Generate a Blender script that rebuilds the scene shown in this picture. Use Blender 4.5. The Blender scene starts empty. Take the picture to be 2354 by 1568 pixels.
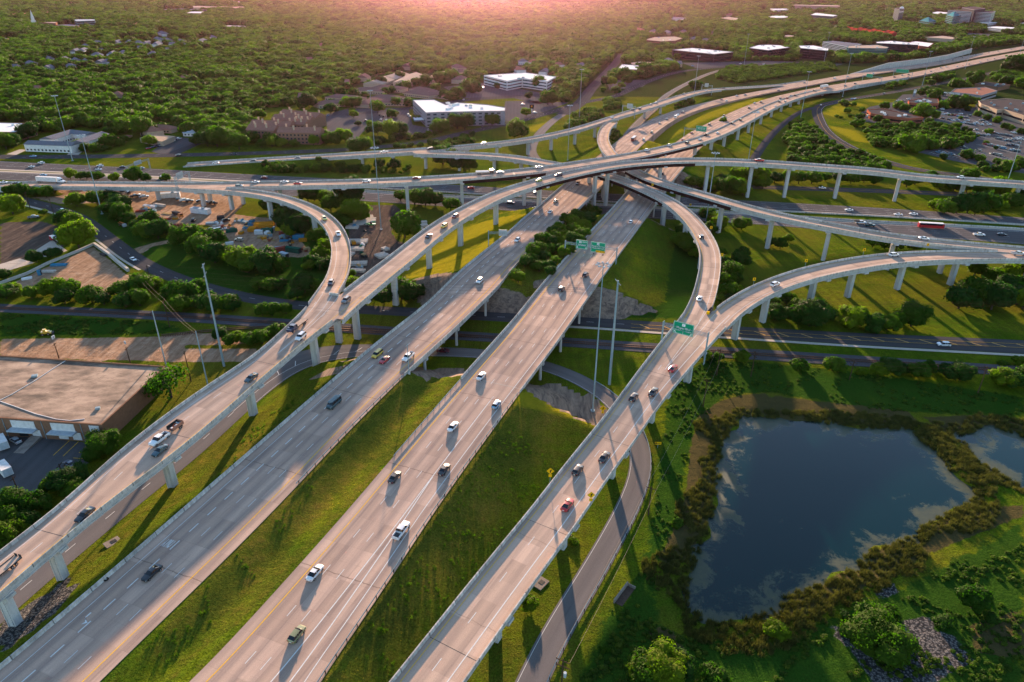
EXPO = 2.08; HAZE = 8.5e-6; ANI = .915; DUST = .5; SKYS = .105
import bpy, math, random, numpy as np
from mathutils import Vector, Matrix
from mathutils.geometry import tessellate_polygon
random.seed(7); rng = np.random.default_rng(11)
SC = bpy.context.scene; COL = SC.collection
# ---------------------------------------------------------------- camera geometry (photo measured in a 2353 x 1568 grid)
f = 1590.; H = 122.
p = math.atan(820/f); r = .0091
F = np.array([0, math.cos(p), -math.sin(p)]); U0 = np.array([0, math.sin(p), math.cos(p)]); R0 = np.array([1., 0, 0])
R = math.cos(r)*R0+math.sin(r)*U0; UP = -math.sin(r)*R0+math.cos(r)*U0
def P(u, v, z=0.):
    d = F+(u-1176.5)/f*R-(v-784)/f*UP
    return np.array([0, 0, H])+(z-H)/d[2]*d
def Q(x, y, z=0.):
    d0, d1, d2 = x, y, z-H
    D = d0*F[0]+d1*F[1]+d2*F[2]
    return 1176.5+f*(d0*R[0]+d1*R[1]+d2*R[2])/D, 784-f*(d0*UP[0]+d1*UP[1]+d2*UP[2])/D
def G(c, rr, x, y): return c*588.2+x/4., rr*391.8+y/4.
def GL(c, rr, L): return [G(c, rr, a, b) for a, b in L]
def ppm(u, v, z=0.):   # photo-grid pixels per metre there
    q = P(u, v, z)-np.array([0, 0, H]); return f/float(q@F)
# ---------------------------------------------------------------- materials
MATS = {}
def nodes(name):
    m = bpy.data.materials.new(name); m.use_nodes = True; nt = m.node_tree
    for n in list(nt.nodes): nt.nodes.remove(n)
    out = nt.nodes.new('ShaderNodeOutputMaterial'); b = nt.nodes.new('ShaderNodeBsdfPrincipled')
    nt.links.new(b.outputs[0], out.inputs[0]); MATS[name] = m
    return m, nt, b, out
def N(nt, t, **k):
    n = nt.nodes.new(t)
    for a, v in k.items():
        if a.startswith('i_'):
            key = a[2:]; key = int(key) if key.isdigit() else key.replace('_', ' ')
            n.inputs[key].default_value = v
        else: setattr(n, a, v)
    return n
def noise(nt, vec, scale, detail=4, rough=.6, dist=0.):
    n = N(nt, 'ShaderNodeTexNoise', i_Scale=scale, i_Detail=detail, i_Roughness=rough, i_Distortion=dist)
    if vec is not None: nt.links.new(vec, n.inputs['Vector'])
    return n.outputs['Fac']
def ramp(nt, fac, stops, interp='LINEAR'):
    n = nt.nodes.new('ShaderNodeValToRGB'); e = n.color_ramp.elements; n.color_ramp.interpolation = interp
    while len(e) < len(stops): e.new(.5)
    for k, (pp, c) in enumerate(stops):
        e[k].position = pp; c = (c, c, c) if isinstance(c, (int, float)) else c; e[k].color = (*c, 1)
    nt.links.new(fac, n.inputs[0]); return n.outputs[0]
def mix(nt, fac, a, b, mode='MIX'):
    n = N(nt, 'ShaderNodeMix', data_type='RGBA', blend_type=mode)
    for idx, val in ((0, fac), (6, a), (7, b)):
        if isinstance(val, (int, float)): n.inputs[idx].default_value = val if idx == 0 else (val, val, val, 1)
        elif isinstance(val, tuple): n.inputs[idx].default_value = (*val, 1)
        else: nt.links.new(val, n.inputs[idx])
    return n.outputs[2]
def mth(nt, op, a, b=None):
    n = N(nt, 'ShaderNodeMath', operation=op)
    for k, v in enumerate((a, b)):
        if v is None: continue
        if isinstance(v, (int, float)): n.inputs[k].default_value = v
        else: nt.links.new(v, n.inputs[k])
    return n.outputs[0]
def geo(nt): return nt.nodes.new('ShaderNodeNewGeometry').outputs['Position']
def objc(nt): return nt.nodes.new('ShaderNodeTexCoord').outputs['Object']
def bump(nt, b, h, strength=.4, dist=.1):
    n = N(nt, 'ShaderNodeBump', i_Strength=strength, i_Distance=dist); nt.links.new(h, n.inputs['Height']); nt.links.new(n.outputs[0], b.inputs['Normal'])
def simple(name, col, rough=.6, metal=0., var=.25, scale=1.5, spec=0.):
    if name in MATS: return MATS[name]
    m, nt, b, o = nodes(name); g = geo(nt)
    n = noise(nt, g, scale, 5); n2 = noise(nt, g, scale*.13, 3)
    lo = tuple(c*(1-var) for c in col); hi = tuple(min(1, c*(1+var)) for c in col)
    c1 = ramp(nt, n, [(.3, lo), (.7, hi)]); c2 = mix(nt, mth(nt, 'MULTIPLY', n2, var), c1, tuple(c*.6 for c in col))
    nt.links.new(c2, b.inputs['Base Color']); b.inputs['Roughness'].default_value = rough; b.inputs['Metallic'].default_value = metal
    b.inputs['Specular IOR Level'].default_value = spec
    return m
def paint(name, col, rough=.3, metal=0.):
    if name in MATS: return MATS[name]
    m, nt, b, o = nodes(name); n = noise(nt, objc(nt), 3., 3)
    nt.links.new(ramp(nt, n, [(.3, tuple(c*.88 for c in col)), (.75, col)]), b.inputs['Base Color'])
    b.inputs['Roughness'].default_value = rough; b.inputs['Metallic'].default_value = metal
    b.inputs['Coat Weight'].default_value = .6; b.inputs['Coat Roughness'].default_value = .08
    return m
def roadmat(name, base, dark, lane=3.7, tracks=.5, joint=4.6, crack=.3, grit=6.):
    m, nt, b, o = nodes(name); uv = nt.nodes.new('ShaderNodeUVMap').outputs[0]; g = geo(nt)
    sx = N(nt, 'ShaderNodeSeparateXYZ'); nt.links.new(uv, sx.inputs[0]); X, Y = sx.outputs[0], sx.outputs[1]
    # wheel / oil tracks along each lane
    st = N(nt, 'ShaderNodeMapping'); st.inputs['Scale'].default_value = (1.3, .012, 1); nt.links.new(uv, st.inputs[0])
    s1 = noise(nt, st.outputs[0], 1., 4, .65)
    st2 = N(nt, 'ShaderNodeMapping'); st2.inputs['Scale'].default_value = (.35, .03, 1); nt.links.new(uv, st2.inputs[0])
    s2 = noise(nt, st2.outputs[0], 1., 5, .7)
    per = mth(nt, 'COSINE', mth(nt, 'MULTIPLY', X, 2*math.pi/lane))
    tr = mth(nt, 'MULTIPLY', mth(nt, 'ADD', mth(nt, 'MULTIPLY', per, .22), .5), s1)
    tr = mth(nt, 'ADD', tr, mth(nt, 'MULTIPLY', s2, .55))
    c = ramp(nt, tr, [(.34, base), (.78, dark)])
    c = mix(nt, tracks, base, c)
    pat = noise(nt, g, .035, 4, .6); c = mix(nt, mth(nt, 'MULTIPLY', ramp(nt, pat, [(.42, 0.), (.62, 1.)]), .3), c, tuple(x*.72 for x in base))
    if joint:
        sl = N(nt, 'ShaderNodeCombineXYZ'); nt.links.new(mth(nt, 'FLOOR', mth(nt, 'DIVIDE', X, lane)), sl.inputs[0]); nt.links.new(mth(nt, 'FLOOR', mth(nt, 'DIVIDE', Y, joint*2)), sl.inputs[1])
        wn = N(nt, 'ShaderNodeTexWhiteNoise'); nt.links.new(sl.outputs[0], wn.inputs['Vector']); c = mix(nt, .8, c, ramp(nt, wn.outputs['Value'], [(0., .41), (.8, .52), (1., .6)]), 'OVERLAY')
    ol = N(nt, 'ShaderNodeMapping'); ol.inputs['Scale'].default_value = (.9, .05, 1); nt.links.new(uv, ol.inputs[0]); c = mix(nt, mth(nt, 'MULTIPLY', ramp(nt, noise(nt, ol.outputs[0], .8, 6, .75), [(.58, 0.), (.72, 1.)]), .45), c, tuple(x*.55 for x in dark))
    gr = noise(nt, g, grit, 3, .8); c = mix(nt, .5, c, ramp(nt, gr, [(.3, .35), (.7, .62)]), 'OVERLAY')
    if joint:
        fr = mth(nt, 'FRACT', mth(nt, 'DIVIDE', Y, joint)); jl = mth(nt, 'LESS_THAN', fr, .035)
        c = mix(nt, mth(nt, 'MULTIPLY', jl, crack*.5), c, tuple(x*.45 for x in base))
        fr2 = mth(nt, 'FRACT', mth(nt, 'DIVIDE', mth(nt, 'ADD', Y, noise(nt, g, .4, 2)), joint*8.3)); jl2 = mth(nt, 'LESS_THAN', fr2, .007)
        c = mix(nt, mth(nt, 'MULTIPLY', jl2, min(1, crack*2)), c, tuple(x*.3 for x in base))
        fx = mth(nt, 'FRACT', mth(nt, 'DIVIDE', X, lane)); jx = mth(nt, 'LESS_THAN', fx, .03)
        c = mix(nt, mth(nt, 'MULTIPLY', jx, crack*.6), c, tuple(x*.4 for x in base))
    nt.links.new(c, b.inputs['Base Color']); b.inputs['Roughness'].default_value = .8; b.inputs['Specular IOR Level'].default_value = 0.
    bump(nt, b, gr, .25, .03)
    return m
def concmat(name, base, stain=.5, vscale=.5, joints=False):
    m, nt, b, o = nodes(name); g = geo(nt)
    mp = N(nt, 'ShaderNodeMapping'); mp.inputs['Scale'].default_value = (1, 1, .12); nt.links.new(g, mp.inputs[0])
    n1 = noise(nt, mp.outputs[0], vscale, 6, .7); n2 = noise(nt, g, .08, 3); n3 = noise(nt, g, 5., 3)
    c = ramp(nt, n1, [(.32, tuple(x*(1-stain) for x in base)), (.55, base), (.8, tuple(min(1, x*1.12) for x in base))])
    dr = N(nt, 'ShaderNodeMapping'); dr.inputs['Scale'].default_value = (1, 1, .25); nt.links.new(g, dr.inputs[0]); c = mix(nt, mth(nt, 'MULTIPLY', ramp(nt, noise(nt, dr.outputs[0], .9, 5, .8), [(.5, 0.), (.68, 1.)]), stain), c, tuple(x*.42 for x in base))
    c = mix(nt, mth(nt, 'MULTIPLY', n2, .35), c, tuple(x*.7 for x in base)); c = mix(nt, .25, c, ramp(nt, n3, [(.3, .3), (.7, .7)]), 'OVERLAY')
    if joints:
        sx = N(nt, 'ShaderNodeSeparateXYZ'); nt.links.new(nt.nodes.new('ShaderNodeUVMap').outputs[0], sx.inputs[0]); Y = sx.outputs[1]
        jl = mth(nt, 'MULTIPLY', mth(nt, 'LESS_THAN', mth(nt, 'FRACT', mth(nt, 'DIVIDE', Y, 9.)), .025), mth(nt, 'GREATER_THAN', Y, .01)); c = mix(nt, mth(nt, 'MULTIPLY', jl, .8), c, tuple(x*.2 for x in base))
        wn = N(nt, 'ShaderNodeTexWhiteNoise', noise_dimensions='1D'); nt.links.new(mth(nt, 'FLOOR', mth(nt, 'DIVIDE', Y, 9.)), wn.inputs['W']); c = mix(nt, .7, c, ramp(nt, wn.outputs['Value'], [(0., .4), (1., .6)]), 'OVERLAY')
    nt.links.new(c, b.inputs['Base Color']); b.inputs['Roughness'].default_value = .85; b.inputs['Specular IOR Level'].default_value = 0.
    return m
def leafmat(name, c1, c2, trans=.45, tint=(1.1, 1.9, .3)):
    m, nt, b, o = nodes(name); g = geo(nt); oi = nt.nodes.new('ShaderNodeObjectInfo').outputs['Random']
    n = noise(nt, g, .55, 3, .6); n2 = noise(nt, g, .012, 2)
    t = mth(nt, 'ADD', mth(nt, 'MULTIPLY', n, .45), mth(nt, 'MULTIPLY', oi, .55)); t = mth(nt, 'ADD', t, mth(nt, 'MULTIPLY', mth(nt, 'SUBTRACT', n2, .5), .5))
    c = ramp(nt, t, [(.1, c1), (.55, tuple((a+b_)/2 for a, b_ in zip(c1, c2))), (.9, c2)])
    nt.links.new(c, b.inputs['Base Color']); b.inputs['Roughness'].default_value = .75; b.inputs['Specular IOR Level'].default_value = .08
    tl = nt.nodes.new('ShaderNodeBsdfTranslucent'); nt.links.new(mix(nt, 1., c, tint, 'MULTIPLY'), tl.inputs[0])
    ms = N(nt, 'ShaderNodeMixShader'); ms.inputs[0].default_value = trans
    nt.links.new(b.outputs[0], ms.inputs[1]); nt.links.new(tl.outputs[0], ms.inputs[2]); nt.links.new(ms.outputs[0], o.inputs[0])
    return m
# ---------------------------------------------------------------- mesh helpers
class MB:
    def __init__(s): s.v = []; s.f = []; s.m = []; s.uv = []
    def add(s, vs, fs, mi=0, uvs=None):
        o = len(s.v); s.v += [tuple(map(float, q)) for q in vs]
        for k, fc in enumerate(fs):
            s.f.append([i+o for i in fc]); s.m.append(mi if isinstance(mi, int) else mi[k])
            if uvs is not None: s.uv += [uvs[i] for i in fc]
        return s
    def box(s, c, d, rz=0., mi=0, taper=1., M=None):
        x, y, z = d[0]/2, d[1]/2, d[2]/2; vs = []
        for zz, t in ((-z, 1.), (z, taper)):
            for a, b in ((-x, -y), (x, -y), (x, y), (-x, y)): vs.append((a*t, b*t, zz))
        cr, sr = math.cos(rz), math.sin(rz)
        vs = [(c[0]+a*cr-b*sr, c[1]+a*sr+b*cr, c[2]+q) for a, b, q in vs]
        if M is not None: vs = [tuple(M@Vector(q)) for q in vs]
        return s.add(vs, [(0, 3, 2, 1), (4, 5, 6, 7), (0, 1, 5, 4), (1, 2, 6, 5), (2, 3, 7, 6), (3, 0, 4, 7)], mi)
    def tube(s, a, b, r0, r1=None, n=8, mi=0, cap=True):
        a = Vector(a); b = Vector(b); r1 = r0 if r1 is None else r1; d = (b-a).normalized()
        e = d.orthogonal().normalized(); g_ = d.cross(e); vs = []
        for q, rr in ((a, r0), (b, r1)):
            for k in range(n):
                t = 2*math.pi*k/n; vs.append(q+e*(rr*math.cos(t))+g_*(rr*math.sin(t)))
        fs = [(k, (k+1) % n, n+(k+1) % n, n+k) for k in range(n)]
        if cap: fs += [tuple(range(n))[::-1], tuple(range(n, 2*n))]
        return s.add(vs, fs, mi)
    def wire(s, pts, rr, n=4, mi=0):
        for a, b in zip(pts, pts[1:]): s.tube(a, b, rr, n=n, mi=mi, cap=False)
        return s
    def prism(s, poly, z0, z1, mi=0, top=None):
        n = len(poly); poly = [tuple(q[:2]) for q in poly]
        area = sum(poly[i][0]*poly[(i+1) % n][1]-poly[(i+1) % n][0]*poly[i][1] for i in range(n))
        if area < 0: poly = poly[::-1]
        vs = [(x, y, z0) for x, y in poly]+[(x, y, z1) for x, y in poly]
        s.add(vs, [(i, (i+1) % n, n+(i+1) % n, n+i) for i in range(n)], mi)
        tri = tessellate_polygon([[Vector((x, y, 0)) for x, y in poly]])
        tr = []
        for a, b, c in tri:
            ar = (poly[b][0]-poly[a][0])*(poly[c][1]-poly[a][1])-(poly[c][0]-poly[a][0])*(poly[b][1]-poly[a][1])
            tr.append((a, b, c) if ar > 0 else (a, c, b))
        s.add([(x, y, z1) for x, y in poly], tr, mi if top is None else top)
        return s
    def mesh(s, name, mats):
        me = bpy.data.meshes.new(name); me.from_pydata(s.v, [], s.f)
        for m in (mats if isinstance(mats, (list, tuple)) else [mats]): me.materials.append(MATS[m] if isinstance(m, str) else m)
        me.polygons.foreach_set('material_index', s.m)
        if s.uv and len(s.uv) == len(me.loops):
            ul = me.uv_layers.new(name='UVMap'); ul.data.foreach_set('uv', [c for q in s.uv for c in q])
        me.update(); return me
    def build(s, name, mats, parent=None, smooth=False):
        me = s.mesh(name, mats)
        if smooth: me.polygons.foreach_set('use_smooth', [True]*len(me.polygons))
        return link(bpy.data.objects.new(name, me), parent)
def link(o, parent=None):
    COL.objects.link(o)
    if parent is not None: o.parent = parent
    return o
def tag(o, label=None, cat=None, group=None, kind=None):
    for k, v in (('label', label), ('category', cat), ('group', group), ('kind', kind)):
        if v: o[k] = v
    return o
def empty(name, loc=(0, 0, 0), rz=0., label=None, cat=None, group=None):
    o = bpy.data.objects.new(name, None); o.location = loc; o.rotation_euler = (0, 0, rz); link(o); return tag(o, label, cat, group)
KIDS = {}
def kids(o): return [c for c in o.children]
def copy_tree(o, loc, rz=0., sc=1., label=None, group=None, mat=None):
    c = o.copy(); COL.objects.link(c); c.location = loc; c.rotation_euler = (0, 0, rz); c.scale = (sc, sc, sc)
    if label: c['label'] = label
    if group: c['group'] = group
    for ch in kids(o):
        d = ch.copy(); COL.objects.link(d); d.parent = c
        if mat is not None and ch.get('_paint'):
            d.material_slots[0].link = 'OBJECT'; d.material_slots[0].material = mat
        for g2 in kids(ch):
            e = g2.copy(); COL.objects.link(e); e.parent = d
    return c
# ---------------------------------------------------------------- ribbons (roads, decks)
def crom(pts, ds=3.):
    pts = np.array(pts, float)
    if len(pts) == 2: pts = np.array([pts[0], (pts[0]+pts[1])/2, pts[1]])
    q = np.vstack([2*pts[0]-pts[1], pts, 2*pts[-1]-pts[-2]]); out = []
    for i in range(1, len(q)-2):
        p0, p1, p2, p3 = q[i-1:i+3]
        t0 = 0; t1 = t0+np.linalg.norm(p1-p0)**.5+1e-6; t2 = t1+np.linalg.norm(p2-p1)**.5+1e-6; t3 = t2+np.linalg.norm(p3-p2)**.5+1e-6
        n = max(2, int(np.linalg.norm(p2-p1)/ds))
        for t in np.linspace(t1, t2, n, endpoint=False):
            A1 = (t1-t)/(t1-t0)*p0+(t-t0)/(t1-t0)*p1; A2 = (t2-t)/(t2-t1)*p1+(t-t1)/(t2-t1)*p2; A3 = (t3-t)/(t3-t2)*p2+(t-t2)/(t3-t2)*p3
            B1 = (t2-t)/(t2-t0)*A1+(t-t0)/(t2-t0)*A2; B2 = (t3-t)/(t3-t1)*A2+(t-t1)/(t3-t1)*A3
            out.append((t2-t)/(t2-t1)*B1+(t-t1)/(t2-t1)*B2)
    out.append(pts[-1]); return np.array(out)
def zinterp(Z, u, v):
    best = None
    for (a, b, c), (d, e, g) in zip(Z, Z[1:]):
        L2 = (d-a)**2+(e-b)**2; t = max(0, min(1, ((u-a)*(d-a)+(v-b)*(e-b))/L2)); x = a+t*(d-a)-u; y = b+t*(e-b)-v
        dd = x*x+y*y
        if best is None or dd < best[0]: best = (dd, c+t*(g-c))
    return best[1]
ROADS = {}
class Road:
    """a strip of road: left and right traced edges in the photo grid with a height profile, turned into a world centreline, width and height"""
    def __init__(s, name, L, Rr, Z, dz=0., smooth=6, ds=4., W=None, anchor=0, y0=350.):
        s.name = name; s.Z = Z if isinstance(Z, list) else [(0, 0, Z), (1, 1, Z)]
        wl = crom([P(u, v, zinterp(s.Z, u, v)+dz) for u, v in L], ds); wr = crom([P(u, v, zinterp(s.Z, u, v)+dz) for u, v in Rr], ds)
        cs = []; ws = []
        for q in wl:
            a = wr[:-1, :2]; b = wr[1:, :2]; ab = b-a; t = np.clip(((q[:2]-a)*ab).sum(1)/(ab*ab).sum(1), 0, 1)
            pr = a+ab*t[:, None]; dd = np.linalg.norm(pr-q[:2], axis=1); i = int(dd.argmin())
            z2 = wr[i, 2]+(wr[i+1, 2]-wr[i, 2])*t[i]
            cs.append([(q[0]+pr[i, 0])/2, (q[1]+pr[i, 1])/2, (q[2]+z2)/2-dz]); ws.append(dd[i])
        cs = np.array(cs); ws = np.array(ws)
        if W is not None:
            for i in range(len(cs)):
                u, v = Q(*cs[i]); w = W if isinstance(W, (int, float)) else zinterp(W, u, v)
                if cs[i, 1] < y0: continue
                if anchor:   # keep one traced edge and measure the width from it
                    j = min(max(i, 1), len(cs)-2); t = cs[j+1, :2]-cs[j-1, :2]; t /= np.linalg.norm(t)
                    nn = np.array([-t[1], t[0]])*anchor; cs[i, :2] += nn*(ws[i]-w)/2
                ws[i] = w
        # even resample
        d = np.r_[0, np.cumsum(np.linalg.norm(np.diff(cs[:, :2], axis=0), axis=1))]; n = max(4, int(d[-1]/ds)); t = np.linspace(0, d[-1], n+1)
        c2 = np.stack([np.interp(t, d, cs[:, k]) for k in range(3)], 1); w2 = np.interp(t, d, ws)
        for _ in range(smooth):
            c2[1:-1] = c2[1:-1]*.5+(c2[:-2]+c2[2:])*.25
            w2[1:-1] = w2[1:-1]*.4+(w2[:-2]+w2[2:])*.3
        s.c = c2; s.w = w2; tg = np.gradient(c2[:, :2], axis=0); tg /= np.linalg.norm(tg, axis=1)[:, None]
        s.t = tg; s.n = np.stack([-tg[:, 1], tg[:, 0]], 1)   # n points left of travel
        s.s = np.r_[0, np.cumsum(np.linalg.norm(np.diff(c2[:, :2], axis=0), axis=1))]
        ROADS[name] = s
    def at(s, d, off=0., dz=0.):
        d = min(max(d, 0), s.s[-1]); c = [np.interp(d, s.s, s.c[:, k]) for k in range(3)]; n = [np.interp(d, s.s, s.n[:, k]) for k in range(2)]
        return Vector((c[0]+n[0]*off, c[1]+n[1]*off, c[2]+dz))
    def hw(s, d): return float(np.interp(d, s.s, s.w))/2
    def ang(s, d):
        t = [np.interp(d, s.s, s.t[:, k]) for k in range(2)]; return math.atan2(t[1], t[0])
    def near(s, x, y):
        dd = (s.c[:, 0]-x)**2+(s.c[:, 1]-y)**2; i = int(dd.argmin()); tx, ty = s.t[i]; ds_ = (x-s.c[i, 0])*tx+(y-s.c[i, 1])*ty
        off = (x-s.c[i, 0])*s.n[i, 0]+(y-s.c[i, 1])*s.n[i, 1]
        return s.s[i]+ds_, off, i
    def pix(s, u, v, h=0.):
        z = zinterp(s.Z, u, v)
        for _ in range(3):
            q = P(u, v, z+h); d, off, i = s.near(q[0], q[1]); z = s.at(d).z
        return d, off, z
    def rng(s, d0, d1, step=4.):
        n = max(1, int(round(abs(d1-d0)/step))); return [d0+(d1-d0)*k/n for k in range(n+1)]
    def sweep(s, mb, prof, d0=None, d1=None, mi=0, rel=0., closed=True, step=4.):
        """sweep a cross-section; prof = [(offset, dz)]; rel=+1 / -1 makes the offsets count from the left / right edge"""
        d0 = 0 if d0 is None else d0; d1 = s.s[-1] if d1 is None else d1; ds_ = s.rng(d0, d1, step); vs = []; uv = []; k = len(prof)
        for d in ds_:
            e = s.hw(d)*rel
            for o, dz in prof: vs.append(s.at(d, e+o, dz)); uv.append((e+o, d))
        fs = []
        m = k if closed else k-1
        for i in range(len(ds_)-1):
            for j in range(m): a = i*k+j; b = i*k+(j+1) % k; fs.append((a, b, b+k, a+k))
        if closed: fs += [tuple(range(k))[::-1], tuple(range((len(ds_)-1)*k, len(ds_)*k))]
        mb.add(vs, fs, mi, uv); return mb
def in_road(rd, x, y, z=None, m=0.):
    d, off, i = rd.near(x, y)
    if d < -2 or d > rd.s[-1]+2: return False
    return abs(off) < rd.w[i]/2+m and (z is None or abs(rd.c[i, 2]-z) < 2.)
def inpoly(px, py, poly):
    px = np.asarray(px, float); py = np.asarray(py, float); ins = np.zeros(px.shape, bool); n = len(poly)
    for i in range(n):
        x1, y1 = poly[i][0], poly[i][1]; x2, y2 = poly[(i+1) % n][0], poly[(i+1) % n][1]
        c = ((y1 > py) != (y2 > py)); xi = (x2-x1)*(py-y1)/((y2-y1) if y2 != y1 else 1e-9)+x1; ins ^= c & (px < xi)
    return ins
def polydist(px, py, poly, closed=True):
    best = np.full(np.shape(px), 1e9); n = len(poly)
    for i in range(n if closed else n-1):
        a = np.array(poly[i][:2]); b = np.array(poly[(i+1) % n][:2]); ab = b-a; L2 = max((ab*ab).sum(), 1e-9)
        t = np.clip(((px-a[0])*ab[0]+(py-a[1])*ab[1])/L2, 0, 1); best = np.minimum(best, np.hypot(px-a[0]-ab[0]*t, py-a[1]-ab[1]*t))
    return best
# ---------------------------------------------------------------- traced road network
ZA = [(0, 1600, 4.5), (400, 1340, 4.8), (700, 1060, 6), (900, 850, 8.3), (1010, 730, 9.3), (1120, 620, 9), (1300, 460, 9.3), (1380, 400, 9.3), (1440, 340, 8), (1520, 290, 4.5), (1620, 247, 2.2), (1765, 209, 1.4), (2353, 110, 1.2)]
Road('A', [(-120, 1640), (0, 1538), (244, 1330), (422, 1175), (588, 1031), (817, 833), (878, 782), (978, 702), (1055, 627), (1176, 529), (1271, 447), (1316, 409), (1416, 350-30), (1501, 270), (1551, 252), (1601, 237), (1651, 226), (1765, 204), (1827, 190), (1975, 166), (2140, 147), (2232, 128), (2353, 106), (2460, 90)],
     [(130, 1662), (227, 1567), (588, 1214), (738, 1056), (783, 1008), (936, 856), (1018, 783), (1158, 647), (1176, 621), (1261, 541), (1336, 474), (1396, 416), (1474, 342), (1546, 282), (1601, 257), (1676, 237), (1765, 215), (1900, 192), (2070, 161), (2353, 113), (2460, 98)], ZA, W=[(1100, 650, 22.5), (1260, 500, 22.5), (1400, 380, 24), (1520, 290, 21), (1650, 240, 18), (1765, 209, 17), (1827, 190, 22), (2000, 160, 24), (2353, 110, 26)])
ZB = [(590, 1567, 4.5), (880, 1180, 5.5), (1130, 880, 8), (1230, 750, 9.2), (1330, 620, 8.8), (1450, 480, 9.3), (1500, 410, 9.3), (1575, 340, 7.5), (1640, 300, 4.5), (1720, 260, 3.2), (1860, 222, 3.5), (1950, 197, 4), (2060, 182, 2.2), (2170, 165, 1.4), (2353, 122, 1.3)]
Road('B', [(340, 1680), (442, 1567), (588, 1409), (798, 1175), (878, 1081), (1068, 863), (1140, 783), (1176, 742), (1261, 637), (1406, 482), (1449, 437), (1489, 390), (1549, 327), (1589, 300), (1651, 270), (1765, 225), (1850, 207), (1940, 192), (2070, 167), (2200, 143), (2353, 118), (2460, 102)],
     [(668, 1670), (735, 1567), (868, 1373), (998, 1175), (1176, 927), (1284, 783), (1374, 654), (1414, 599), (1484, 502), (1526, 439), (1566, 392), (1612, 342), (1660, 305), (1765, 250), (1850, 222), (1952, 199), (2077, 184), (2177, 167), (2353, 125), (2460, 108)], ZB, W=[(1300, 660, 23), (1450, 480, 21.5), (1570, 350, 23), (1700, 270, 24), (1950, 197, 25), (2353, 122, 26)])
PT = .85
Road('C', [(-80, 416), (0, 415), (150, 413), (300, 414), (425, 415.5), (588, 415.5), (838, 408), (1058, 399), (1176, 390), (1301, 372), (1414, 355), (1476, 345), (1576, 322), (1644, 299), (1765, 236), (1847, 210), (1952, 194)],
     [(-80, 431), (0, 431), (150, 431.5), (337, 433), (460, 432), (541, 430), (588, 428.5), (838, 425.6), (1058, 413), (1176, 401), (1294, 389), (1464, 362), (1601, 331), (1639, 319), (1765, 259), (1827, 232), (1915, 207), (1952, 199)],
     [(0, 422, 3), (150, 422, 5), (340, 424, 9.5), (541, 421, 12), (695, 420, 14.5), (838, 417, 17), (1061, 405, 19), (1250, 386, 22), (1414, 362, 23), (1600, 326, 18), (1690, 280, 14.5), (1765, 248, 11), (1850, 220, 8), (1952, 197, 5)], PT, W=13.2)
Road('D', [(425, 424), (541, 428), (588, 434), (683, 453), (753, 484), (788, 522), (804, 562), (803, 604), (796, 639), (773, 674), (755, 698)],
     [(425, 437), (460, 440), (588, 448), (663, 469), (713, 494), (746, 522), (762, 562), (761, 604), (743, 654), (708, 702), (690, 720)],
     [(425, 430, 10.2), (541, 437, 12), (625, 452, 14), (730, 500, 16), (785, 560, 17), (782, 604, 17.3), (760, 660, 17.8), (720, 715, 18.2)], PT, W=8.4, y0=0)
Road('DE', [(-110, 1350), (0, 1262), (120, 1175), (295, 1018), (480, 883), (588, 814), (621, 784), (708, 702), (735, 664)],
     [(-90, 1440), (0, 1362), (217, 1175), (410, 1031), (588, 878), (698, 784), (800, 706), (831, 682)],
     [(0, 1310, 13), (310, 1045, 14), (450, 940, 15), (590, 850, 16.5), (727, 740, 18.2), (800, 680, 18.6)], PT)
Road('E', [(735, 722), (788, 674), (891, 589), (988, 509), (1088, 457), (1176, 425), (1276, 395), (1391, 372), (1489, 364), (1601, 360), (1765, 364.5), (2015, 382), (2090, 396), (2353, 413), (2440, 420)],
     [(770, 735), (831, 682), (958, 589), (1063, 512), (1176, 446), (1214, 433), (1284, 415.5), (1391, 392.5), (1489, 378), (1586, 373), (1765, 380), (1920, 393), (2052, 403), (2190, 414), (2353, 427), (2440, 435)],
     [(727, 740, 18.2), (860, 650, 19), (1000, 545, 20), (1176, 436, 21.5), (1300, 400, 23), (1400, 382, 24.5), (1550, 368, 25), (1765, 372, 22.5), (1915, 391, 20), (2052, 400, 18), (2190, 410, 15.5), (2353, 420, 12.5)], PT, W=11.4, y0=0)
Road('JF', [(960, 342), (1088, 347), (1177, 352), (1304, 374), (1360, 383), (1426, 403), (1476, 422), (1561, 459), (1616, 504), (1651, 562), (1655, 592), (1649, 649), (1638, 702), (1622, 735)],
     [(950, 353), (1088, 360), (1177, 368), (1290, 387), (1359, 399), (1426, 417.5), (1451, 429), (1501, 454), (1531, 475), (1574, 517), (1601, 557), (1611, 587), (1606, 632), (1586, 692), (1561, 732)],
     [(960, 347, 12), (1177, 360, 13), (1300, 380, 14.8), (1430, 412, 16.8), (1560, 470, 16.2), (1640, 580, 15.6), (1620, 700, 15)], PT, W=[(960, 347, 12), (1304, 380, 11), (1426, 410, 9.4), (1640, 700, 8.8)], y0=0)
Road('NK', [(1394, 279), (1383, 286), (1376, 297), (1373, 320), (1384, 342), (1396, 357), (1439, 392), (1524, 427), (1616, 452), (1681, 474), (1765, 497), (1915, 525.5), (2042, 547), (2177, 564), (2325, 578), (2440, 588)],
     [(1448, 262), (1426, 277), (1406, 295), (1398, 317), (1401, 332), (1415, 354), (1474, 391), (1519, 410.5), (1581, 429), (1641, 447), (1765, 479), (1925, 512), (2040, 534), (2165, 548), (2353, 565), (2440, 572)],
     [(1400, 280, 12), (1385, 310, 13), (1400, 350, 15), (1470, 400, 17.2), (1550, 428, 18), (1765, 488, 18.5), (1915, 518, 18), (2165, 556, 15.5), (2340, 572, 12.5)], PT, W=9.4, y0=0)
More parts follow.
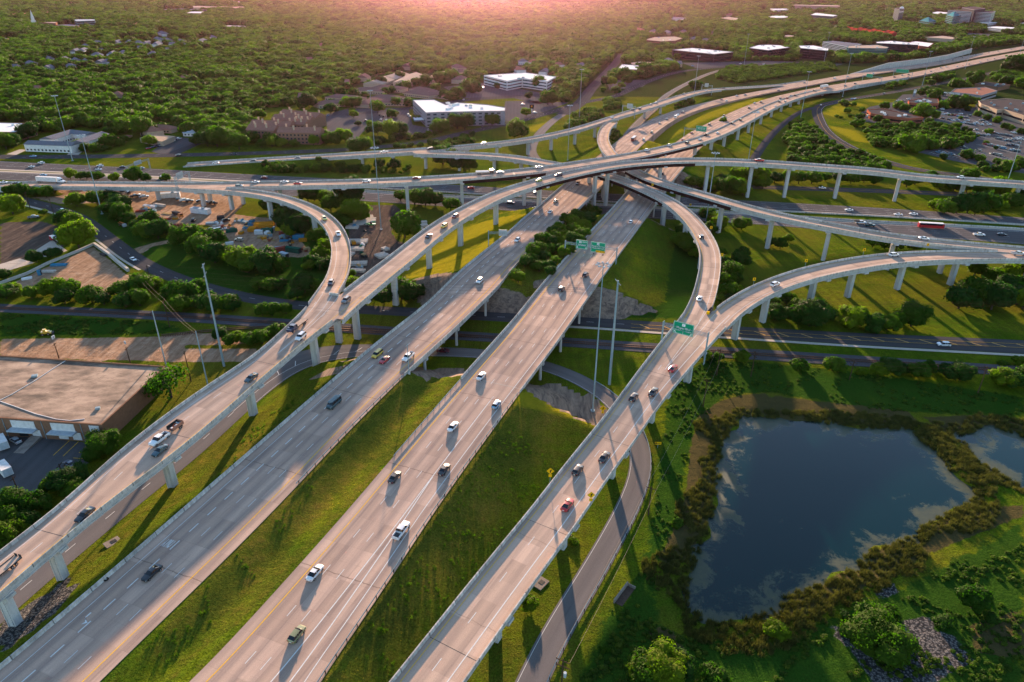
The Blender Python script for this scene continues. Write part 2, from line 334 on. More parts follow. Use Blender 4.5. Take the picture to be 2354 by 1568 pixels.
Road('G', [(1625, 728), (1646, 702), (1701, 672), (1765, 641.5), (1840, 614), (1965, 589), (2065, 578), (2190, 573), (2325, 577), (2440, 584)],
     [(1640, 772), (1711, 714), (1765, 675), (1865, 642), (1982, 617), (2090, 602), (2215, 597), (2353, 594), (2440, 598)],
     [(1630, 740, 15), (1765, 658, 15.5), (1943, 605, 16), (2100, 590, 15.5), (2353, 585, 12.5)], PT, W=[(1650, 740, 9.5), (1765, 660, 9.8), (1943, 605, 12), (2215, 590, 12), (2353, 585, 10)], y0=0)
Road('FG', [(820, 1665), (898, 1567), (1176, 1218), (1214, 1175), (1259, 1116), (1356, 1001), (1419, 918), (1524, 783), (1561, 732), (1584, 694)],
     [(990, 1665), (1061, 1567), (1176, 1405), (1344, 1175), (1389, 1101), (1476, 981), (1546, 883), (1635, 783), (1711, 714)],
     [(1600, 730, 15), (1546, 830, 14), (1450, 930, 12), (1340, 1060, 10.5), (1176, 1300, 9.5), (980, 1567, 9)], PT, W=[(820, 1665, 11.7), (1460, 910, 11.9), (1600, 740, 16), (1648, 700, 19)], y0=0)
Road('I', [(425, 372), (588, 362), (788, 350), (963, 338), (1177, 320.5), (1301, 298), (1401, 265), (1501, 235), (1601, 208), (1676, 200), (1765, 194), (1860, 182)],
     [(425, 384), (588, 372), (788, 360), (978, 349), (1088, 338), (1177, 327.5), (1301, 304.5), (1376, 285), (1451, 263), (1526, 240), (1601, 216), (1651, 207), (1765, 200), (1860, 188)],
     [(425, 380, .6), (588, 368, 3), (788, 355, 8), (985, 347, 12), (1201, 323, 12.5), (1450, 255, 12), (1560, 222, 9.5), (1651, 205, 5.5), (1765, 197, 2.6), (1860, 184, 1.5)], PT, W=[(425, 380, 12), (960, 345, 12.5), (1040, 340, 9), (1420, 270, 9.5), (1450, 260, 12), (1860, 185, 12)])
FLY = ['C', 'D', 'DE', 'E', 'JF', 'NK', 'G', 'FG', 'I']
# at-grade roads
Road('M1', [(-150, 364), (0, 371), (300, 386), (588, 403), (1000, 422), (1176, 432), (1765, 464), (2140, 487), (2353, 502), (2500, 512)],
     [(-150, 382), (0, 391), (300, 404), (588, 419), (1000, 442), (1176, 454), (1765, 485), (2065, 499), (2353, 517), (2500, 527)], 0., W=[(0, 380, 25), (588, 411, 20), (1176, 443, 20), (1765, 475, 21.5), (2353, 510, 17)], y0=0)
Road('M2', [(-150, 386), (0, 394), (300, 407), (588, 422), (841, 438), (1176, 459), (1790, 496), (2040, 508), (2353, 529), (2500, 540)],
     [(-150, 405), (0, 412), (300, 425), (588, 446), (841, 464), (1176, 484), (1765, 517), (1915, 534), (2015, 543), (2353, 561), (2500, 572)], 0., W=[(0, 403, 23), (588, 434, 22), (1176, 472, 25), (1765, 507, 21), (2353, 545, 29)], y0=0)
Road('S', [(-150, 430), (0, 444), (75, 457), (130, 469), (175, 487), (225, 517), (275, 552), (325, 587), (400, 624), (500, 657), (588, 678), (708, 695), (823, 702), (956, 708), (1176, 721), (1326, 730), (1526, 741), (1765, 757), (2040, 770), (2353, 784), (2480, 792)],
     [(-150, 445), (0, 458), (57, 472), (135, 492), (175, 507), (225, 547), (275, 587), (312, 612), (375, 642), (475, 674), (588, 699), (693, 713), (808, 720), (931, 727), (1176, 740), (1321, 747), (1534, 764), (1765, 777), (1965, 791), (2353, 812), (2480, 819)], 0., W=[(0, 450, 12), (75, 462, 9), (400, 630, 8.3), (1400, 742, 8.3), (2353, 800, 12)], y0=0)
Road('T', [(-260, 1560), (0, 1330), (110, 1232), (240, 1122), (400, 985), (500, 896), (590, 845), (670, 822), (728, 800), (763, 789), (813, 783), (863, 782), (1023, 796), (1116, 804), (1254, 831), (1301, 842), (1364, 876), (1421, 913.5), (1476, 975), (1491, 1008), (1497, 1041), (1497, 1083), (1480, 1143), (1465, 1175), (1386, 1330), (1326, 1440), (1264, 1567), (1215, 1670)],
     [(-160, 1580), (0, 1435), (160, 1295), (302, 1175), (475, 1033), (572, 943), (663, 866), (718, 837), (776, 825), (838, 818), (963, 819), (1113, 823), (1251, 852), (1289, 866), (1339, 891), (1400, 936), (1448, 1028), (1451, 1066), (1441, 1106), (1424, 1146), (1409, 1175), (1316, 1333), (1236, 1458), (1184, 1567), (1135, 1665)], 0., W=[(0, 1400, 11.5), (500, 960, 11.5), (640, 860, 13.5), (730, 815, 13), (850, 800, 9), (1000, 808, 7), (1400, 930, 6.5), (1450, 1170, 6.2), (1200, 1567, 6.2)], y0=0, anchor=-1)
Road('FR', [(-150, 350), (0, 355.5), (250, 353), (588, 346), (800, 338), (900, 330), (1000, 317), (1063, 303), (1177, 278), (1250, 257), (1326, 232), (1401, 222), (1476, 188), (1576, 159), (1765, 143)],
     [(-150, 362), (0, 366), (250, 366), (588, 359), (800, 350), (900, 341), (1000, 327), (1063, 310), (1177, 287), (1250, 268), (1326, 247), (1401, 229), (1476, 197), (1576, 167), (1765, 151)], 0., W=[(0, 360, 14), (1000, 322, 12), (1765, 147, 12)])
Road('O', [(1664, 158), (1626, 167), (1566, 193), (1520, 220), (1500, 243), (1471, 268), (1441, 297), (1411, 330)],
     [(1660, 163), (1630, 174), (1574, 201), (1535, 226), (1512, 252), (1482, 279), (1462, 305), (1432, 340)], [(1664, 158, .1), (1520, 220, .1), (1471, 270, .5), (1425, 330, 7)], W=9)
Road('PR', [(1302, 252), (1270, 270), (1236, 300), (1212, 330), (1208, 350), (1225, 372), (1260, 400)],
     [(1318, 256), (1285, 276), (1254, 304), (1236, 332), (1234, 352), (1250, 372), (1290, 400)], 0., W=8.6)
Road('X', [(1270, 262), (1320, 232), (1355, 196), (1385, 165), (1408, 144), (1425, 125)],
     [(1310, 268), (1350, 240), (1366, 210), (1394, 180), (1420, 148), (1434, 126)], 0., W=15)
Road('HR', [(2353, 405+16), (2250, 404), (2100, 384), (2000, 352), (1900, 300), (1876, 265), (1868, 245), (1885, 235), (1930, 226), (2050, 209), (2120, 196), (2200, 182), (2300, 160), (2400, 140)],
     [(2353, 432), (2250, 413), (2100, 394), (1990, 362), (1910, 322), (1888, 283), (1884, 257), (1905, 244), (1950, 235), (2050, 216), (2120, 203), (2200, 188), (2300, 166), (2400, 146)], 0., W=11)
Road('HS', [(1700, 395), (1765, 310), (1800, 276), (1845, 249), (1880, 241), (1960, 226)],
     [(1725, 395), (1775, 318), (1815, 282), (1855, 257), (1890, 249), (1962, 232)], 0., W=7)
Road('HX', [(1700, 425), (1870, 430), (2000, 434), (2150, 440), (2353, 449), (2450, 455)],
     [(1700, 433), (1870, 439), (2000, 443), (2150, 449), (2353, 458), (2450, 463)], 0.)
Road('RAIL', [(-150, 690), (0, 699), (300, 713), (588, 729), (900, 752), (1286, 776), (1514, 790), (1765, 805), (2353, 843), (2480, 852)],
     [(-150, 710), (0, 718), (300, 732), (588, 751), (900, 772), (1286, 796), (1514, 812), (1765, 829), (2353, 866), (2480, 875)], 0.)
def snap(ch, pa, fade=22.):
    """bring one ribbon to the level of the ribbon it merges with, fading out along its length"""
    c, q = ROADS[ch], ROADS[pa]; off = {}
    for i in range(len(c.w)):
        d, o, j = q.near(c.c[i, 0], c.c[i, 1])
        if -1 < d < q.s[-1]+1 and abs(o) < q.w[j]/2+c.w[i]/2-1.5 and abs(q.c[j, 2]-c.c[i, 2]) < 2.5: off[i] = q.at(d).z-c.c[i, 2]
    if not off: return
    ks = sorted(off)
    for i in range(len(c.w)):
        k = min(ks, key=lambda a: abs(a-i)); c.c[i, 2] += off[k]*(1. if i in off else math.exp(-(abs(c.s[i]-c.s[k])/fade)**2))
    for _ in range(2): 
        z = c.c[:, 2].copy(); m = [i for i in range(1, len(z)-1) if i not in off]
        for i in m: c.c[i, 2] = z[i]*.5+(z[i-1]+z[i+1])*.25
snap('E', 'DE'); snap('D', 'DE'); snap('JF', 'FG'); snap('G', 'FG'); snap('D', 'C'); snap('JF', 'I'); snap('NK', 'I'); snap('G', 'NK'); snap('C', 'B'); snap('I', 'A'); snap('D', 'E'); snap('JF', 'G')
# ---------------------------------------------------------------- materials
roadmat('concrete_road', (.5, .35, .265), (.2, .155, .14), tracks=.85)
roadmat('concrete_deck', (.53, .375, .28), (.25, .19, .16), tracks=.8, joint=3.1, crack=.2)
roadmat('asphalt', (.075, .07, .07), (.045, .043, .046), tracks=.6, joint=0)
roadmat('asphalt_ramp', (.2, .175, .16), (.13, .118, .112), tracks=.6, joint=0)
roadmat('frontage', (.155, .14, .135), (.1, .093, .092), tracks=.6, joint=0)
roadmat('motorway', (.115, .105, .103), (.07, .066, .068), tracks=.8, joint=0)
roadmat('lot', (.1, .095, .095), (.06, .058, .06), tracks=.6, joint=0, grit=3.)
concmat('concrete', (.5, .49, .47), .35); concmat('parapet', (.5, .47, .43), .6, 1.1, True); concmat('girder_conc', (.47, .46, .45), .3)
concmat('riprap', (.27, .225, .19), .4)
simple('steel_girder', (.035, .018, .016), .5, var=.15)
simple('galv', (.24, .31, .34), .5, .1, .12); simple('dark_metal', (.05, .05, .05), .5, .3); simple('wood_pole', (.07, .045, .03), .9)
simple('white_line', (.62, .61, .58), .6, var=.12); simple('yellow_line', (.75, .42, .03), .6, var=.12); simple('orange_line', (.62, .36, .12), .6)
simple('sidewalk', (.42, .36, .3), .85, var=.15); simple('gravel_bed', (.085, .08, .085), .95, var=.45, scale=4.); simple('rail_steel', (.16, .09, .06), .5, .5); simple('sleeper', (.09, .06, .045), .9)
def ground_material():
    m, nt, b, o = nodes('ground'); g = geo(nt)
    n1 = noise(nt, g, .045, 6, .62); n2 = noise(nt, g, .35, 5, .7); n3 = noise(nt, g, 2.2, 4, .8); n4 = noise(nt, g, .016, 4, .6, .6)
    mow = N(nt, 'ShaderNodeMapping'); mow.inputs['Rotation'].default_value = (0, 0, -.72); mow.inputs['Scale'].default_value = (.6, .02, 1); nt.links.new(g, mow.inputs[0])
    n5 = noise(nt, mow.outputs[0], 1., 3, .6)
    c = ramp(nt, n1, [(.3, (.035, .07, .006)), (.46, (.062, .105, .007)), (.58, (.11, .14, .008)), (.74, (.18, .16, .012))])
    c = mix(nt, ramp(nt, n2, [(.42, 0.), (.66, .8)]), c, (.035, .072, .006))
    c = mix(nt, mth(nt, 'MULTIPLY', ramp(nt, mth(nt, 'ADD', mth(nt, 'MULTIPLY', n4, .6), mth(nt, 'MULTIPLY', n2, .4)), [(.43, 0.), (.58, 1.)]), .65), c, (.12, .1, .015))
    c = mix(nt, .35, c, ramp(nt, n5, [(.3, .3), (.7, .68)]), 'OVERLAY')
    c = mix(nt, .95, c, ramp(nt, n3, [(.3, .14), (.7, .8)]), 'OVERLAY')
    fl = noise(nt, g, 1.1, 3, .9)
    def att(nm): return N(nt, 'ShaderNodeAttribute', attribute_name=nm).outputs['Fac']
    def edge(fac, w=.5):   # ragged threshold of a soft mask
        return ramp(nt, mth(nt, 'ADD', fac, mth(nt, 'MULTIPLY', mth(nt, 'SUBTRACT', n2, .5), w)), [(.44, 0.), (.56, 1.)])
    c = mix(nt, mth(nt, 'MULTIPLY', ramp(nt, fl, [(.62, 0.), (.68, 1.)]), edge(att('flower'), .9)), c, (.5, .34, .02))
    wd = ramp(nt, mth(nt, 'ADD', mth(nt, 'MULTIPLY', n1, .6), mth(nt, 'MULTIPLY', n2, .4)), [(.38, (.045, .052, .01)), (.5, (.09, .09, .012)), (.6, (.16, .115, .02)), (.7, (.2, .12, .025))]); wd = mix(nt, .9, wd, ramp(nt, n3, [(.3, .2), (.7, .78)]), 'OVERLAY')
    c = mix(nt, ramp(nt, mth(nt, 'ADD', att('weedy'), mth(nt, 'MULTIPLY', mth(nt, 'SUBTRACT', n4, .5), 1.4)), [(.3, 0.), (.9, .75)]), c, wd)
    sunlit_dry = ramp(nt, mth(nt, 'ADD', att('sunlit_dry'), mth(nt, 'MULTIPLY', mth(nt, 'SUBTRACT', n2, .5), 1.)), [(.25, 0.), (.85, .8)])
    c = mix(nt, sunlit_dry, c, mix(nt, n2, (.12, .12, .01), (.36, .28, .015)))  # yellow of dry grass, with the lit bank's sunshine put into the colour
    c = mix(nt, edge(att('forest')), c, (.03, .045, .012))
    lush = mix(nt, .8, (.018, .06, .008), ramp(nt, n3, [(.3, .2), (.7, .7)]), 'OVERLAY'); c = mix(nt, mth(nt, 'MULTIPLY', edge(att('lush'), .8), .85), c, lush)
    brown = mix(nt, n2, (.04, .04, .016), (.1, .075, .03)); c = mix(nt, edge(att('brown'), .9), c, brown)
    mp = N(nt, 'ShaderNodeMapping'); mp.inputs['Rotation'].default_value = (0, 0, .5); mp.inputs['Scale'].default_value = (.5, .06, 1); nt.links.new(g, mp.inputs[0])
    tr = noise(nt, mp.outputs[0], 1., 5, .7, 1.)
    dirt = ramp(nt, mth(nt, 'ADD', mth(nt, 'MULTIPLY', tr, .6), mth(nt, 'MULTIPLY', n2, .4)), [(.3, (.14, .08, .045)), (.5, (.3, .19, .12)), (.72, (.46, .33, .23))])
    c = mix(nt, edge(att('dirt'), .7), c, dirt)
    dk = ramp(nt, tr, [(.3, (.05, .04, .035)), (.55, (.1, .075, .06)), (.75, (.2, .14, .1))]); c = mix(nt, edge(att('mud'), .7), c, dk)
    vo = N(nt, 'ShaderNodeTexVoronoi', i_Scale=2.2); nt.links.new(g, vo.inputs['Vector'])
    st = ramp(nt, vo.outputs['Distance'], [(.1, (.22, .2, .18)), (.5, (.07, .066, .064)), (.7, (.03, .03, .03))]); c = mix(nt, edge(att('stone'), .9), c, st)
    con = mix(nt, ramp(nt, tr, [(.35, 0.), (.65, 1.)]), (.3, .215, .155), (.1, .078, .064)); c = mix(nt, edge(att('conc'), .4), c, con)
    nt.links.new(c, b.inputs['Base Color']); b.inputs['Roughness'].default_value = 1.; b.inputs['Specular IOR Level'].default_value = .0
    h = mth(nt, 'ADD', mth(nt, 'MULTIPLY', n3, .5), n2)
    bu = N(nt, 'ShaderNodeBump', i_Strength=.9, i_Distance=.7); nt.links.new(h, bu.inputs['Height'])
    nt.links.new(mth(nt, 'SUBTRACT', 1., att('conc')), bu.inputs['Strength']); nt.links.new(bu.outputs[0], b.inputs['Normal'])
    return m
ground_material()
# ---------------------------------------------------------------- terrain
def sof(name, u, v): return ROADS[name].pix(u, v)[0]
EMB = []   # (road, d0, d1, slope, capped start, capped end)
def emb(name, a, b, slope, c0=True, c1=True):
    rd = ROADS[name]; d0 = 0 if a is None else sof(name, *a); d1 = rd.s[-1] if b is None else sof(name, *b)
    EMB.append((rd, min(d0, d1), max(d0, d1), slope, c0, c1)); return min(d0, d1), max(d0, d1)
eA = [emb('A', None, (880, 843), .26, False), emb('A', (1092, 640), (1280, 480), .28), emb('A', (1405, 372), None, .3, True, False)]
eB = [emb('B', None, (1134, 880), .3, False), emb('B', (1318, 646), (1439, 496), .34), emb('B', (1560, 392), None, .3, True, False)]
eI = [emb('I', None, (745, 366), 1.5, False, False), emb('I', (1648, 206), None, .45, True, False)]
eC = [emb('C', None, (130, 422), 1.6, False, False)]
eO = [emb('O', (1490, 255), None, .35, False, False)]
CUT = ['T', 'S', 'M1', 'M2', 'RAIL', 'PR', 'HS', 'HX']
POND = [(1701, 953.5), (1679, 983), (1651, 1023), (1651, 1053), (1636, 1066), (1646, 1093), (1634, 1133), (1631, 1175), (1621, 1195), (1611, 1238), (1591, 1280), (1576, 1325), (1569, 1363), (1581, 1400), (1614, 1428), (1651, 1438), (1701, 1440), (1739, 1425), (1765, 1415), (1815, 1373), (1885, 1350), (1965, 1315), (2002, 1275), (2090, 1245), (2140, 1208), (2195, 1180), (2235, 1158), (2252, 1143), (2245, 1120), (2227, 1108), (2190, 1081), (2177, 1056), (2127, 1016), (2097, 983), (1990, 981), (1915, 973), (1840, 961), (1765, 956)]
POND2 = [(2177, 991), (2225, 998), (2250, 975), (2270, 972), (2315, 990), (2353, 1003), (2440, 1030), (2520, 1110), (2440, 1145), (2353, 1128), (2315, 1106), (2265, 1071), (2235, 1058), (2222, 1041), (2215, 1020), (2190, 1010)]
PW = [[P(u, v, -.7)[:2] for u, v in poly] for poly in (POND, POND2)]
def emb_z(x, y, want=False):
    z = np.zeros_like(x); conc = np.zeros_like(x)
    for rd, d0, d1, sl, c0, c1 in EMB:
        ds_ = np.arange(d0, d1+3.9, 4.); ds_[-1] = d1; pts = [rd.at(d) for d in ds_]; hw = np.array([rd.hw(d) for d in ds_])
        px = np.array([q.x for q in pts]); py = np.array([q.y for q in pts]); pz = np.array([q.z for q in pts])
        m = (x > px.min()-70) & (x < px.max()+70) & (y > py.min()-70) & (y < py.max()+70)
        if not m.any(): continue
        xs, ys = x[m], y[m]; best = np.full(xs.shape, 1e9); bz = np.zeros_like(xs); bi = np.zeros(xs.shape, int); al = np.zeros_like(xs)
        for i in range(len(px)-1):
            ax, ay = px[i], py[i]; bx, by = px[i+1]-ax, py[i+1]-ay; L2 = bx*bx+by*by+1e-9; tt = ((xs-ax)*bx+(ys-ay)*by)/L2; t = np.clip(tt, 0, 1)
            h = hw[i]+(hw[i+1]-hw[i])*t; off = (xs-ax-bx*t); offy = (ys-ay-by*t)
            ex = tt-t; along = np.abs(ex)*math.sqrt(L2); cross = np.abs((xs-ax)*by-(ys-ay)*bx)/math.sqrt(L2)
            d = np.hypot(np.maximum(cross-h, 0), along)
            w = d < best; best = np.where(w, d, best); bz = np.where(w, pz[i]+(pz[i+1]-pz[i])*t, bz)
            end = np.zeros_like(xs)
            if i == 0 and c0: end = np.where(tt < 0, along, 0)
            if i == len(px)-2 and c1: end = np.maximum(end, np.where(tt > 1, along, 0))
            al = np.where(w, end, al)
        sl2 = np.where(al > .3, max(sl, .45)*1.15, sl)
        e = bz-.14-np.maximum(0, best-1.3)*sl2-np.clip((ys-590)/50, 0, 1)*60
        zz = z[m]; up = e > zz; z[m] = np.where(up, e, zz); cc = conc[m]
        conc[m] = np.where(up, np.clip(al/2.2, 0, 1)*np.clip(e/.5, 0, 1), cc)
    for nm in CUT:
        rd = ROADS[nm]; m = (x > rd.c[:, 0].min()-30) & (x < rd.c[:, 0].max()+30) & (y > rd.c[:, 1].min()-30) & (y < rd.c[:, 1].max()+30) & (z > 0)
        if not m.any(): continue
        xs, ys = x[m], y[m]; best = np.full(xs.shape, 1e9)
        for i in range(len(rd.w)-1):
            ax, ay = rd.c[i, :2]; bx, by = rd.c[i+1, :2]-rd.c[i, :2]; t = np.clip(((xs-ax)*bx+(ys-ay)*by)/(bx*bx+by*by), 0, 1)
            best = np.minimum(best, np.hypot(xs-ax-bx*t, ys-ay-by*t)-(rd.w[i]+(rd.w[i+1]-rd.w[i])*t)/2)
        z[m] = np.minimum(z[m], np.maximum(0, (best-1.6)*.75))
    return z, conc
def hill(x, y):
    t = np.clip((y-3000)/4200, 0, 1); t = t*t*(3-2*t)
    w = 26*np.sin(x/1100+1.2)+16*np.sin(x/430+y/900)+9*np.sin(x/210-y/520+2)
    return t*(58+w)*np.clip(.75+x/5200, .35, 1.3)
def terrain(x, y):
    x = np.asarray(x, float); y = np.asarray(y, float); z, conc = emb_z(x, y)
    m = (x > 15) & (x < 420) & (y > 70) & (y < 330)
    if m.any():
        xs, ys = x[m], y[m]; zz = z[m]
        for poly in PW:
            ins = inpoly(xs, ys, poly); d = polydist(xs, ys, poly)
            sg = np.where(ins, d, -d)+1.3*np.sin(xs/3.1+np.sin(ys/4))+.9*np.sin(ys/2.3+xs/5); zz = np.minimum(zz, np.where(sg > 0, -.7-np.minimum(sg*.25, 2.5), -.7-sg*.3))
        z[m] = np.minimum(z[m], np.minimum(zz, 99))
    z = z+hill(x, y)
    return z, conc
def tz(x, y): return float(terrain(np.array([x]), np.array([y]))[0][0])
def axis(lo, hi, step, far, g=1.13, lof=None):
    a = list(np.arange(lo, hi+step/2, step)); s_ = step; v = a[-1]
    while v < far: s_ *= g; v += s_; a.append(v)
    s_ = step; v = a[0]; lf = -far if lof is None else lof
    while v > lf: s_ *= g; v -= s_; a.insert(0, v)
    return np.array(a)
xa = axis(-250, 420, 2., 15000); ya = axis(72, 640, 2., 17000, lof=-200)
XX, YY = np.meshgrid(xa, ya); xf, yf = XX.ravel(), YY.ravel(); zf, cf = terrain(xf, yf)
pu, pv = Q(xf, yf, zf); infront = yf > 40
MASK = {'dirt': [GL(0, 1, [(830, 195), (1250, 185), (1900, 190), (2230, 210), (2230, 330), (2150, 400), (2354, 430), (2500, 440), (2760, 640), (2860, 770), (2790, 800), (2400, 790), (2200, 740), (2150, 700), (2050, 570), (1900, 500), (1640, 500), (1600, 560), (1400, 500), (1250, 430), (1200, 300)]),
                 GL(0, 1, [(850, 700), (450, 880), (0, 1090), (100, 1130), (300, 1080), (700, 1080), (1040, 1150), (1280, 960), (1160, 960), (980, 800)]),
                 GL(0, 1, [(0, 1550), (500, 1545), (1480, 1530), (1700, 1490), (1900, 1500), (2354, 1500), (2354, 1590), (1900, 1610), (1700, 1600), (1700, 1640), (2354, 1640), (2354, 1680), (2240, 1760), (1500, 1760), (1250, 1750), (0, 1700)]),
                 GL(0, 1, [(500, 240), (900, 200), (900, 300), (560, 310), (300, 250)]), GL(0, 1, [(1230, 720), (1400, 670), (1600, 630), (1600, 660), (1400, 700), (1290, 780)]),
                 GL(0, 1, [(560, 150), (1200, 180), (1250, 260), (860, 260), (560, 230)]), GL(0, 2, [(0, 120), (950, 160), (950, 190), (0, 140)])],
        'mud': [GL(1, 1, [(1020, 320), (1280, 320), (1360, 400), (1240, 560), (1300, 650), (1420, 690), (1000, 970), (860, 970), (850, 500), (1020, 420)]),
                GL(0, 1, [(0, 480), (380, 470), (520, 510), (640, 640), (560, 720), (240, 810), (0, 890)])],
        'stone': [GL(0, 3, [(580, 650), (690, 700), (560, 860), (430, 1000), (200, 1150), (0, 1330), (0, 1020), (300, 830)]),
                  GL(3, 3, [(450, 980), (700, 1100), (1000, 1250), (1250, 1000), (1530, 960), (1520, 1080), (1700, 1150), (1900, 1380), (1700, 1470), (1500, 1600), (980, 1600), (820, 1350), (640, 1160)]), GL(3, 3, [(870, 800), (1150, 660), (1220, 740), (1050, 800)])],
        'brown': [GL(2, 2, [(1700, 700), (1900, 560), (2100, 500), (2354, 480), (2354, 660), (2100, 690), (1900, 950), (1860, 1120), (1850, 1400), (1800, 1700), (1600, 2000), (1450, 2100), (1350, 2000), (1500, 1700), (1600, 1400), (1640, 1000)]),
                  GL(3, 2, [(0, 500), (500, 560), (1300, 650), (1380, 760), (1300, 800), (0, 700)]), GL(3, 2, [(1420, 700), (2000, 680), (2354, 740), (2354, 860), (1960, 780), (1650, 850)]),
                  GL(3, 3, [(0, 900), (400, 700), (900, 420), (1400, 150), (1800, 0), (2354, -60), (2354, 40), (1500, 380), (1000, 640), (500, 900), (0, 1050)]), GL(2, 3, [(1200, 1060), (1450, 1080), (1600, 1280), (1350, 1260)]),
                  GL(3, 3, [(1850, 1050), (2354, 900), (2354, 1350), (1900, 1300)])],
        'lush': [GL(2, 2, [(1450, 420), (1760, 180), (2354, 200), (3500, 330), (4700, 520), (4700, 700), (3400, 640), (2354, 470), (1950, 500), (1700, 800), (1600, 1100), (1500, 1700), (1300, 2100), (1350, 2900), (700, 3136), (1000, 2500), (1250, 1900), (1330, 1300)]),
                 GL(2, 3, [(900, 900), (1600, 1150), (2354, 1200), (3600, 700), (4700, 100), (4700, 1600), (600, 1600)]), GL(0, 1, [(0, 1310), (1500, 1400), (1700, 1480), (1400, 1500), (0, 1530)]),
                 GL(0, 1, [(880, 300), (1200, 500), (1500, 620), (2354, 860), (2354, 1140), (1700, 1010), (1300, 780), (900, 480)]), GL(1, 1, [(0, 700), (860, 500), (860, 1100), (480, 1230), (0, 1150)]),
                 GL(2, 1, [(1500, 600), (1700, 500), (1800, 800), (1600, 1360), (700, 1360), (1400, 1230)])],
        'sunlit_dry': [GL(1, 1, [(1300, 980), (1500, 800), (1800, 560), (2100, 470), (2400, 400), (2400, 540), (1870, 920), (1450, 990)]), GL(2, 0, [(1250, 1420), (1500, 1250), (1750, 1120), (2354, 910), (2354, 880), (1900, 960), (1500, 1100), (1200, 1350)]), GL(3, 0, [(0, 890), (700, 745), (1300, 650), (2354, 470), (2354, 520), (1500, 610), (700, 770), (0, 940)]), GL(3, 0, [(500, 1050), (650, 960), (1250, 890), (900, 960), (620, 1080)]), GL(3, 0, [(520, 1150), (800, 1200), (960, 1320), (800, 1300)]), GL(2, 1, [(0, 400), (150, 400), (40, 520), (0, 540)]), GL(2, 0, [(120, 1180), (450, 1080), (300, 1180), (200, 1220)]), GL(2, 2, [(0, 440), (150, 470), (560, 640), (780, 790), (600, 730), (200, 620), (0, 600)])],  # yellow verges, and the bank by the piers painted bright as if sunlit
        'weedy': [GL(1, 3, [(3000, -1100), (2354, 0), (1100, 1568), (480, 1568), (1650, 0), (2300, -1000)]), GL(1, 2, [(1950, 290), (1400, 270), (560, 1100), (-400, 2100), (-1300, 3136), (-800, 3136), (0, 2450), (820, 1568)]), GL(0, 2, [(2354, 600), (2200, 800), (1240, 1568), (200, 2600), (0, 2900), (600, 2200), (2354, 1000)])],
        'flower': [GL(1, 3, [(1650, 0), (2354, -500), (2354, -900), (2000, -150), (1500, 700), (700, 1568), (1000, 1568), (1800, 650), (2100, 150)]), GL(2, 2, [(0, 430), (180, 470), (700, 760), (300, 760), (0, 900)]), GL(1, 2, [(1100, 1300), (900, 1568), (500, 1568), (700, 1300)])]}
me = bpy.data.meshes.new('ground'); nx, ny = len(xa), len(ya)
me.vertices.add(nx*ny); me.vertices.foreach_set('co', np.stack([xf, yf, zf], 1).ravel())
ii = (np.arange(ny-1)[:, None]*nx+np.arange(nx-1)[None, :]).ravel(); quads = np.stack([ii, ii+1, ii+1+nx, ii+nx], 1).astype(np.int32)
me.loops.add(quads.size); me.loops.foreach_set('vertex_index', quads.ravel()); me.polygons.add(len(quads)); me.polygons.foreach_set('loop_start', np.arange(len(quads), dtype=np.int32)*4)
me.polygons.foreach_set('use_smooth', np.ones(len(quads), bool)); me.update(calc_edges=True)
def setatt(nm, arr): a = me.attributes.new(nm, 'FLOAT', 'POINT'); a.data.foreach_set('value', arr.astype(np.float32))
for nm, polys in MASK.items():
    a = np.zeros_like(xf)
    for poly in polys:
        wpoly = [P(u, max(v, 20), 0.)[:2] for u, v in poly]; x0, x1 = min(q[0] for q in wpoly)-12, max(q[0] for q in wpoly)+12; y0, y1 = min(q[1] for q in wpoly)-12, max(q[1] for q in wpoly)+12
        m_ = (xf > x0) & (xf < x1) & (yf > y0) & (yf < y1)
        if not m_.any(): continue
        sd_ = polydist(xf[m_], yf[m_], wpoly); sd_ = np.where(inpoly(pu[m_], pv[m_], poly) if zf[m_].max() > 2 else inpoly(xf[m_], yf[m_], wpoly), sd_, -sd_); a[m_] = np.maximum(a[m_], np.clip(.5+sd_/(9. if nm in ('sunlit_dry', 'flower', 'lush', 'weedy') else 3.), 0, 1))
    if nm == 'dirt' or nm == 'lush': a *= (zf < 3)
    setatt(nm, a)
slope_conc = np.zeros_like(xf)
for poly in (GL(2, 2, [(140, 400), (200, 360), (420, 400), (660, 500), (740, 480), (900, 620), (800, 790), (520, 680), (160, 480)]), GL(1, 2, [(1420, 250), (1900, 240), (1960, 300), (1400, 290)]), GL(1, 2, [(500, 345), (640, 270), (860, 225), (840, 290), (620, 340)]), GL(1, 1, [(1450, 1000), (1650, 950), (1870, 935), (2100, 1050), (2000, 1240), (1560, 1220)]), GL(2, 1, [(700, 1060), (880, 1080), (1120, 1180), (1340, 1290), (1180, 1340), (680, 1340)])):
    slope_conc = np.maximum(slope_conc, (inpoly(pu, pv, poly) & infront & (yf < 450)).astype(float)*np.where(zf > -.3, 1., 0))
for nm in ('A', 'B', 'T', 'S'):
    rd = ROADS[nm]; m_ = slope_conc > 0; ii = np.where(m_)[0]; dd_ = np.min(np.hypot(xf[ii][:, None]-rd.c[None, :, 0], yf[ii][:, None]-rd.c[None, :, 1])-rd.w[None, :]/2, axis=1); slope_conc[ii[dd_ < .5]] = 0
setatt('conc', np.maximum(cf*((np.abs(xf) < 420) & (yf < 640)), slope_conc)); setatt('forest', ((pv < 345) & infront & (yf > 430) & (yf > 640)).astype(float)*.0+(yf > 900)*1.)
me.materials.append(MATS['ground']); GROUND = link(bpy.data.objects.new('ground', me)); tag(GROUND, kind='structure')
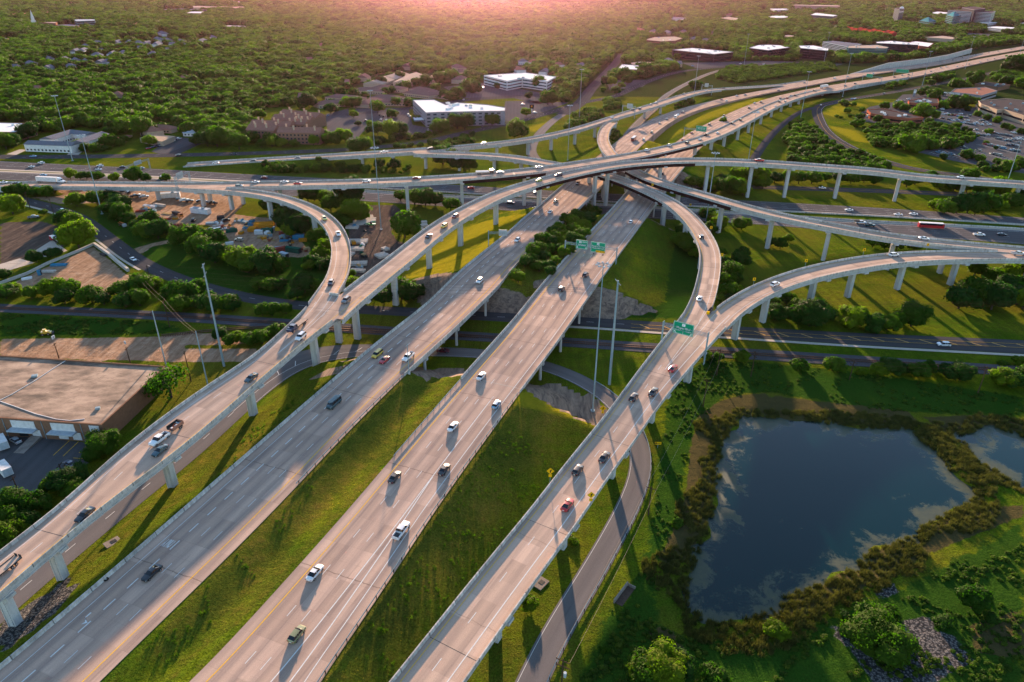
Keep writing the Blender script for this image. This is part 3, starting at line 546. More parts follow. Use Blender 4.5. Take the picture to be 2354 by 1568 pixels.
# water
def watermat():
    m, nt, b, o = nodes('water'); g = geo(nt)
    n = noise(nt, g, .09, 6, .7, .5); n2 = noise(nt, g, .8, 5, .75)
    alg = N(nt, 'ShaderNodeAttribute', attribute_name='shore').outputs['Fac']
    t = mth(nt, 'ADD', alg, mth(nt, 'ADD', mth(nt, 'MULTIPLY', mth(nt, 'SUBTRACT', n, .5), 2.6), mth(nt, 'MULTIPLY', mth(nt, 'SUBTRACT', n2, .5), .5)))
    a = ramp(nt, t, [(.42, 0.), (.7, .85)])
    ac = ramp(nt, n2, [(.3, (.022, .036, .022)), (.6, (.045, .055, .028)), (.8, (.1, .085, .035))])
    nt.links.new(mix(nt, a, (.0, .013, .014), ac), b.inputs['Base Color'])
    nt.links.new(mix(nt, a, .09, .6), b.inputs['Roughness']); b.inputs['Specular IOR Level'].default_value = .5; b.inputs['IOR'].default_value = 1.33
    w = N(nt, 'ShaderNodeBump', i_Strength=.12, i_Distance=.05); nt.links.new(noise(nt, g, 1.6, 3), w.inputs['Height']); nt.links.new(w.outputs[0], b.inputs['Normal'])
watermat()
for poly in PW:
    gx = [q[0] for q in poly]; gy = [q[1] for q in poly]; x0, x1, y0, y1 = min(gx)-3, max(gx)+3, min(gy)-3, max(gy)+3
    X = np.arange(x0, x1, 1.5); Y = np.arange(y0, y1, 1.5); A, B_ = np.meshgrid(X, Y); a, b_ = A.ravel(), B_.ravel(); d = polydist(a, b_, poly); ins = inpoly(a, b_, poly)
    wm = bpy.data.meshes.new('pond_water'); n_ = len(X); wm.vertices.add(len(a)); wm.vertices.foreach_set('co', np.stack([a, b_, a*0-.7], 1).ravel())
    ok = (ins | (d < 6)).reshape(A.shape); ii = (np.arange(len(Y)-1)[:, None]*n_+np.arange(n_-1)[None, :]); kp = ok[:-1, :-1] & ok[1:, :-1] & ok[1:, 1:] & ok[:-1, 1:]; ii = ii[kp]
    qd = np.stack([ii, ii+1, ii+1+n_, ii+n_], 1).astype(np.int32); wm.loops.add(qd.size); wm.loops.foreach_set('vertex_index', qd.ravel()); wm.polygons.add(len(qd)); wm.polygons.foreach_set('loop_start', np.arange(len(qd), dtype=np.int32)*4); wm.update(calc_edges=True)
    at_ = wm.attributes.new('shore', 'FLOAT', 'POINT'); at_.data.foreach_set('value', np.where(ins, .8-np.clip(d/13., 0, 1)*.8, .8).astype(np.float32))
    wm.materials.append(MATS['water']); tag(link(bpy.data.objects.new('pond_water', wm)), kind='structure')
ZG = zf.reshape(ny, nx)
def tz(x, y):
    i = int(np.clip(np.searchsorted(xa, x)-1, 0, nx-2)); j = int(np.clip(np.searchsorted(ya, y)-1, 0, ny-2)); a = (x-xa[i])/(xa[i+1]-xa[i]); b = (y-ya[j])/(ya[j+1]-ya[j])
    return float((ZG[j, i]*(1-a)+ZG[j, i+1]*a)*(1-b)+(ZG[j+1, i]*(1-a)+ZG[j+1, i+1]*a)*b)
def ground_at(u, v):
    z = 0.
    for _ in range(8): q = P(u, v, z); z = z*.5+tz(q[0], q[1])*.5
    q = P(u, v, z); return Vector((q[0], q[1], tz(q[0], q[1])))
# ---------------------------------------------------------------- road surfaces at grade
def line(mb, rd, off, wid=.14, d0=None, d1=None, dash=None, gap=9.14, ln=3.05, rel=0, z=.012, mi=0, zb=0.):
    d0 = 0 if d0 is None else d0; d1 = rd.s[-1] if d1 is None else d1
    segs = [(d0, d1)] if not dash else [(d, min(d+ln, d1)) for d in np.arange(d0, d1, gap+ln)]
    for a, b in segs:
        ds_ = rd.rng(a, b, 5.); vs = []
        for d in ds_:
            o = off(d) if callable(off) else off
            e = rd.hw(d)*rel+o; vs += [rd.at(d, e+wid/2, z+zb), rd.at(d, e-wid/2, z+zb)]
        mb.add(vs, [(2*i, 2*i+1, 2*i+3, 2*i+2) for i in range(len(ds_)-1)], mi)
def strip(name, rd, mat, lift, thick=.5, parent=None, d0=None, d1=None, inset=0., mats=None):
    mb = MB(); d0 = 0 if d0 is None else d0; d1 = rd.s[-1] if d1 is None else d1
    ds_ = rd.rng(d0, d1, 4.); vs = []; uv = []
    for d in ds_:
        e = rd.hw(d)-inset
        for o, dz in ((e, lift), (0, lift), (-e, lift)): vs.append(rd.at(d, o, dz)); uv.append((e-o, d))
    fs = []
    for i in range(len(ds_)-1):
        for j in (0, 1): a = i*3+j; fs.append((a, a+1, a+4, a+3))
    mb.add(vs, fs, 0, uv)
    vs = []; uv = []
    for d in ds_:
        e = rd.hw(d)-inset; th = 6. if rd.at(d).y > 585 else thick
        vs += [rd.at(d, e, lift), rd.at(d, e, lift-th), rd.at(d, -e, lift), rd.at(d, -e, lift-th)]; uv += [(0, d), (thick, d), (0, d), (thick, d)]
    fs = []
    for i in range(len(ds_)-1): a = 4*i; fs += [(a, a+1, a+5, a+4), (a+2, a+6, a+7, a+3)]
    mb.add(vs, fs, 0, uv)
    return mb.build(name, mat, parent)
RO = {}
def grade(nm, name, mat, lift, **k):
    o = strip(name, ROADS[nm], mat, lift, **k); tag(o, kind='structure'); RO[nm] = o; return o
grade('M1', 'motorway', 'motorway', .03); grade('M2', 'motorway', 'motorway', .03); grade('S', 'road', 'asphalt', .035); grade('T', 'frontage_road', 'frontage', .04)
grade('FR', 'frontage_road', 'asphalt', .045); grade('X', 'street', 'asphalt', .055); grade('O', 'ramp_road', 'asphalt_ramp', .05); grade('PR', 'ramp_road', 'asphalt_ramp', .05)
grade('HR', 'road', 'asphalt', .05); grade('HS', 'ramp_road', 'asphalt', .06); grade('HX', 'road', 'asphalt', .04); grade('RAIL', 'railway_bed', 'gravel_bed', .12)
grade('A', 'highway', 'concrete_road', 0.); grade('B', 'highway', 'concrete_road', 0.)
# ---------------------------------------------------------------- bridge builder
def gaps(rd, side, tol=1.2):
    """distances along one edge that do not lie inside another deck at the same level"""
    ds_ = rd.rng(0, rd.s[-1], 1.5); ok = []
    for d in ds_:
        q = rd.at(d, side*(rd.hw(d)-.25)); bad = False
        for nm in FLY+['A', 'B', 'O']:
            o = ROADS[nm]
            if o is rd: continue
            if nm in ('A', 'B', 'O') and q.z > 6: continue
            if in_road(o, q.x, q.y, q.z, -.35): bad = True; break
        ok.append(not bad)
    out = []; st = None
    for d, k in zip(ds_, ok):
        if k and st is None: st = d
        if not k and st is not None:
            if d-st > 4: out.append((st, d-1.5))
            st = None
    if st is not None: out.append((st, ds_[-1]))
    return out
def pier(root, rd, d, off, w=2.3, t=1.7, depth=2.45, cap=None):
    q = rd.at(d, off); a = rd.ang(d); g0 = tz(q.x, q.y); top = q.z-depth
    if top-g0 < 1.: return
    mb = MB(); mb.box((0, 0, (top-g0-.9)/2-.5), (t, w, top-g0+.1), 0, 0, .98)
    for sgn in (-1, 1): mb.box((0, sgn*w*.3, (top-g0-.9)/2-.5), (t+.24, .12, top-g0+.06), 0, 0, .98)
    o = mb.build('pier', 'concrete', root); o.location = (q.x, q.y, g0+.45); o.rotation_euler = (0, 0, a)
    cw = rd.hw(d)*2-.5 if cap is None else cap; c = MB(); cc = -off
    vs = [(-t/2-.2, cc-cw/2, 1.2), (-t/2-.2, cc-cw/2, .5), (-t/2-.2, -w/2-.3, -.25), (-t/2-.2, w/2+.3, -.25), (-t/2-.2, cc+cw/2, .5), (-t/2-.2, cc+cw/2, 1.2)]
    v2 = [(-x, y, z) for x, y, z in vs]
    c.add(vs+v2, [(0, 5, 4, 3, 2, 1), (6, 7, 8, 9, 10, 11)]+[(i, (i+1) % 6, 6+(i+1) % 6, 6+i) for i in range(6)])
    k = c.build('pier_cap', 'concrete', o); k.location = (0, 0, top-g0-1.0)
PIERS = {'C': [(225, 445), (370, 458), (492, 462), (590, 450), (696, 443), (815, 470), (938, 484), (1061, 472), (1185, 455), (1297, 432), (1450, 405), (1590, 378), (1629, 359), (1661, 342), (1695, 322), (1721, 306), (1749, 286), (1773, 270), (1795, 257), (1815, 246), (1836, 240), (1887, 220), (1912, 214)],
         'DE': [(60, 1455), (150, 1340), (402, 1132), (586, 970), (729, 848), (790, 775)], 'E': [(818, 778), (904, 700), (978, 631), (1051, 579), (1123, 533), (1199, 491), (1281, 442), (1376, 466), (1476, 440), (1576, 424), (1683, 427), (1787, 443), (1901, 444), (2046, 451), (2183, 457), (2316, 458)],
         'D': [(471, 473), (552, 475), (623, 505), (679, 515), (732, 544), (775, 600), (788, 669)], 'JF': [(983, 385), (1062, 388), (1142, 395), (1221, 400), (1320, 430), (1430, 452), (1544, 519), (1600, 560), (1610, 618), (1600, 700)],
         'I': [(840, 375), (910, 372), (1060, 368), (1130, 362), (1201, 353), (1261, 344), (1320, 332), (1365, 316), (1416, 302), (1468, 272), (1518, 262), (1575, 237)], 'NK': [(1399, 317), (1385, 350), (1460, 440), (1532, 462), (1605, 490), (1680, 528), (1781, 562), (1897, 588), (2030, 605), (2152, 623), (2297, 604)],
         'G': [(2320, 625), (2181, 654), (2057, 663), (1943, 681), (1842, 692), (1749, 739), (1687, 779)], 'FG': [(1591, 881), (1498, 970), (1409, 1098), (1299, 1261), (1150, 1473), (1000, 1690)]}
STEEL = {'C': [((1061, 405), (1240, 387)), ((1414, 362), (1600, 326))], 'E': [((1214, 425), (1376, 388)), ((1376, 388), (1586, 367))], 'JF': [((1380, 395), (1531, 465))], 'NK': [((1436, 391), (1700, 470))]}
LBL = {'C': 'long concrete flyover sweeping from the left edge over the interchange to the upper right highway', 'D': 'single lane concrete loop ramp curving round the storage yard into the merged ramp',
       'DE': 'merged concrete ramp above the lower left frontage road and warehouse lawn', 'E': 'topmost concrete flyover arching over both carriageways and on to the right edge',
       'JF': 'concrete ramp passing under the flyovers then curving tightly down beside the green field', 'NK': 'concrete loop flyover dropping to the lower expressway lanes behind the curved ramp',
       'G': 'concrete ramp curving in above the green field at right to join the sign gantry', 'FG': 'wide concrete ramp running down beside the pond and the curved access road', 'I': 'far concrete flyover leaving the upper expressway above the hotel trees'}
ORD = {'D': -.004, 'E': -.008, 'JF': -.004, 'NK': -.006, 'G': -.008, 'FG': -.012}
FT = {}
def tag_fly(): pass
for nm in FLY:
    rd = ROADS[nm]; root = empty('flyover_ramp', label=LBL[nm], cat='flyover', group='concrete flyovers of the interchange'); FT[nm] = root
    lift = ORD.get(nm, 0.)
    gd0, gd1 = 0., rd.s[-1]
    deck = MB(); ds_ = rd.rng(0, rd.s[-1], 3.)
    vs = []; uv = []
    for d in ds_:
        e = rd.hw(d)
        for o in (e, 0, -e): vs.append(rd.at(d, o, lift)); uv.append((e-o-.4, d))
    deck.add(vs, [(i*3+j, i*3+j+1, i*3+j+4, i*3+j+3) for i in range(len(ds_)-1) for j in (0, 1)], 0, uv)
    vs = []; uv = []
    for d in ds_:
        e = rd.hw(d)
        for o, z in ((e, lift), (e, lift-.32), (-e, lift-.32), (-e, lift)): vs.append(rd.at(d, o, z)); uv.append((o, d))
    deck.add(vs, [(i*4+j, i*4+j+1, i*4+j+5, i*4+j+4) for i in range(len(ds_)-1) for j in range(3)], 1, uv)
    deck.build('deck', ['concrete_deck', 'girder_conc'], root)
    for side in (1, -1):
        mb = MB()
        for a, b in gaps(rd, side):
            rd.sweep(mb, [(-side*.02, -.33), (-side*.02, .86), (-side*.25, .86), (-side*.42, .02), (-side*.42, -.3)] if side < 0 else [(-side*.42, -.3), (-side*.42, .02), (-side*.25, .86), (-side*.02, .86), (-side*.02, -.33)], a, b, rel=side, step=3.)
        if mb.v: mb.build('parapet', 'parapet', root)
    # girders, concrete or dark steel by span
    st = [tuple(sorted((sof(nm, *a), sof(nm, *b)))) for a, b in STEEL.get(nm, [])]
    wmin = float(rd.w.min()); ng = 5 if wmin > 10 else 4
    lo = {'I': eI[0][1], 'C': eC[0][1]}.get(nm, 0.); hi = {'I': eI[1][0]}.get(nm, rd.s[-1])
    def spans():
        cut = sorted({lo, hi, *[x for a in st for x in a if lo < x < hi]})
        for a, b in zip(cut, cut[1:]):
            if b-a > 1: yield a, b, any(x-.5 <= a and b <= y+.5 for x, y in st)
    for k in range(ng):
        for a, b, steel in spans():
            mb = MB(); ds2 = rd.rng(a, b, 4.); vs = []; h = 2.1 if steel else 1.55
            for d in ds2:
                e = (rd.hw(d)-1.0)*(1-2*k/(ng-1)); wf = .28 if not steel else .22
                prof = [(wf, -.32), (wf, -.5), (.1, -.62), (.1, -h+.12), (wf+.06, -h-.0), (wf+.06, -h-.3), (-wf-.06, -h-.3), (-wf-.06, -h), (-.1, -h+.12), (-.1, -.62), (-wf, -.5), (-wf, -.32)]
                vs += [rd.at(d, e+o, z) for o, z in prof]
            m = 12; mb.add(vs, [(i*m+j, i*m+(j+1) % m, (i+1)*m+(j+1) % m, (i+1)*m+j) for i in range(len(ds2)-1) for j in range(m)]+[tuple(range(m)), tuple(range((len(ds2)-1)*m, len(ds2)*m))[::-1]])
            mb.build('girder', 'steel_girder' if steel else 'girder_conc', root)
    for u, v in PIERS.get(nm, []):
        q = P(u, v, 0.); d, off, i = rd.near(q[0], q[1])
        if d < 1 or d > rd.s[-1]-1: d = min(max(d, 3), rd.s[-1]-3)
        off = max(-rd.hw(d)*.5, min(rd.hw(d)*.5, off))
        if nm not in ('DE',): off *= .6
        pier(root, rd, d, off)
    if nm in ('I', 'C'):   # retained approach
        a, b = (0, eI[0][1]) if nm == 'I' else (0, eC[0][1])
        for side in (1, -1):
            mb = MB(); rd.sweep(mb, [(-side*.05, -.3), (-side*.35, -.3), (-side*.35, -8), (-side*.05, -8)], a, b+1, rel=side, step=4.); mb.build('retaining_wall', 'parapet', root)
# bridges carrying the two carriageways
def bridge(nm, a, b, bents, label):
    rd = ROADS[nm]; root = empty('road_bridge', label=label, cat='bridge', group='bridges of the two main carriageways')
    mb = MB(); rd.sweep(mb, [(-.05, -.02), (-.05, -.34), (.0, -.34), (.0, -.02)], a-1, b+1, rel=1); 
    d_ = rd.rng(a-1, b+1, 4.); vs = []
    for d in d_:
        e = rd.hw(d)
        vs += [rd.at(d, e, -.02), rd.at(d, e, -.35), rd.at(d, -e, -.35), rd.at(d, -e, -.02)]
    mb = MB(); mb.add(vs, [(i*4+j, i*4+j+1, i*4+j+5, i*4+j+4) for i in range(len(d_)-1) for j in range(3)], 0); mb.build('deck_slab', 'girder_conc', root)
    for k in range(8):
        mb = MB(); vs = []
        for d in d_:
            e = (rd.hw(d)-1.)*(1-2*k/7.)
            vs += [rd.at(d, e+o, z) for o, z in ((.3, -.36), (.3, -1.7), (-.3, -1.7), (-.3, -.36))]
        mb.add(vs, [(i*4+j, i*4+(j+1) % 4, i*4+4+(j+1) % 4, i*4+4+j) for i in range(len(d_)-1) for j in range(4)]); mb.build('girder', 'girder_conc', root)
    for u, v in bents:
        d = sof(nm, u, v); w = rd.hw(d); q = rd.at(d); an = rd.ang(d)
        mb = MB(); mb.box((q.x, q.y, q.z-2.2), (1.1, 2*w-1.2, .95), an); c = mb.build('bent_cap', 'concrete', root)
        for k in range(4):
            qq = rd.at(d, (w-1.8)*(1-2*k/3.)); g0 = tz(qq.x, qq.y)-.4
            if qq.z-2.6-g0 > .5: mb = MB(); mb.tube((qq.x, qq.y, g0), (qq.x, qq.y, qq.z-2.6), .5, n=12); mb.build('column', 'concrete', root, smooth=False)
    return root
bridge('A', eA[0][1], eA[1][0], [(925, 800), (1000, 735), (1062, 672)], 'four lane concrete bridge of the left carriageway over the railway')
bridge('A', eA[1][1], eA[2][0], [(1312, 452), (1350, 418), (1380, 395)], 'four lane concrete bridge of the left carriageway over the expressway')
bridge('B', eB[0][1], eB[1][0], [(1192, 812), (1240, 750), (1285, 690)], 'wide concrete bridge of the right carriageway over the railway')
bridge('B', eB[1][1], eB[2][0], [(1470, 460), (1500, 432), (1530, 408)], 'wide concrete bridge of the right carriageway over the expressway')
# ---------------------------------------------------------------- buildings
BX = []      # pixel polygons kept free of trees
def glass(name, col, rough=.08):
    m, nt, b, o = nodes(name); b.inputs['Base Color'].default_value = (*col, 1); b.inputs['Roughness'].default_value = rough; b.inputs['Specular IOR Level'].default_value = .8; b.inputs['Metallic'].default_value = .3; return m
glass('window_glass', (.03, .045, .055)); glass('dark_glass', (.012, .016, .02)); glass('teal_glass', (.03, .09, .1)); simple('apartment_wall', (.26, .14, .09), .8); simple('tower_wall', (.16, .17, .2), .6)
for nm, c in dict(brick_brown=(.2, .11, .07), brick_red=(.3, .095, .055), white_wall=(.62, .6, .58), grey_wall=(.24, .23, .25), tan_wall=(.42, .31, .22), dark_wall=(.04, .045, .05), teal_wall=(.09, .16, .17), pink_wall=(.42, .3, .27),
                  roof_brown=(.28, .14, .1), roof_grey=(.16, .16, .18), roof_tan=(.42, .32, .25), roof_red=(.34, .05, .03), roof_white=(.72, .7, .68), roof_pod=(.2, .12, .1), roof_dark=(.09, .075, .07), roof_teal=(.05, .17, .2), metal_roof=(.38, .42, .45)).items():
    simple(nm, c, .8 if 'white' not in nm and 'metal' not in nm else .45, var=.18, scale=.9)
def bld(name, px, h, wall, roof, label, cat='building', floors=0, win='window_glass', wh=.45, units=0, reg=None, z0=-.5, piece=0, group=None, free=True, rim=.8):
    if reg: px = GL(*reg, px)
    g0 = 0.
    for _ in range(12):
        fp = [P(u, v, h+g0)[:2] for u, v in px]; cx = sum(q[0] for q in fp)/len(fp); cy = sum(q[1] for q in fp)/len(fp); g0 = g0*.7+tz(cx, cy)*.3
    lo = [(q[0]-cx, q[1]-cy) for q in fp]; n = len(lo)
    if sum(lo[i][0]*lo[(i+1) % n][1]-lo[(i+1) % n][0]*lo[i][1] for i in range(n)) < 0: lo = lo[::-1]
    if free: BX.append([Q(q[0], q[1], g0) for q in fp]); BX.append([Q(q[0], q[1], g0+h) for q in fp])
    root = empty(name, (cx, cy, g0), label=label, cat=cat, group=group)
    mb = MB(); mb.prism(lo, z0, h-rim, 0); mb.build('wall', wall, root)
    # roof slab with a raised rim
    mb = MB(); inn = []
    for i in range(n):
        a = Vector(lo[i-1]); b = Vector(lo[i]); c = Vector(lo[(i+1) % n]); d1 = (b-a).normalized(); d2 = (c-b).normalized(); nn = Vector((-(d1.y+d2.y), d1.x+d2.x)); nn = nn.normalized() if nn.length > .01 else Vector((-d1.y, d1.x))
        inn.append((b.x+nn.x*.5, b.y+nn.y*.5))
    out = [(b_[0]*1.004, b_[1]*1.004) for b_ in lo]
    vs = [(x, y, h-rim-.0) for x, y in out]+[(x, y, h) for x, y in out]+[(x, y, h) for x, y in inn]+[(x, y, h-.45) for x, y in inn]
    mb.add(vs, [(k*n+i, k*n+(i+1) % n, (k+1)*n+(i+1) % n, (k+1)*n+i) for i in range(n) for k in range(3)], 1)
    tr = tessellate_polygon([[Vector((x, y, 0)) for x, y in inn]])
    fx = []
    for a, b, c in tr:
        ar = (inn[b][0]-inn[a][0])*(inn[c][1]-inn[a][1])-(inn[c][0]-inn[a][0])*(inn[b][1]-inn[a][1]); fx.append((a, b, c) if ar > 0 else (a, c, b))
    mb.add([(x, y, h-.44) for x, y in inn], fx, 0)
    ro = mb.build('roof', [roof, wall if wall not in ('dark_wall',) else 'grey_wall'], root)
    if floors:
        fh = (h-rim)/floors; nw = 0
        for i in range(n):
            a, b = Vector(lo[i]), Vector(lo[(i+1) % n]); e = b-a; L = e.length
            if L < 4: continue
            nn = Vector((e.y, -e.x)).normalized(); mid = (a+b)/2
            if nn.x*(-(cx+mid.x))+nn.y*(-(cy+mid.y)) < -.3*math.hypot(cx, cy): continue
            for k in range(floors):
                zb = k*fh+fh*(.5-wh/2)+.1; zt = zb+fh*wh; segs = [(1., L-1.)] if not piece else [(s+.5, s+piece*.62) for s in np.arange(.6, L-piece, piece)]
                for s0, s1 in segs:
                    if nw > 95: break
                    p0 = a+e/L*s0+nn*.06; p1 = a+e/L*s1+nn*.06; w_ = MB()
                    q0 = a+e/L*s0-nn*.05; q1 = a+e/L*s1-nn*.05
                    vs = [(p0.x, p0.y, zb), (p1.x, p1.y, zb), (p1.x, p1.y, zt), (p0.x, p0.y, zt), (q0.x, q0.y, zb), (q1.x, q1.y, zb), (q1.x, q1.y, zt), (q0.x, q0.y, zt)]
                    w_.add(vs, [(0, 1, 2, 3), (3, 2, 6, 7), (1, 0, 4, 5), (0, 3, 7, 4), (2, 1, 5, 6)]); w_.build('window', win, root); nw += 1
    for k in range(units):
        i, j = random.randrange(n), random.random(); q = Vector(lo[i])*(.25+.4*j); u_ = MB(); d = random.uniform(1.2, 3.2)
        u_.box((q.x, q.y, h-.44+.7), (d*1.5, d, 1.4), random.random()); u_.tube((q.x, q.y, h+.9), (q.x, q.y, h+1.15), d*.32, n=10); u_.build('rooftop_unit', 'roof_white' if random.random() < .6 else 'galv', ro)
    return root, lo
def gable(name, a, b, w, eave, ridge, wall, roof, label, reg=None, hip=False, chim=0, group=None, cat='house', win=1, free=True):
    if reg: a, b = GL(*reg, [a, b])
    A = P(*a, ridge); B_ = P(*b, ridge); L = math.hypot(B_[0]-A[0], B_[1]-A[1]); an = math.atan2(B_[1]-A[1], B_[0]-A[0]); c = (A+B_)/2; g0 = tz(c[0], c[1])
    if hip: L += w*.7
    root = empty(name, (c[0], c[1], g0), an, label, cat, group); x, y = L/2, w/2
    if free:
        ca, sa = math.cos(an), math.sin(an); cs = [(c[0]+i*ca-j*sa, c[1]+i*sa+j*ca) for i, j in ((-x, -y), (x, -y), (x, y), (-x, y))]; BX.append([Q(q[0], q[1], g0) for q in cs]); BX.append([Q(q[0], q[1], g0+ridge) for q in cs])
    mb = MB(); mb.add([(-x, -y, -.5), (x, -y, -.5), (x, y, -.5), (-x, y, -.5), (-x, -y, eave), (x, -y, eave), (x, y, eave), (-x, y, eave)], [(0, 1, 5, 4), (1, 2, 6, 5), (2, 3, 7, 6), (3, 0, 4, 7)])
    if not hip: mb.add([(-x, -y, eave), (-x, y, eave), (-x, 0, ridge-.1), (x, -y, eave), (x, y, eave), (x, 0, ridge-.1)], [(0, 2, 1), (3, 4, 5)])
    mb.build('wall', wall, root)
    o = .5; hx = x+o; hy = y+o; k = hy if hip else 0; ez = eave-.1; mb = MB(); rx = hx-k if hip else hx
    rx = max(rx, .3); mb.add([(-hx, -hy, ez), (hx, -hy, ez), (hx, hy, ez), (-hx, hy, ez), (-rx, 0, ridge), (rx, 0, ridge)], [(0, 1, 5, 4), (2, 3, 4, 5), (1, 2, 5), (3, 0, 4)])
    mb.add([(-hx, -hy, ez-.02), (hx, -hy, ez-.02), (hx, hy, ez-.02), (-hx, hy, ez-.02)], [(3, 2, 1, 0)])
    ro = mb.build('roof', roof, root)
    for i in range(chim):
        m2 = MB(); xx = -x+L*(i+.5)/chim; m2.box((xx, (-1 if i % 2 else 1)*y*.55, ridge-.3), (1.3, 1.1, 3.4)); m2.box((xx, (-1 if i % 2 else 1)*y*.55, ridge+1.5), (1.6, 1.4, .35)); m2.build('chimney', 'tan_wall', ro)
    if win:
        for side in (-1, 1):
            st = max(3.2, L/14)
            for s in np.arange(-x+2, x-1.5, st):
                for fl in range(max(1, int(eave//3))):
                    m2 = MB(); m2.box((s, side*y, 1.5+fl*3), (1.5, .12, 1.3)); m2.build('window', 'window_glass', root)
    return root
# warehouse at the lower left
WH, lo = bld('warehouse', [(-150, 806), (0, 816), (380, 841.5), (232.5, 976), (0, 960), (-150, 950)], 6.6, 'brick_brown', 'roof_dark', 'large brown brick warehouse with flat weathered tan roof and loading docks', 'warehouse', rim=.5)
def roofmat():
    m, nt, b, o = nodes('tar_roof'); g = geo(nt); mp = N(nt, 'ShaderNodeMapping'); mp.inputs['Rotation'].default_value = (0, 0, -.75); mp.inputs['Scale'].default_value = (.25, .5, 1); nt.links.new(g, mp.inputs[0])
    n1 = noise(nt, mp.outputs[0], .55, 6, .6); n2 = noise(nt, g, .06, 3); n3 = noise(nt, g, 1.4, 5, .7)
    c = ramp(nt, mth(nt, 'ADD', mth(nt, 'MULTIPLY', n1, .7), mth(nt, 'MULTIPLY', n2, .3)), [(.37, (.06, .038, .026)), (.48, (.19, .125, .085)), (.62, (.34, .235, .165))]); c = mix(nt, .5, c, ramp(nt, n3, [(.3, .35), (.7, .65)]), 'OVERLAY')
    nt.links.new(c, b.inputs['Base Color']); b.inputs['Roughness'].default_value = .95; return m
roofmat()
for c in WH.children:
    if c.name.startswith('roof'): c.data.materials[0] = MATS['tar_roof']; RF = c
wl = WH.location
def WHp(u, v, z): q = P(u, v, z+wl.z); return Vector((q[0]-wl.x, q[1]-wl.y, z))
fa, fb = WHp(0, 960, 6.6), WHp(232.5, 976, 6.6); fa.z = fb.z = 0; fe = (fb-fa).normalized(); fn = Vector((fe.y, -fe.x, 0)); 
if fn.y > 0: fn = -fn
FL = (fb-fa).length; wan = math.atan2(fe.y, fe.x)
def onwall(x): # x in crop px 0..930 along the front eave
    return fa+fe*(FL*x/930.)
for x0, x1 in ((85, 305), (455, 670), (810, 900)):
    q = (onwall(x0)+onwall(x1))/2; L = (onwall(x1)-onwall(x0)).length; m2 = MB(); m2.box((q.x+fn.x*.04, q.y+fn.y*.04, 4.7), (L, .14, 2.6), wan); m2.build('panel', 'white_wall', WH)
    m2 = MB(); m2.box((q.x+fn.x*1.1, q.y+fn.y*1.1, 3.3), (L+.8, 2.2, .35), wan); m2.build('canopy', 'metal_roof', WH)
for x0, x1, mt in ((130, 210, 'dark_metal'), (255, 335, 'white_wall'), (500, 585, 'white_wall'), (630, 710, 'white_wall')):
    q = (onwall(x0)+onwall(x1))/2; L = (onwall(x1)-onwall(x0)).length; m2 = MB(); m2.box((q.x+fn.x*.06, q.y+fn.y*.06, 1.75), (L, .16, 2.5), wan)
    d = m2.build('loading_door', mt, WH)
for x in (15, 375, 735):
    q = onwall(x)+fn*.12; m2 = MB(); m2.tube((q.x, q.y, 0), (q.x, q.y, 6.3), .09, n=6); m2.build('downpipe', 'galv', WH)
m2 = MB(); pts = [WHp(u, v, 6.25) for u, v in GL(0, 2, [(0, 545), (110, 490), (330, 360), (480, 260), (615, 175)])]; m2.wire(pts, .12); pts = [WHp(u, v, 6.25) for u, v in GL(0, 2, [(0, 555), (130, 600), (330, 672), (520, 720), (640, 733), (778, 718)])]; m2.wire(pts, .12); m2.build('conduit', 'white_wall', RF)
for (x, y, s) in ((320, 328, 1.3), (900, 625, 1.)):
    q = WHp(*G(0, 2, x, y), 6.2); m2 = MB(); m2.box((q.x, q.y, 6.45), (s*1.3, s, .6), .4); m2.build('roof_vent', 'galv', RF)
# dock ramp
q = WHp(*G(0, 2, 280, 930), .5); m2 = MB(); m2.add([(q.x-fe.x*1.6+fn.x*a_, q.y-fe.y*1.6+fn.y*a_, h_) for a_, h_ in ((-5, .05), (-5, 1.2), (5, .12), (5, .05))]+[(q.x+fe.x*1.6+fn.x*a_, q.y+fe.y*1.6+fn.y*a_, h_) for a_, h_ in ((-5, .05), (-5, 1.2), (5, .12), (5, .05))], [(0, 1, 2, 3), (7, 6, 5, 4), (1, 5, 6, 2), (0, 4, 5, 1)]); m2.build('dock_ramp', 'riprap', WH)
r0 = (0, 0); r1 = (1, 0); r2 = (2, 0); r3 = (3, 0)
bld('office_building', [(-200, 1120), (210, 1130), (325, 1160), (130, 1216), (-200, 1208)], 8., 'brick_brown', 'roof_white', 'low brown office with white flat roof at the left edge', 'office', 2, 'dark_glass', .5, 4, r0)
gable('apartment_block', (262, 1290), (690, 1305), 12, 5.6, 7.6, 'white_wall', 'roof_grey', 'front wing of the white two storey apartments with porch columns', r0, cat='apartments', group='white apartment wings')
gable('apartment_block', (700, 1290), (930, 1208), 12, 5.6, 7.6, 'white_wall', 'roof_grey', 'right wing of the white apartments beside the brown carport roof', r0, cat='apartments', group='white apartment wings')
gable('apartment_block', (420, 1258), (640, 1192), 12, 5.6, 7.6, 'white_wall', 'roof_grey', 'back left wing of the white apartments behind the courtyard', r0, cat='apartments', group='white apartment wings')
gable('apartment_block', (660, 1192), (830, 1212), 12, 5.6, 7.6, 'white_wall', 'roof_grey', 'farthest wing of the white apartments below the dark trees', r0, cat='apartments', group='white apartment wings')
bld('carport', [(770, 1350), (1170, 1240), (1212, 1248), (805, 1366)], 2.7, 'roof_brown', 'roof_brown', 'long narrow carport with a rusty brown roof beside the lawn', 'carport', reg=r0, z0=2.2, rim=.3)
bld('commercial_building', [(1285, 1268), (1400, 1238), (1608, 1252), (1490, 1302)], 4., 'tan_wall', 'metal_roof', 'low building with pale metal roof behind a row of parked cars', 'shop', reg=r0, rim=.4)
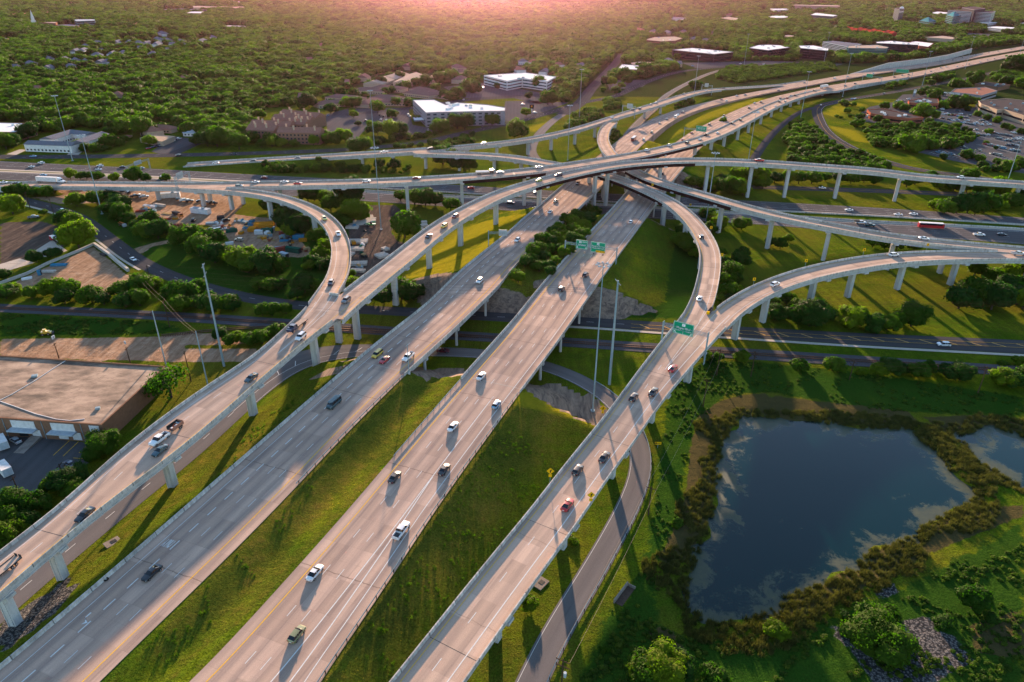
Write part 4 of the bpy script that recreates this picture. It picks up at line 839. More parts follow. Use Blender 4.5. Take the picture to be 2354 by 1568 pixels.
gable('house', (1425, 1143), (1560, 1150), 13, 3.2, 6.2, 'tan_wall', 'roof_brown', 'brown roofed house above the metal roofed building', r0, True)
gable('house', (1700, 1192), (1808, 1195), 9, 3., 5., 'white_wall', 'metal_roof', 'small white house with pale roof beside dark trees', r0)
for k, (a, b, t) in enumerate([((250, 1005), (590, 1038), 'farthest'), ((175, 1048), (515, 1068), 'second farthest'), ((-30, 1100), (330, 1112), 'middle left'), ((340, 1092), (470, 1098), 'middle right'), ((-60, 1140), (190, 1150), 'nearest left'), ((215, 1165), (600, 1172), 'nearest, widest')]):
    gable('apartment_block', a, b, 14, 9.5, 13, 'apartment_wall', 'roof_brown', t+' wing of the brown apartments with rows of tall chimneys', r1, cat='apartments', chim=5 if k < 5 else 4, group='brown apartment wings with chimneys')
pods = [((600, 925), (850, 905)), ((720, 862), (930, 878)), ((940, 800), (1150, 808)), ((1130, 778), (1320, 790)), ((985, 925), (1090, 890)), ((1120, 865), (1290, 875)), ((1170, 905), (1370, 908)), ((1430, 825), (1600, 845)), ((1490, 793), (1580, 808)), ((1620, 830), (1770, 850))]
for k, (a, b) in enumerate(pods):
    gable('office_pavilion', a, b, 19, 3.8, 6.8, 'tan_wall', 'roof_pod', 'low brown roofed pavilion, '+['first', 'second', 'third', 'sixth', 'fourth', 'fifth', 'seventh', 'eighth', 'ninth', 'tenth'][k]+' from left in the office park', r1, True, cat='office', group='office park pavilions')
for k, (a, b) in enumerate([((1070, 745), (1190, 705)), ((1200, 700), (1330, 655)), ((1345, 735), (1470, 665)), ((1610, 715), (1730, 655))]):
    gable('warehouse', a, b, 26, 4.5, 8., 'tan_wall', 'roof_tan', ['first', 'second', 'third', 'fourth'][k]+' from left of the long sunlit tan roofs behind the office park', r1, cat='warehouse', group='long tan roofed sheds')
HT, hl = bld('hotel', [(1440, 918), (1640, 915), (1745, 962), (1850, 942), (2130, 962), (2292, 988), (2288, 1018), (1690, 1030), (1560, 1035)], 13.5, 'grey_wall', 'roof_white', 'grey four storey hotel with glaring white roof and rows of windows', 'hotel', 4, 'window_glass', .42, 16, r1, piece=6.)
q = P(*G(1, 0, 2240, 1045), 10.); m2 = MB()
for k in range(14):
    t = 2*math.pi*k/14; t2 = 2*math.pi*(k+1)/14; m2.tube((q[0]+2*math.cos(t), q[1]-1.3, 10+2*math.sin(t)), (q[0]+2*math.cos(t2), q[1]-1.3, 10+2*math.sin(t2)), .2, n=5)
m2.tube((q[0]-1, q[1]-1.3, 9.6), (q[0]+.6, q[1]-1.3, 11.2), .22, n=5); e_ = m2.build('emblem', 'roof_white', HT); e_.location = -HT.location
e_.location.z = 0
bld('entrance_canopy', [(1440, 1078), (1590, 1075), (1612, 1100), (1455, 1106)], 5., 'grey_wall', 'roof_white', 'flat white entrance canopy in front of the grey hotel', 'canopy', reg=r1, z0=3.8, rim=.6)
bld('office_building', [(1112, 173), (1207, 167), (1277, 176.5), (1257, 187), (1200, 179.5), (1165, 186)], 12, 'white_wall', 'roof_white', 'white three storey office with bent plan and ribbon windows', 'office', 3, 'window_glass', .4, 8)
bld('office_building', [(975, 628), (1010, 592), (1165, 602), (1150, 640), (1060, 636)], 9, 'dark_wall', 'roof_white', 'small dark glass office with white roof beside the wide cross street', 'office', 2, 'dark_glass', .7, 3, r2)
bld('office_building', [(1095, 577), (1200, 566), (1340, 578), (1300, 592), (1110, 590)], 6, 'tan_wall', 'roof_tan', 'low tan office behind the small dark glass one', 'office', 2, 'dark_glass', .4, 2, r2)
bld('office_building', [(1215, 366), (1310, 341), (1500, 336), (1570, 352), (1500, 375), (1370, 381)], 7, 'brick_brown', 'roof_tan', 'brown low office with overhanging roof among the far trees', 'office', 2, 'dark_glass', .4, 3, r2)
bld('office_building', [(1475, 458), (1660, 441), (2035, 478), (1860, 498)], 14, 'dark_wall', 'roof_white', 'black glass office with large white roof, nearest the frontage road', 'office', 3, 'dark_glass', .8, 9, r2)
bld('office_building', [(2180, 440), (2262, 415), (2354, 412), (2460, 416), (2554, 436), (2354, 462)], 14, 'dark_wall', 'roof_white', 'black glass office with white roof, second along the frontage road', 'office', 3, 'dark_glass', .8, 6, r2)
bld('office_building', [(285, 420), (420, 418), (562, 447), (548, 466), (300, 442)], 18, 'dark_wall', 'roof_white', 'black glass office with cluttered white roof left of the parking garage', 'office', 4, 'dark_glass', .8, 7, r3)
bld('parking_garage', [(505, 385), (600, 377), (860, 406), (735, 430)], 12, 'white_wall', 'roof_grey', 'long white parking garage with dark open levels', 'garage', 4, 'dark_glass', .5, 0, r3)
bld('office_building', [(725, 436), (745, 420), (1000, 413), (1112, 434), (1095, 445), (740, 442)], 17, 'teal_wall', 'roof_tan', 'teal glass office with curved front beside the parking garage', 'office', 5, 'teal_glass', .7, 6, r3)
bld('office_building', [(995, 386), (1130, 376), (1390, 400), (1380, 413), (1000, 396)], 18, 'dark_wall', 'roof_white', 'widest black glass office on the far right slope', 'office', 5, 'dark_glass', .8, 8, r3)
bld('commercial_building', [(1300, 388), (1360, 380), (1522, 398), (1475, 431), (1392, 420)], 10, 'brick_red', 'roof_white', 'red walled hall with bright white roof beside the highway wall', 'hall', reg=r3)
bld('commercial_building', [(1440, 342), (1600, 330), (1745, 346), (1700, 361)], 8, 'tan_wall', 'roof_tan', 'long low tan hall above the highway wall', 'hall', reg=r3)
bld('office_building', [(115, 330), (180, 322), (262, 330), (200, 340)], 9, 'tan_wall', 'roof_tan', 'small tan brick office among trees at the far right', 'office', 2, 'dark_glass', .4, 0, r3)
TW, tl = bld('office_tower', [(1165, 78), (1210, 70), (1256, 80), (1212, 90)], 50, 'tower_wall', 'roof_dark', 'tall banded grey office tower topped by a white dome', 'tower', 14, 'dark_glass', .5, 1, r3)
m2 = MB()
for k in range(10):
    for j in range(5):
        t0, t1 = 2*math.pi*k/10, 2*math.pi*(k+1)/10; a0, a1 = math.pi/2*j/5, math.pi/2*(j+1)/5
        m2.add([(8*math.cos(a)*math.cos(t)+8, 8*math.cos(a)*math.sin(t), 50+7*math.sin(a)) for t, a in ((t0, a0), (t1, a0), (t1, a1), (t0, a1))], [(0, 1, 2, 3)])
m2.build('dome', 'roof_white', TW)
bld('hotel', [(1655, 100), (1800, 88), (2092, 105), (2060, 120), (1870, 110)], 42, 'white_wall', 'roof_dark', 'wide white high rise hotel with a grid of dark windows', 'hotel', 9, 'dark_glass', .5, 0, r3)
bld('office_building', [(1785, 70), (1900, 62), (2000, 80), (1900, 92)], 50, 'dark_wall', 'roof_dark', 'dark penthouse block rising behind the white high rise hotel', 'office', reg=r3, free=False)
for px, h, t in (([(1640, 138), (1700, 130), (1777, 142), (1705, 152)], 34, 'taller'), ([(1390, 190), (1450, 182), (1547, 192), (1480, 202)], 20, 'shorter')):
    rt, l_ = bld('office_building', px, h, 'teal_wall', 'roof_teal', t+' of the two teal glass offices with pyramid roofs', 'office', 6 if h > 30 else 4, 'teal_glass', .6, 0, r3)
    m2 = MB(); k = len(l_); m2.add([(x*.95, y*.95, h-.2) for x, y in l_]+[(0, 0, h+12)], [(i, (i+1) % k, k) for i in range(k)]); m2.build('pyramid_roof', 'roof_teal', rt)
bld('office_building', [(390, 138), (440, 118), (640, 141), (600, 152)], 22, 'teal_wall', 'roof_white', 'stepped office with pale bands left of the domed tower', 'office', 6, 'dark_glass', .45, 2, r3)
bld('apartment_block', [(230, 38), (660, 50), (660, 60), (230, 50)], 18, 'pink_wall', 'roof_tan', 'long pinkish apartment block near the top right hills', 'apartments', 4, 'dark_glass', .4, 0, r3)
for px, t in (([(20, 82), (60, 76), (150, 76), (192, 85), (150, 92), (60, 92)], 'upper'), ([(5, 152), (50, 146), (150, 146), (192, 156), (150, 163), (50, 163)], 'lower')):
    bld('office_building', px, 14, 'white_wall', 'roof_white', t+' of two round white offices at the far upper right', 'office', 3, 'dark_glass', .4, 0, r3)
bld('office_building', [(1920, 165), (1990, 155), (2105, 172), (2040, 186)], 14, 'tan_wall', 'roof_tan', 'sunlit tan office alone in the far forest', 'office', 3, 'dark_glass', .4, 2, r2)
for k in range(11):
    gable('house', (720+k*42, 240+k*4+(k % 3)*6), (748+k*42, 244+k*4+(k % 3)*6), 16, 7, 12, 'roof_red', 'roof_red', 'red roofed house, number %s from left in the bright red row' % ['one', 'two', 'three', 'four', 'five', 'six', 'seven', 'eight', 'nine', 'ten', 'eleven'][k], r3, True, group='red roofed houses', win=0)
bld('shop_building', [(912, 1008), (1050, 1000), (1432, 1078), (1300, 1090), (1060, 1064), (945, 1040)], 6, 'brick_red', 'roof_dark', 'red brick shop with flat grey roof beside the curved access road', 'shop', 1, 'dark_glass', .3, 5, r3)
bld('shop_building', [(1288, 925), (1440, 898), (1565, 908), (1572, 950), (1420, 958), (1300, 942)], 6, 'brick_red', 'roof_dark', 'small red brick shop behind the parking lot trees', 'shop', 1, 'dark_glass', .3, 8, r3)
MF, ml = bld('shop_building', [(1680, 845), (1720, 815), (1990, 800), (2110, 835), (1965, 878), (1850, 862)], 7, 'grey_wall', 'roof_brown', 'shop with brown roof and white letters on its dark front', 'shop', 1, 'dark_glass', .3, 2, r3)
bld('shop_building', [(1905, 770), (2000, 748), (2230, 780), (2120, 803)], 5, 'brick_brown', 'roof_dark', 'low brown shop farthest back in the retail park', 'shop', 0, reg=r3, units=4)
bld('shop_building', [(1935, 925), (2200, 905), (2420, 930), (2560, 1010), (2560, 1120), (2354, 1062), (2170, 1005), (2110, 1008), (1960, 955)], 8.5, 'tan_wall', 'roof_dark', 'long tan retail store with blue awnings at the right edge', 'store', 1, 'dark_glass', .25, 9, r3)
# far left: church, school, sheds
bld('school_building', [(680, 183), (720, 178), (872, 178), (870, 190), (700, 196)], 16, 'teal_wall', 'metal_roof', 'pale blue three storey school beside the church', 'school', 3, 'dark_glass', .4, 0, r0)
bld('school_building', [(500, 232), (640, 222), (740, 235), (700, 245)], 8, 'brick_brown', 'roof_grey', 'low brown wing between the church and the pale school', 'school', 0, reg=r0)
CH, cl = bld('church', [(385, 207), (420, 201), (525, 203), (510, 214)], 10, 'brick_brown', 'roof_tan', 'church with a tall white steeple among the far left trees', 'church', 0, reg=r0)
q = P(*G(0, 0, 322, 250), 0.); m2 = MB(); m2.box((q[0], q[1], 9), (9, 9, 18)); m2.box((q[0], q[1], 21), (6, 6, 7)); m2.add([(q[0]-3, q[1]-3, 24.5), (q[0]+3, q[1]-3, 24.5), (q[0]+3, q[1]+3, 24.5), (q[0]-3, q[1]+3, 24.5), (q[0], q[1], 46)], [(0, 1, 4), (1, 2, 4), (2, 3, 4), (3, 0, 4)]); s_ = m2.build('steeple', 'white_wall', CH); s_.location = -CH.location
for px, h, wa, rf, t in (([(1450, 88), (1680, 80), (1920, 92), (1700, 102)], 10, 'dark_wall', 'roof_grey', 'dark long school block near the top left'), ([(1710, 118), (1760, 106), (1875, 108), (1850, 122)], 12, 'tan_wall', 'roof_white', 'square tan block in front of the dark long school'),
                         ([(1770, 55), (2250, 62), (2250, 75), (1780, 70)], 12, 'tan_wall', 'roof_tan', 'very long tan school roof at the top left of centre'), ([(1100, 102), (1150, 96), (1215, 100), (1170, 108)], 7, 'white_wall', 'roof_white', 'small bright white roof in the far left forest'),
                         ([(2040, 242), (2100, 235), (2240, 238), (2272, 246), (2150, 252)], 6, 'tan_wall', 'roof_white', 'flat pale building alone in the forest left of the glow'), ([(2060, 15), (2150, 10), (2285, 26), (2200, 36)], 10, 'tan_wall', 'roof_white', 'pale hall at the very top left of centre'),
                         ([(1220, 5), (1300, 0), (1370, 10), (1290, 20)], 8, 'brick_brown', 'roof_tan', 'brown roofed hall at the top edge, left part')):
    bld('hall_building', px, h, wa, rf, t, 'hall', 0, reg=r0)
bld('hall_building', [(1435, 165), (1480, 156), (1600, 166), (1540, 182)], 12, 'white_wall', 'roof_grey', 'long white hall in the far forest right of the glow', 'hall', 0, reg=r2)
bld('hall_building', [(1395, 118), (1440, 114), (1480, 120), (1430, 128)], 9, 'tan_wall', 'roof_tan', 'small pale hall below the hills right of the glow', 'hall', 0, reg=r2)
for px, t in (([(1490, 120), (1560, 108), (1670, 118), (1600, 132)], 'white hall left of the teal glass offices'), ([(1880, 200), (1980, 195), (2120, 207), (2020, 216)], 'low white hall in front of the white high rise'), ([(1990, 250), (2100, 243), (2300, 255), (2200, 270)], 'low pale hall at the right of the far offices'), ([(2280, 215), (2360, 210), (2450, 220), (2360, 230)], 'pale hall at the far right edge')):
    bld('hall_building', px, 9, 'white_wall', 'roof_white', t, 'hall', 2, 'dark_glass', .3, 2, r3)
ordn = ['first', 'second', 'third', 'fourth', 'fifth', 'sixth', 'seventh', 'eighth', 'ninth', 'tenth', 'eleventh', 'twelfth', 'thirteenth', 'fourteenth', 'fifteenth', 'sixteenth', 'seventeenth', 'eighteenth', 'nineteenth', 'twentieth']
def houses(reg, L, where, grp, roofs=('roof_grey',), wall='white_wall', w=11):
    L = sorted(L)
    for k, (x, y) in enumerate(L):
        dx = 16+random.random()*10; dy = random.choice((-6, 0, 6)); rf = roofs[k % len(roofs)]
        gable('house', (x-dx, y-dy), (x+dx, y+dy), w+random.random()*3, 5.4, 9.5, wall, rf, '%s house, %s from left %s' % ('grey roofed' if rf == 'roof_grey' else 'brown roofed', ordn[k] if k < 20 else 'last', where), reg, random.random() < .5, group=grp)
houses(r0, [(890, 372), (780, 402), (1080, 367), (1190, 365), (1270, 372), (1350, 377), (1440, 382), (1460, 342), (1550, 352), (1580, 387), (1670, 362), (1700, 397), (1850, 357), (1960, 327), (1800, 312)], 'in the upper row of the far left suburb', 'upper row of suburban houses')
houses(r0, [(925, 447), (885, 480), (1030, 470), (1130, 462), (690, 447), (760, 440), (1280, 422), (1540, 437), (1400, 470)], 'in the middle row of the far left suburb', 'middle row of suburban houses')
houses(r0, [(450, 517), (580, 522), (700, 532), (790, 532), (920, 547), (990, 542), (440, 597), (640, 582)], 'in the lower row of the far left suburb', 'lower row of suburban houses')
houses(r0, [(340, 785), (1080, 838), (1380, 1150), (60, 360), (1690, 700)], 'among the dense left forest', 'houses in the left forest', ('roof_brown',), 'tan_wall')
houses(r1, [(600, 397), (490, 527), (420, 852), (835, 730), (985, 680), (1390, 582), (1860, 592), (1870, 695), (1880, 635), (1440, 540)], 'among the trees behind the office park', 'houses behind the office park', ('roof_pod',), 'tan_wall', 14)
houses(r2, [(1300, 272), (1440, 282), (1580, 272), (1720, 267), (1850, 287), (1950, 267), (2050, 292), (1660, 342), (1780, 352), (1450, 535), (1540, 560)], 'in the suburb above the black glass offices', 'houses above the black offices', ('roof_grey',), 'tan_wall', 13)
houses(r2, [(430, 570), (625, 580), (300, 630), (100, 540), (200, 545), (735, 540), (60, 610)], 'beside the wide cross street', 'houses beside the cross street', ('roof_brown', 'roof_grey'), 'white_wall', 12)
houses(r0, [(290, 560), (130, 590), (110, 130), (210, 125), (640, 65), (800, 60), (1250, 50), (1000, 60), (430, 110), (560, 30), (50, 350), (840, 18), (1240, 215), (1400, 240), (1500, 290)], 'scattered through the top left forest', 'scattered roofs of the top left forest', ('roof_grey', 'roof_brown'), 'white_wall', 18)
houses(r3, [(60, 50), (150, 25), (750, 95), (850, 80), (960, 70), (1050, 110), (1340, 105), (1390, 160), (1300, 50), (1430, 60), (400, 285), (830, 205), (600, 235)], 'scattered through the top right forest', 'scattered roofs of the top right forest', ('roof_brown', 'roof_grey'), 'tan_wall', 20)
houses(r2, [(1850, 15), (1950, 25), (2050, 35), (2150, 60), (2240, 80), (2310, 110), (1700, 60), (1760, 100), (1820, 140), (2000, 130), (2190, 110), (1180, 260)], 'on the wooded hills right of the glow', 'houses on the wooded hills', ('roof_brown', 'roof_grey'), 'tan_wall', 20)
# flat sheets: lots, pads, pavements
def sheet(name, px, mat, z=.05, reg=None, kind='structure', label=None):
    if reg: px = GL(*reg, px)
    pts = [P(u, v, 0.) for u, v in px]; poly = [Vector((q[0], q[1], 0)) for q in pts]; tr = tessellate_polygon([poly]); fs = []
    for a, b, c in tr:
        ar = (poly[b].x-poly[a].x)*(poly[c].y-poly[a].y)-(poly[c].x-poly[a].x)*(poly[b].y-poly[a].y); fs.append((a, b, c) if ar > 0 else (a, c, b))
    mb = MB(); mb.add([(q.x, q.y, z) for q in poly], fs, 0, [(q.x, q.y) for q in poly]); o = mb.build(name, mat); tag(o, kind=kind); BX.append(px); return o
sheet('parking_lot', [(-200, 860), (60, 865), (430, 895), (850, 945), (885, 1050), (760, 1175), (620, 1200), (400, 1400), (0, 1440), (-300, 1500)], 'lot', .06, (0, 2))
sheet('parking_lot', [(790, 1085), (930, 985), (1180, 935), (1300, 1000), (1500, 1010), (1900, 990), (1940, 900), (2050, 990), (2354, 1150), (2600, 1250), (2600, 1640), (2150, 1560), (1700, 1480), (1380, 1400), (1500, 1330), (1880, 1290), (1900, 1230), (1640, 1160), (1400, 1150), (1000, 1135), (840, 1110)], 'lot', .03, r3)
sheet('parking_lot', [(1160, 935), (1240, 870), (1680, 860), (1720, 900), (1640, 960), (1250, 985)], 'lot', .035, r3)
sheet('parking_lot', [(640, 1050), (850, 1000), (1400, 990), (1440, 1150), (1700, 1195), (1420, 1245), (1000, 1200), (900, 1300), (660, 1260)], 'lot', .03, r1)
sheet('parking_lot', [(1720, 800), (2060, 765), (2354, 805), (2700, 870), (2800, 900), (2600, 960), (2354, 900), (1900, 905)], 'lot', .035, r1)
sheet('parking_lot', [(-60, 930), (250, 930), (520, 945), (330, 1020), (60, 1100), (-100, 1130)], 'lot', .035, r2)
sheet('parking_lot', [(1390, 1395), (1600, 1255), (1880, 1290), (1740, 1335), (1500, 1425)], 'lot', .03, r0)
sheet('parking_lot', [(860, 730), (1280, 740), (1200, 800), (900, 830)], 'lot', .03, r2); sheet('parking_lot', [(1560, 580), (2354, 560), (2354, 600), (1700, 630)], 'lot', .03, r2)
sheet('parking_lot', [(0, 560), (300, 570), (700, 590), (560, 620), (0, 600)], 'lot', .03, r3)
sheet('parking_lot', [(1780, 300), (2354, 330), (2354, 350), (2000, 352), (1780, 325)], 'lot', .03, r3)
sheet('street', GL(1, 0, [(80, 520), (88, 410), (150, 420), (150, 515)]), 'asphalt', .03)
sheet('street', GL(1, 0, [(820, 1050), (1440, 980), (2000, 900), (2700, 860), (2700, 885), (2000, 925), (1440, 1005), (840, 1068)]), 'asphalt', .05)
sheet('concrete_pad', [(240, 790), (480, 640), (620, 740), (450, 795)], 'sidewalk', .04, (0, 1)); sheet('concrete_pad', [(-60, 880), (180, 810), (320, 850), (80, 920), (-60, 960)], 'sidewalk', .04, (0, 1))
sheet('driveway', [(60, 1420), (180, 1375), (250, 1378), (150, 1425)], 'sidewalk', .04, r0); sheet('driveway', [(600, 1440), (650, 1390), (760, 1395), (700, 1440)], 'sidewalk', .04, r0)
sheet('street', [(1480, 1430), (1740, 1335), (1860, 1290), (1900, 1300), (1640, 1420), (1640, 1440)], 'asphalt', .06, r0)
# ---------------------------------------------------------------- trees
leafmat('leaf_mid', (.02, .055, .005), (.075, .12, .008)); leafmat('leaf_yellow', (.05, .09, .006), (.14, .17, .008), .5); leafmat('leaf_dark', (.01, .036, .006), (.04, .08, .01), .4)
leafmat('leaf_forest', (.006, .028, .004), (.095, .145, .008), .42); simple('bark', (.06, .045, .035), .95); leafmat('reed_leaf', (.04, .046, .014), (.13, .12, .032), .25, (1.1, 1.25, .5)); leafmat('weed_leaf', (.02, .05, .008), (.1, .13, .015), .4)
def crown(seed, nl, leaves, leaf, flat=.8, core=True, sub=2, low=.3, spread=.7):
    rg = np.random.default_rng(seed); lobes = [(np.array([0, 0, low+flat*.45]), .62)]
    for k in range(nl):
        t = rg.uniform(0, 2*math.pi); rr = spread*math.sqrt(rg.uniform(.05, 1)); z = low+flat*rg.uniform(.12, .95)*(1-.35*rr); lobes.append((np.array([rr*math.cos(t), rr*math.sin(t), z]), rg.uniform(.24, .42)))
    V = []; Fc = []; NR = []
    import bmesh
    ico = bmesh.new(); bmesh.ops.create_icosphere(ico, subdivisions=sub, radius=1.); iv = np.array([v.co[:] for v in ico.verts]); ifc = [[v.index for v in fc.verts] for fc in ico.faces]; ico.free()
    if core:
        for c, r_ in lobes:
            s = 1+.16*np.sin(iv@rg.uniform(-6, 6, 3)+rg.uniform(0, 6))+.1*np.sin(iv@rg.uniform(-13, 13, 3)); o = len(V); pts = iv*s[:, None]*r_*.9*np.array([1, 1, .85])+c
            V += pts.tolist(); Fc += [[i+o for i in q] for q in ifc]
    per = leaves/sum(r_**2 for _, r_ in lobes)
    for c, r_ in lobes:
        n = int(per*r_**2); d = rg.normal(size=(n, 3)); d[:, 2] = np.where(d[:, 2] < -.5, -d[:, 2], d[:, 2]); d /= np.linalg.norm(d, axis=1)[:, None]
        bias = 1+.22*np.sin(d@rg.uniform(-7, 7, 3)+1)
        pos = c+d*(r_*bias*rg.uniform(.82, 1.14, n))[:, None]*np.array([1, 1, .88]); t1 = np.cross(d, rg.normal(size=(n, 3))); t1 /= np.linalg.norm(t1, axis=1)[:, None]; t2 = np.cross(d, t1)+d*rg.uniform(-.7, .7, n)[:, None]
        sz = (leaf*rg.uniform(.6, 1.4, n))[:, None]
        for a, b, cc in zip(pos, t1*sz, t2*sz):
            o = len(V); V += [(a-b-cc*.6).tolist(), (a+b-cc*.4).tolist(), (a+b*.7+cc).tolist(), (a-b*.8+cc*.8).tolist()]; Fc.append([o, o+1, o+2, o+3])
    me = bpy.data.meshes.new('crown'); me.from_pydata(V, [], Fc); me.materials.append(MATS['leaf_mid']); me.update(); return me
def trunk_mesh(seed):
    rg = random.Random(seed); mb = MB(); mb.tube((0, 0, -.1), (.02, 0, .45), .06, .045, 7)
    for k in range(5):
        t = rg.uniform(0, 6.28); mb.tube((.02, 0, .3+.04*k), (.4*math.cos(t), .4*math.sin(t), .62+.07*k), .03, .012, 5)
    return mb.mesh('trunk', 'bark')
CR = [crown(s, 12+2*(s % 3), 2600, .046, flat=.75+.14*(s % 3)) for s in range(5)]; FINE = [crown(80+s, 20, 8000, .024, flat=.72, low=(-.05, .25)[s], spread=.76) for s in range(2)]; OPEN = crown(40, 16, 900, .05, flat=1.0, core=False, spread=.85); BUSH = [crown(60+s, 11, 1700, .055, flat=.62, low=-.05, spread=.75) for s in range(3)]; TM = [trunk_mesh(s) for s in range(3)]
LM = ['leaf_mid', 'leaf_yellow', 'leaf_dark']; LW = {'leaf_mid': 'green', 'leaf_yellow': 'yellow-green', 'leaf_dark': 'dark green'}
TREES = {}; NT = 0
def plant(cluster, u, v, dpx, kind=None):
    """dpx: crown width in photo-grid pixels"""
    global NT
    g = ground_at(u, v); dm = 1.18*dpx/ppm(u, v, g.z); NT += 1; R_ = random.Random(NT*7+3)
    shape = kind or ('bush' if dm < 4.2 else 'tree'); mt = R_.choices(LM, (5, 3, 4))[0]
    TREES.setdefault(cluster, []).append((u, g, dm, shape, mt, R_.random()*6.28, R_.randrange(5)))
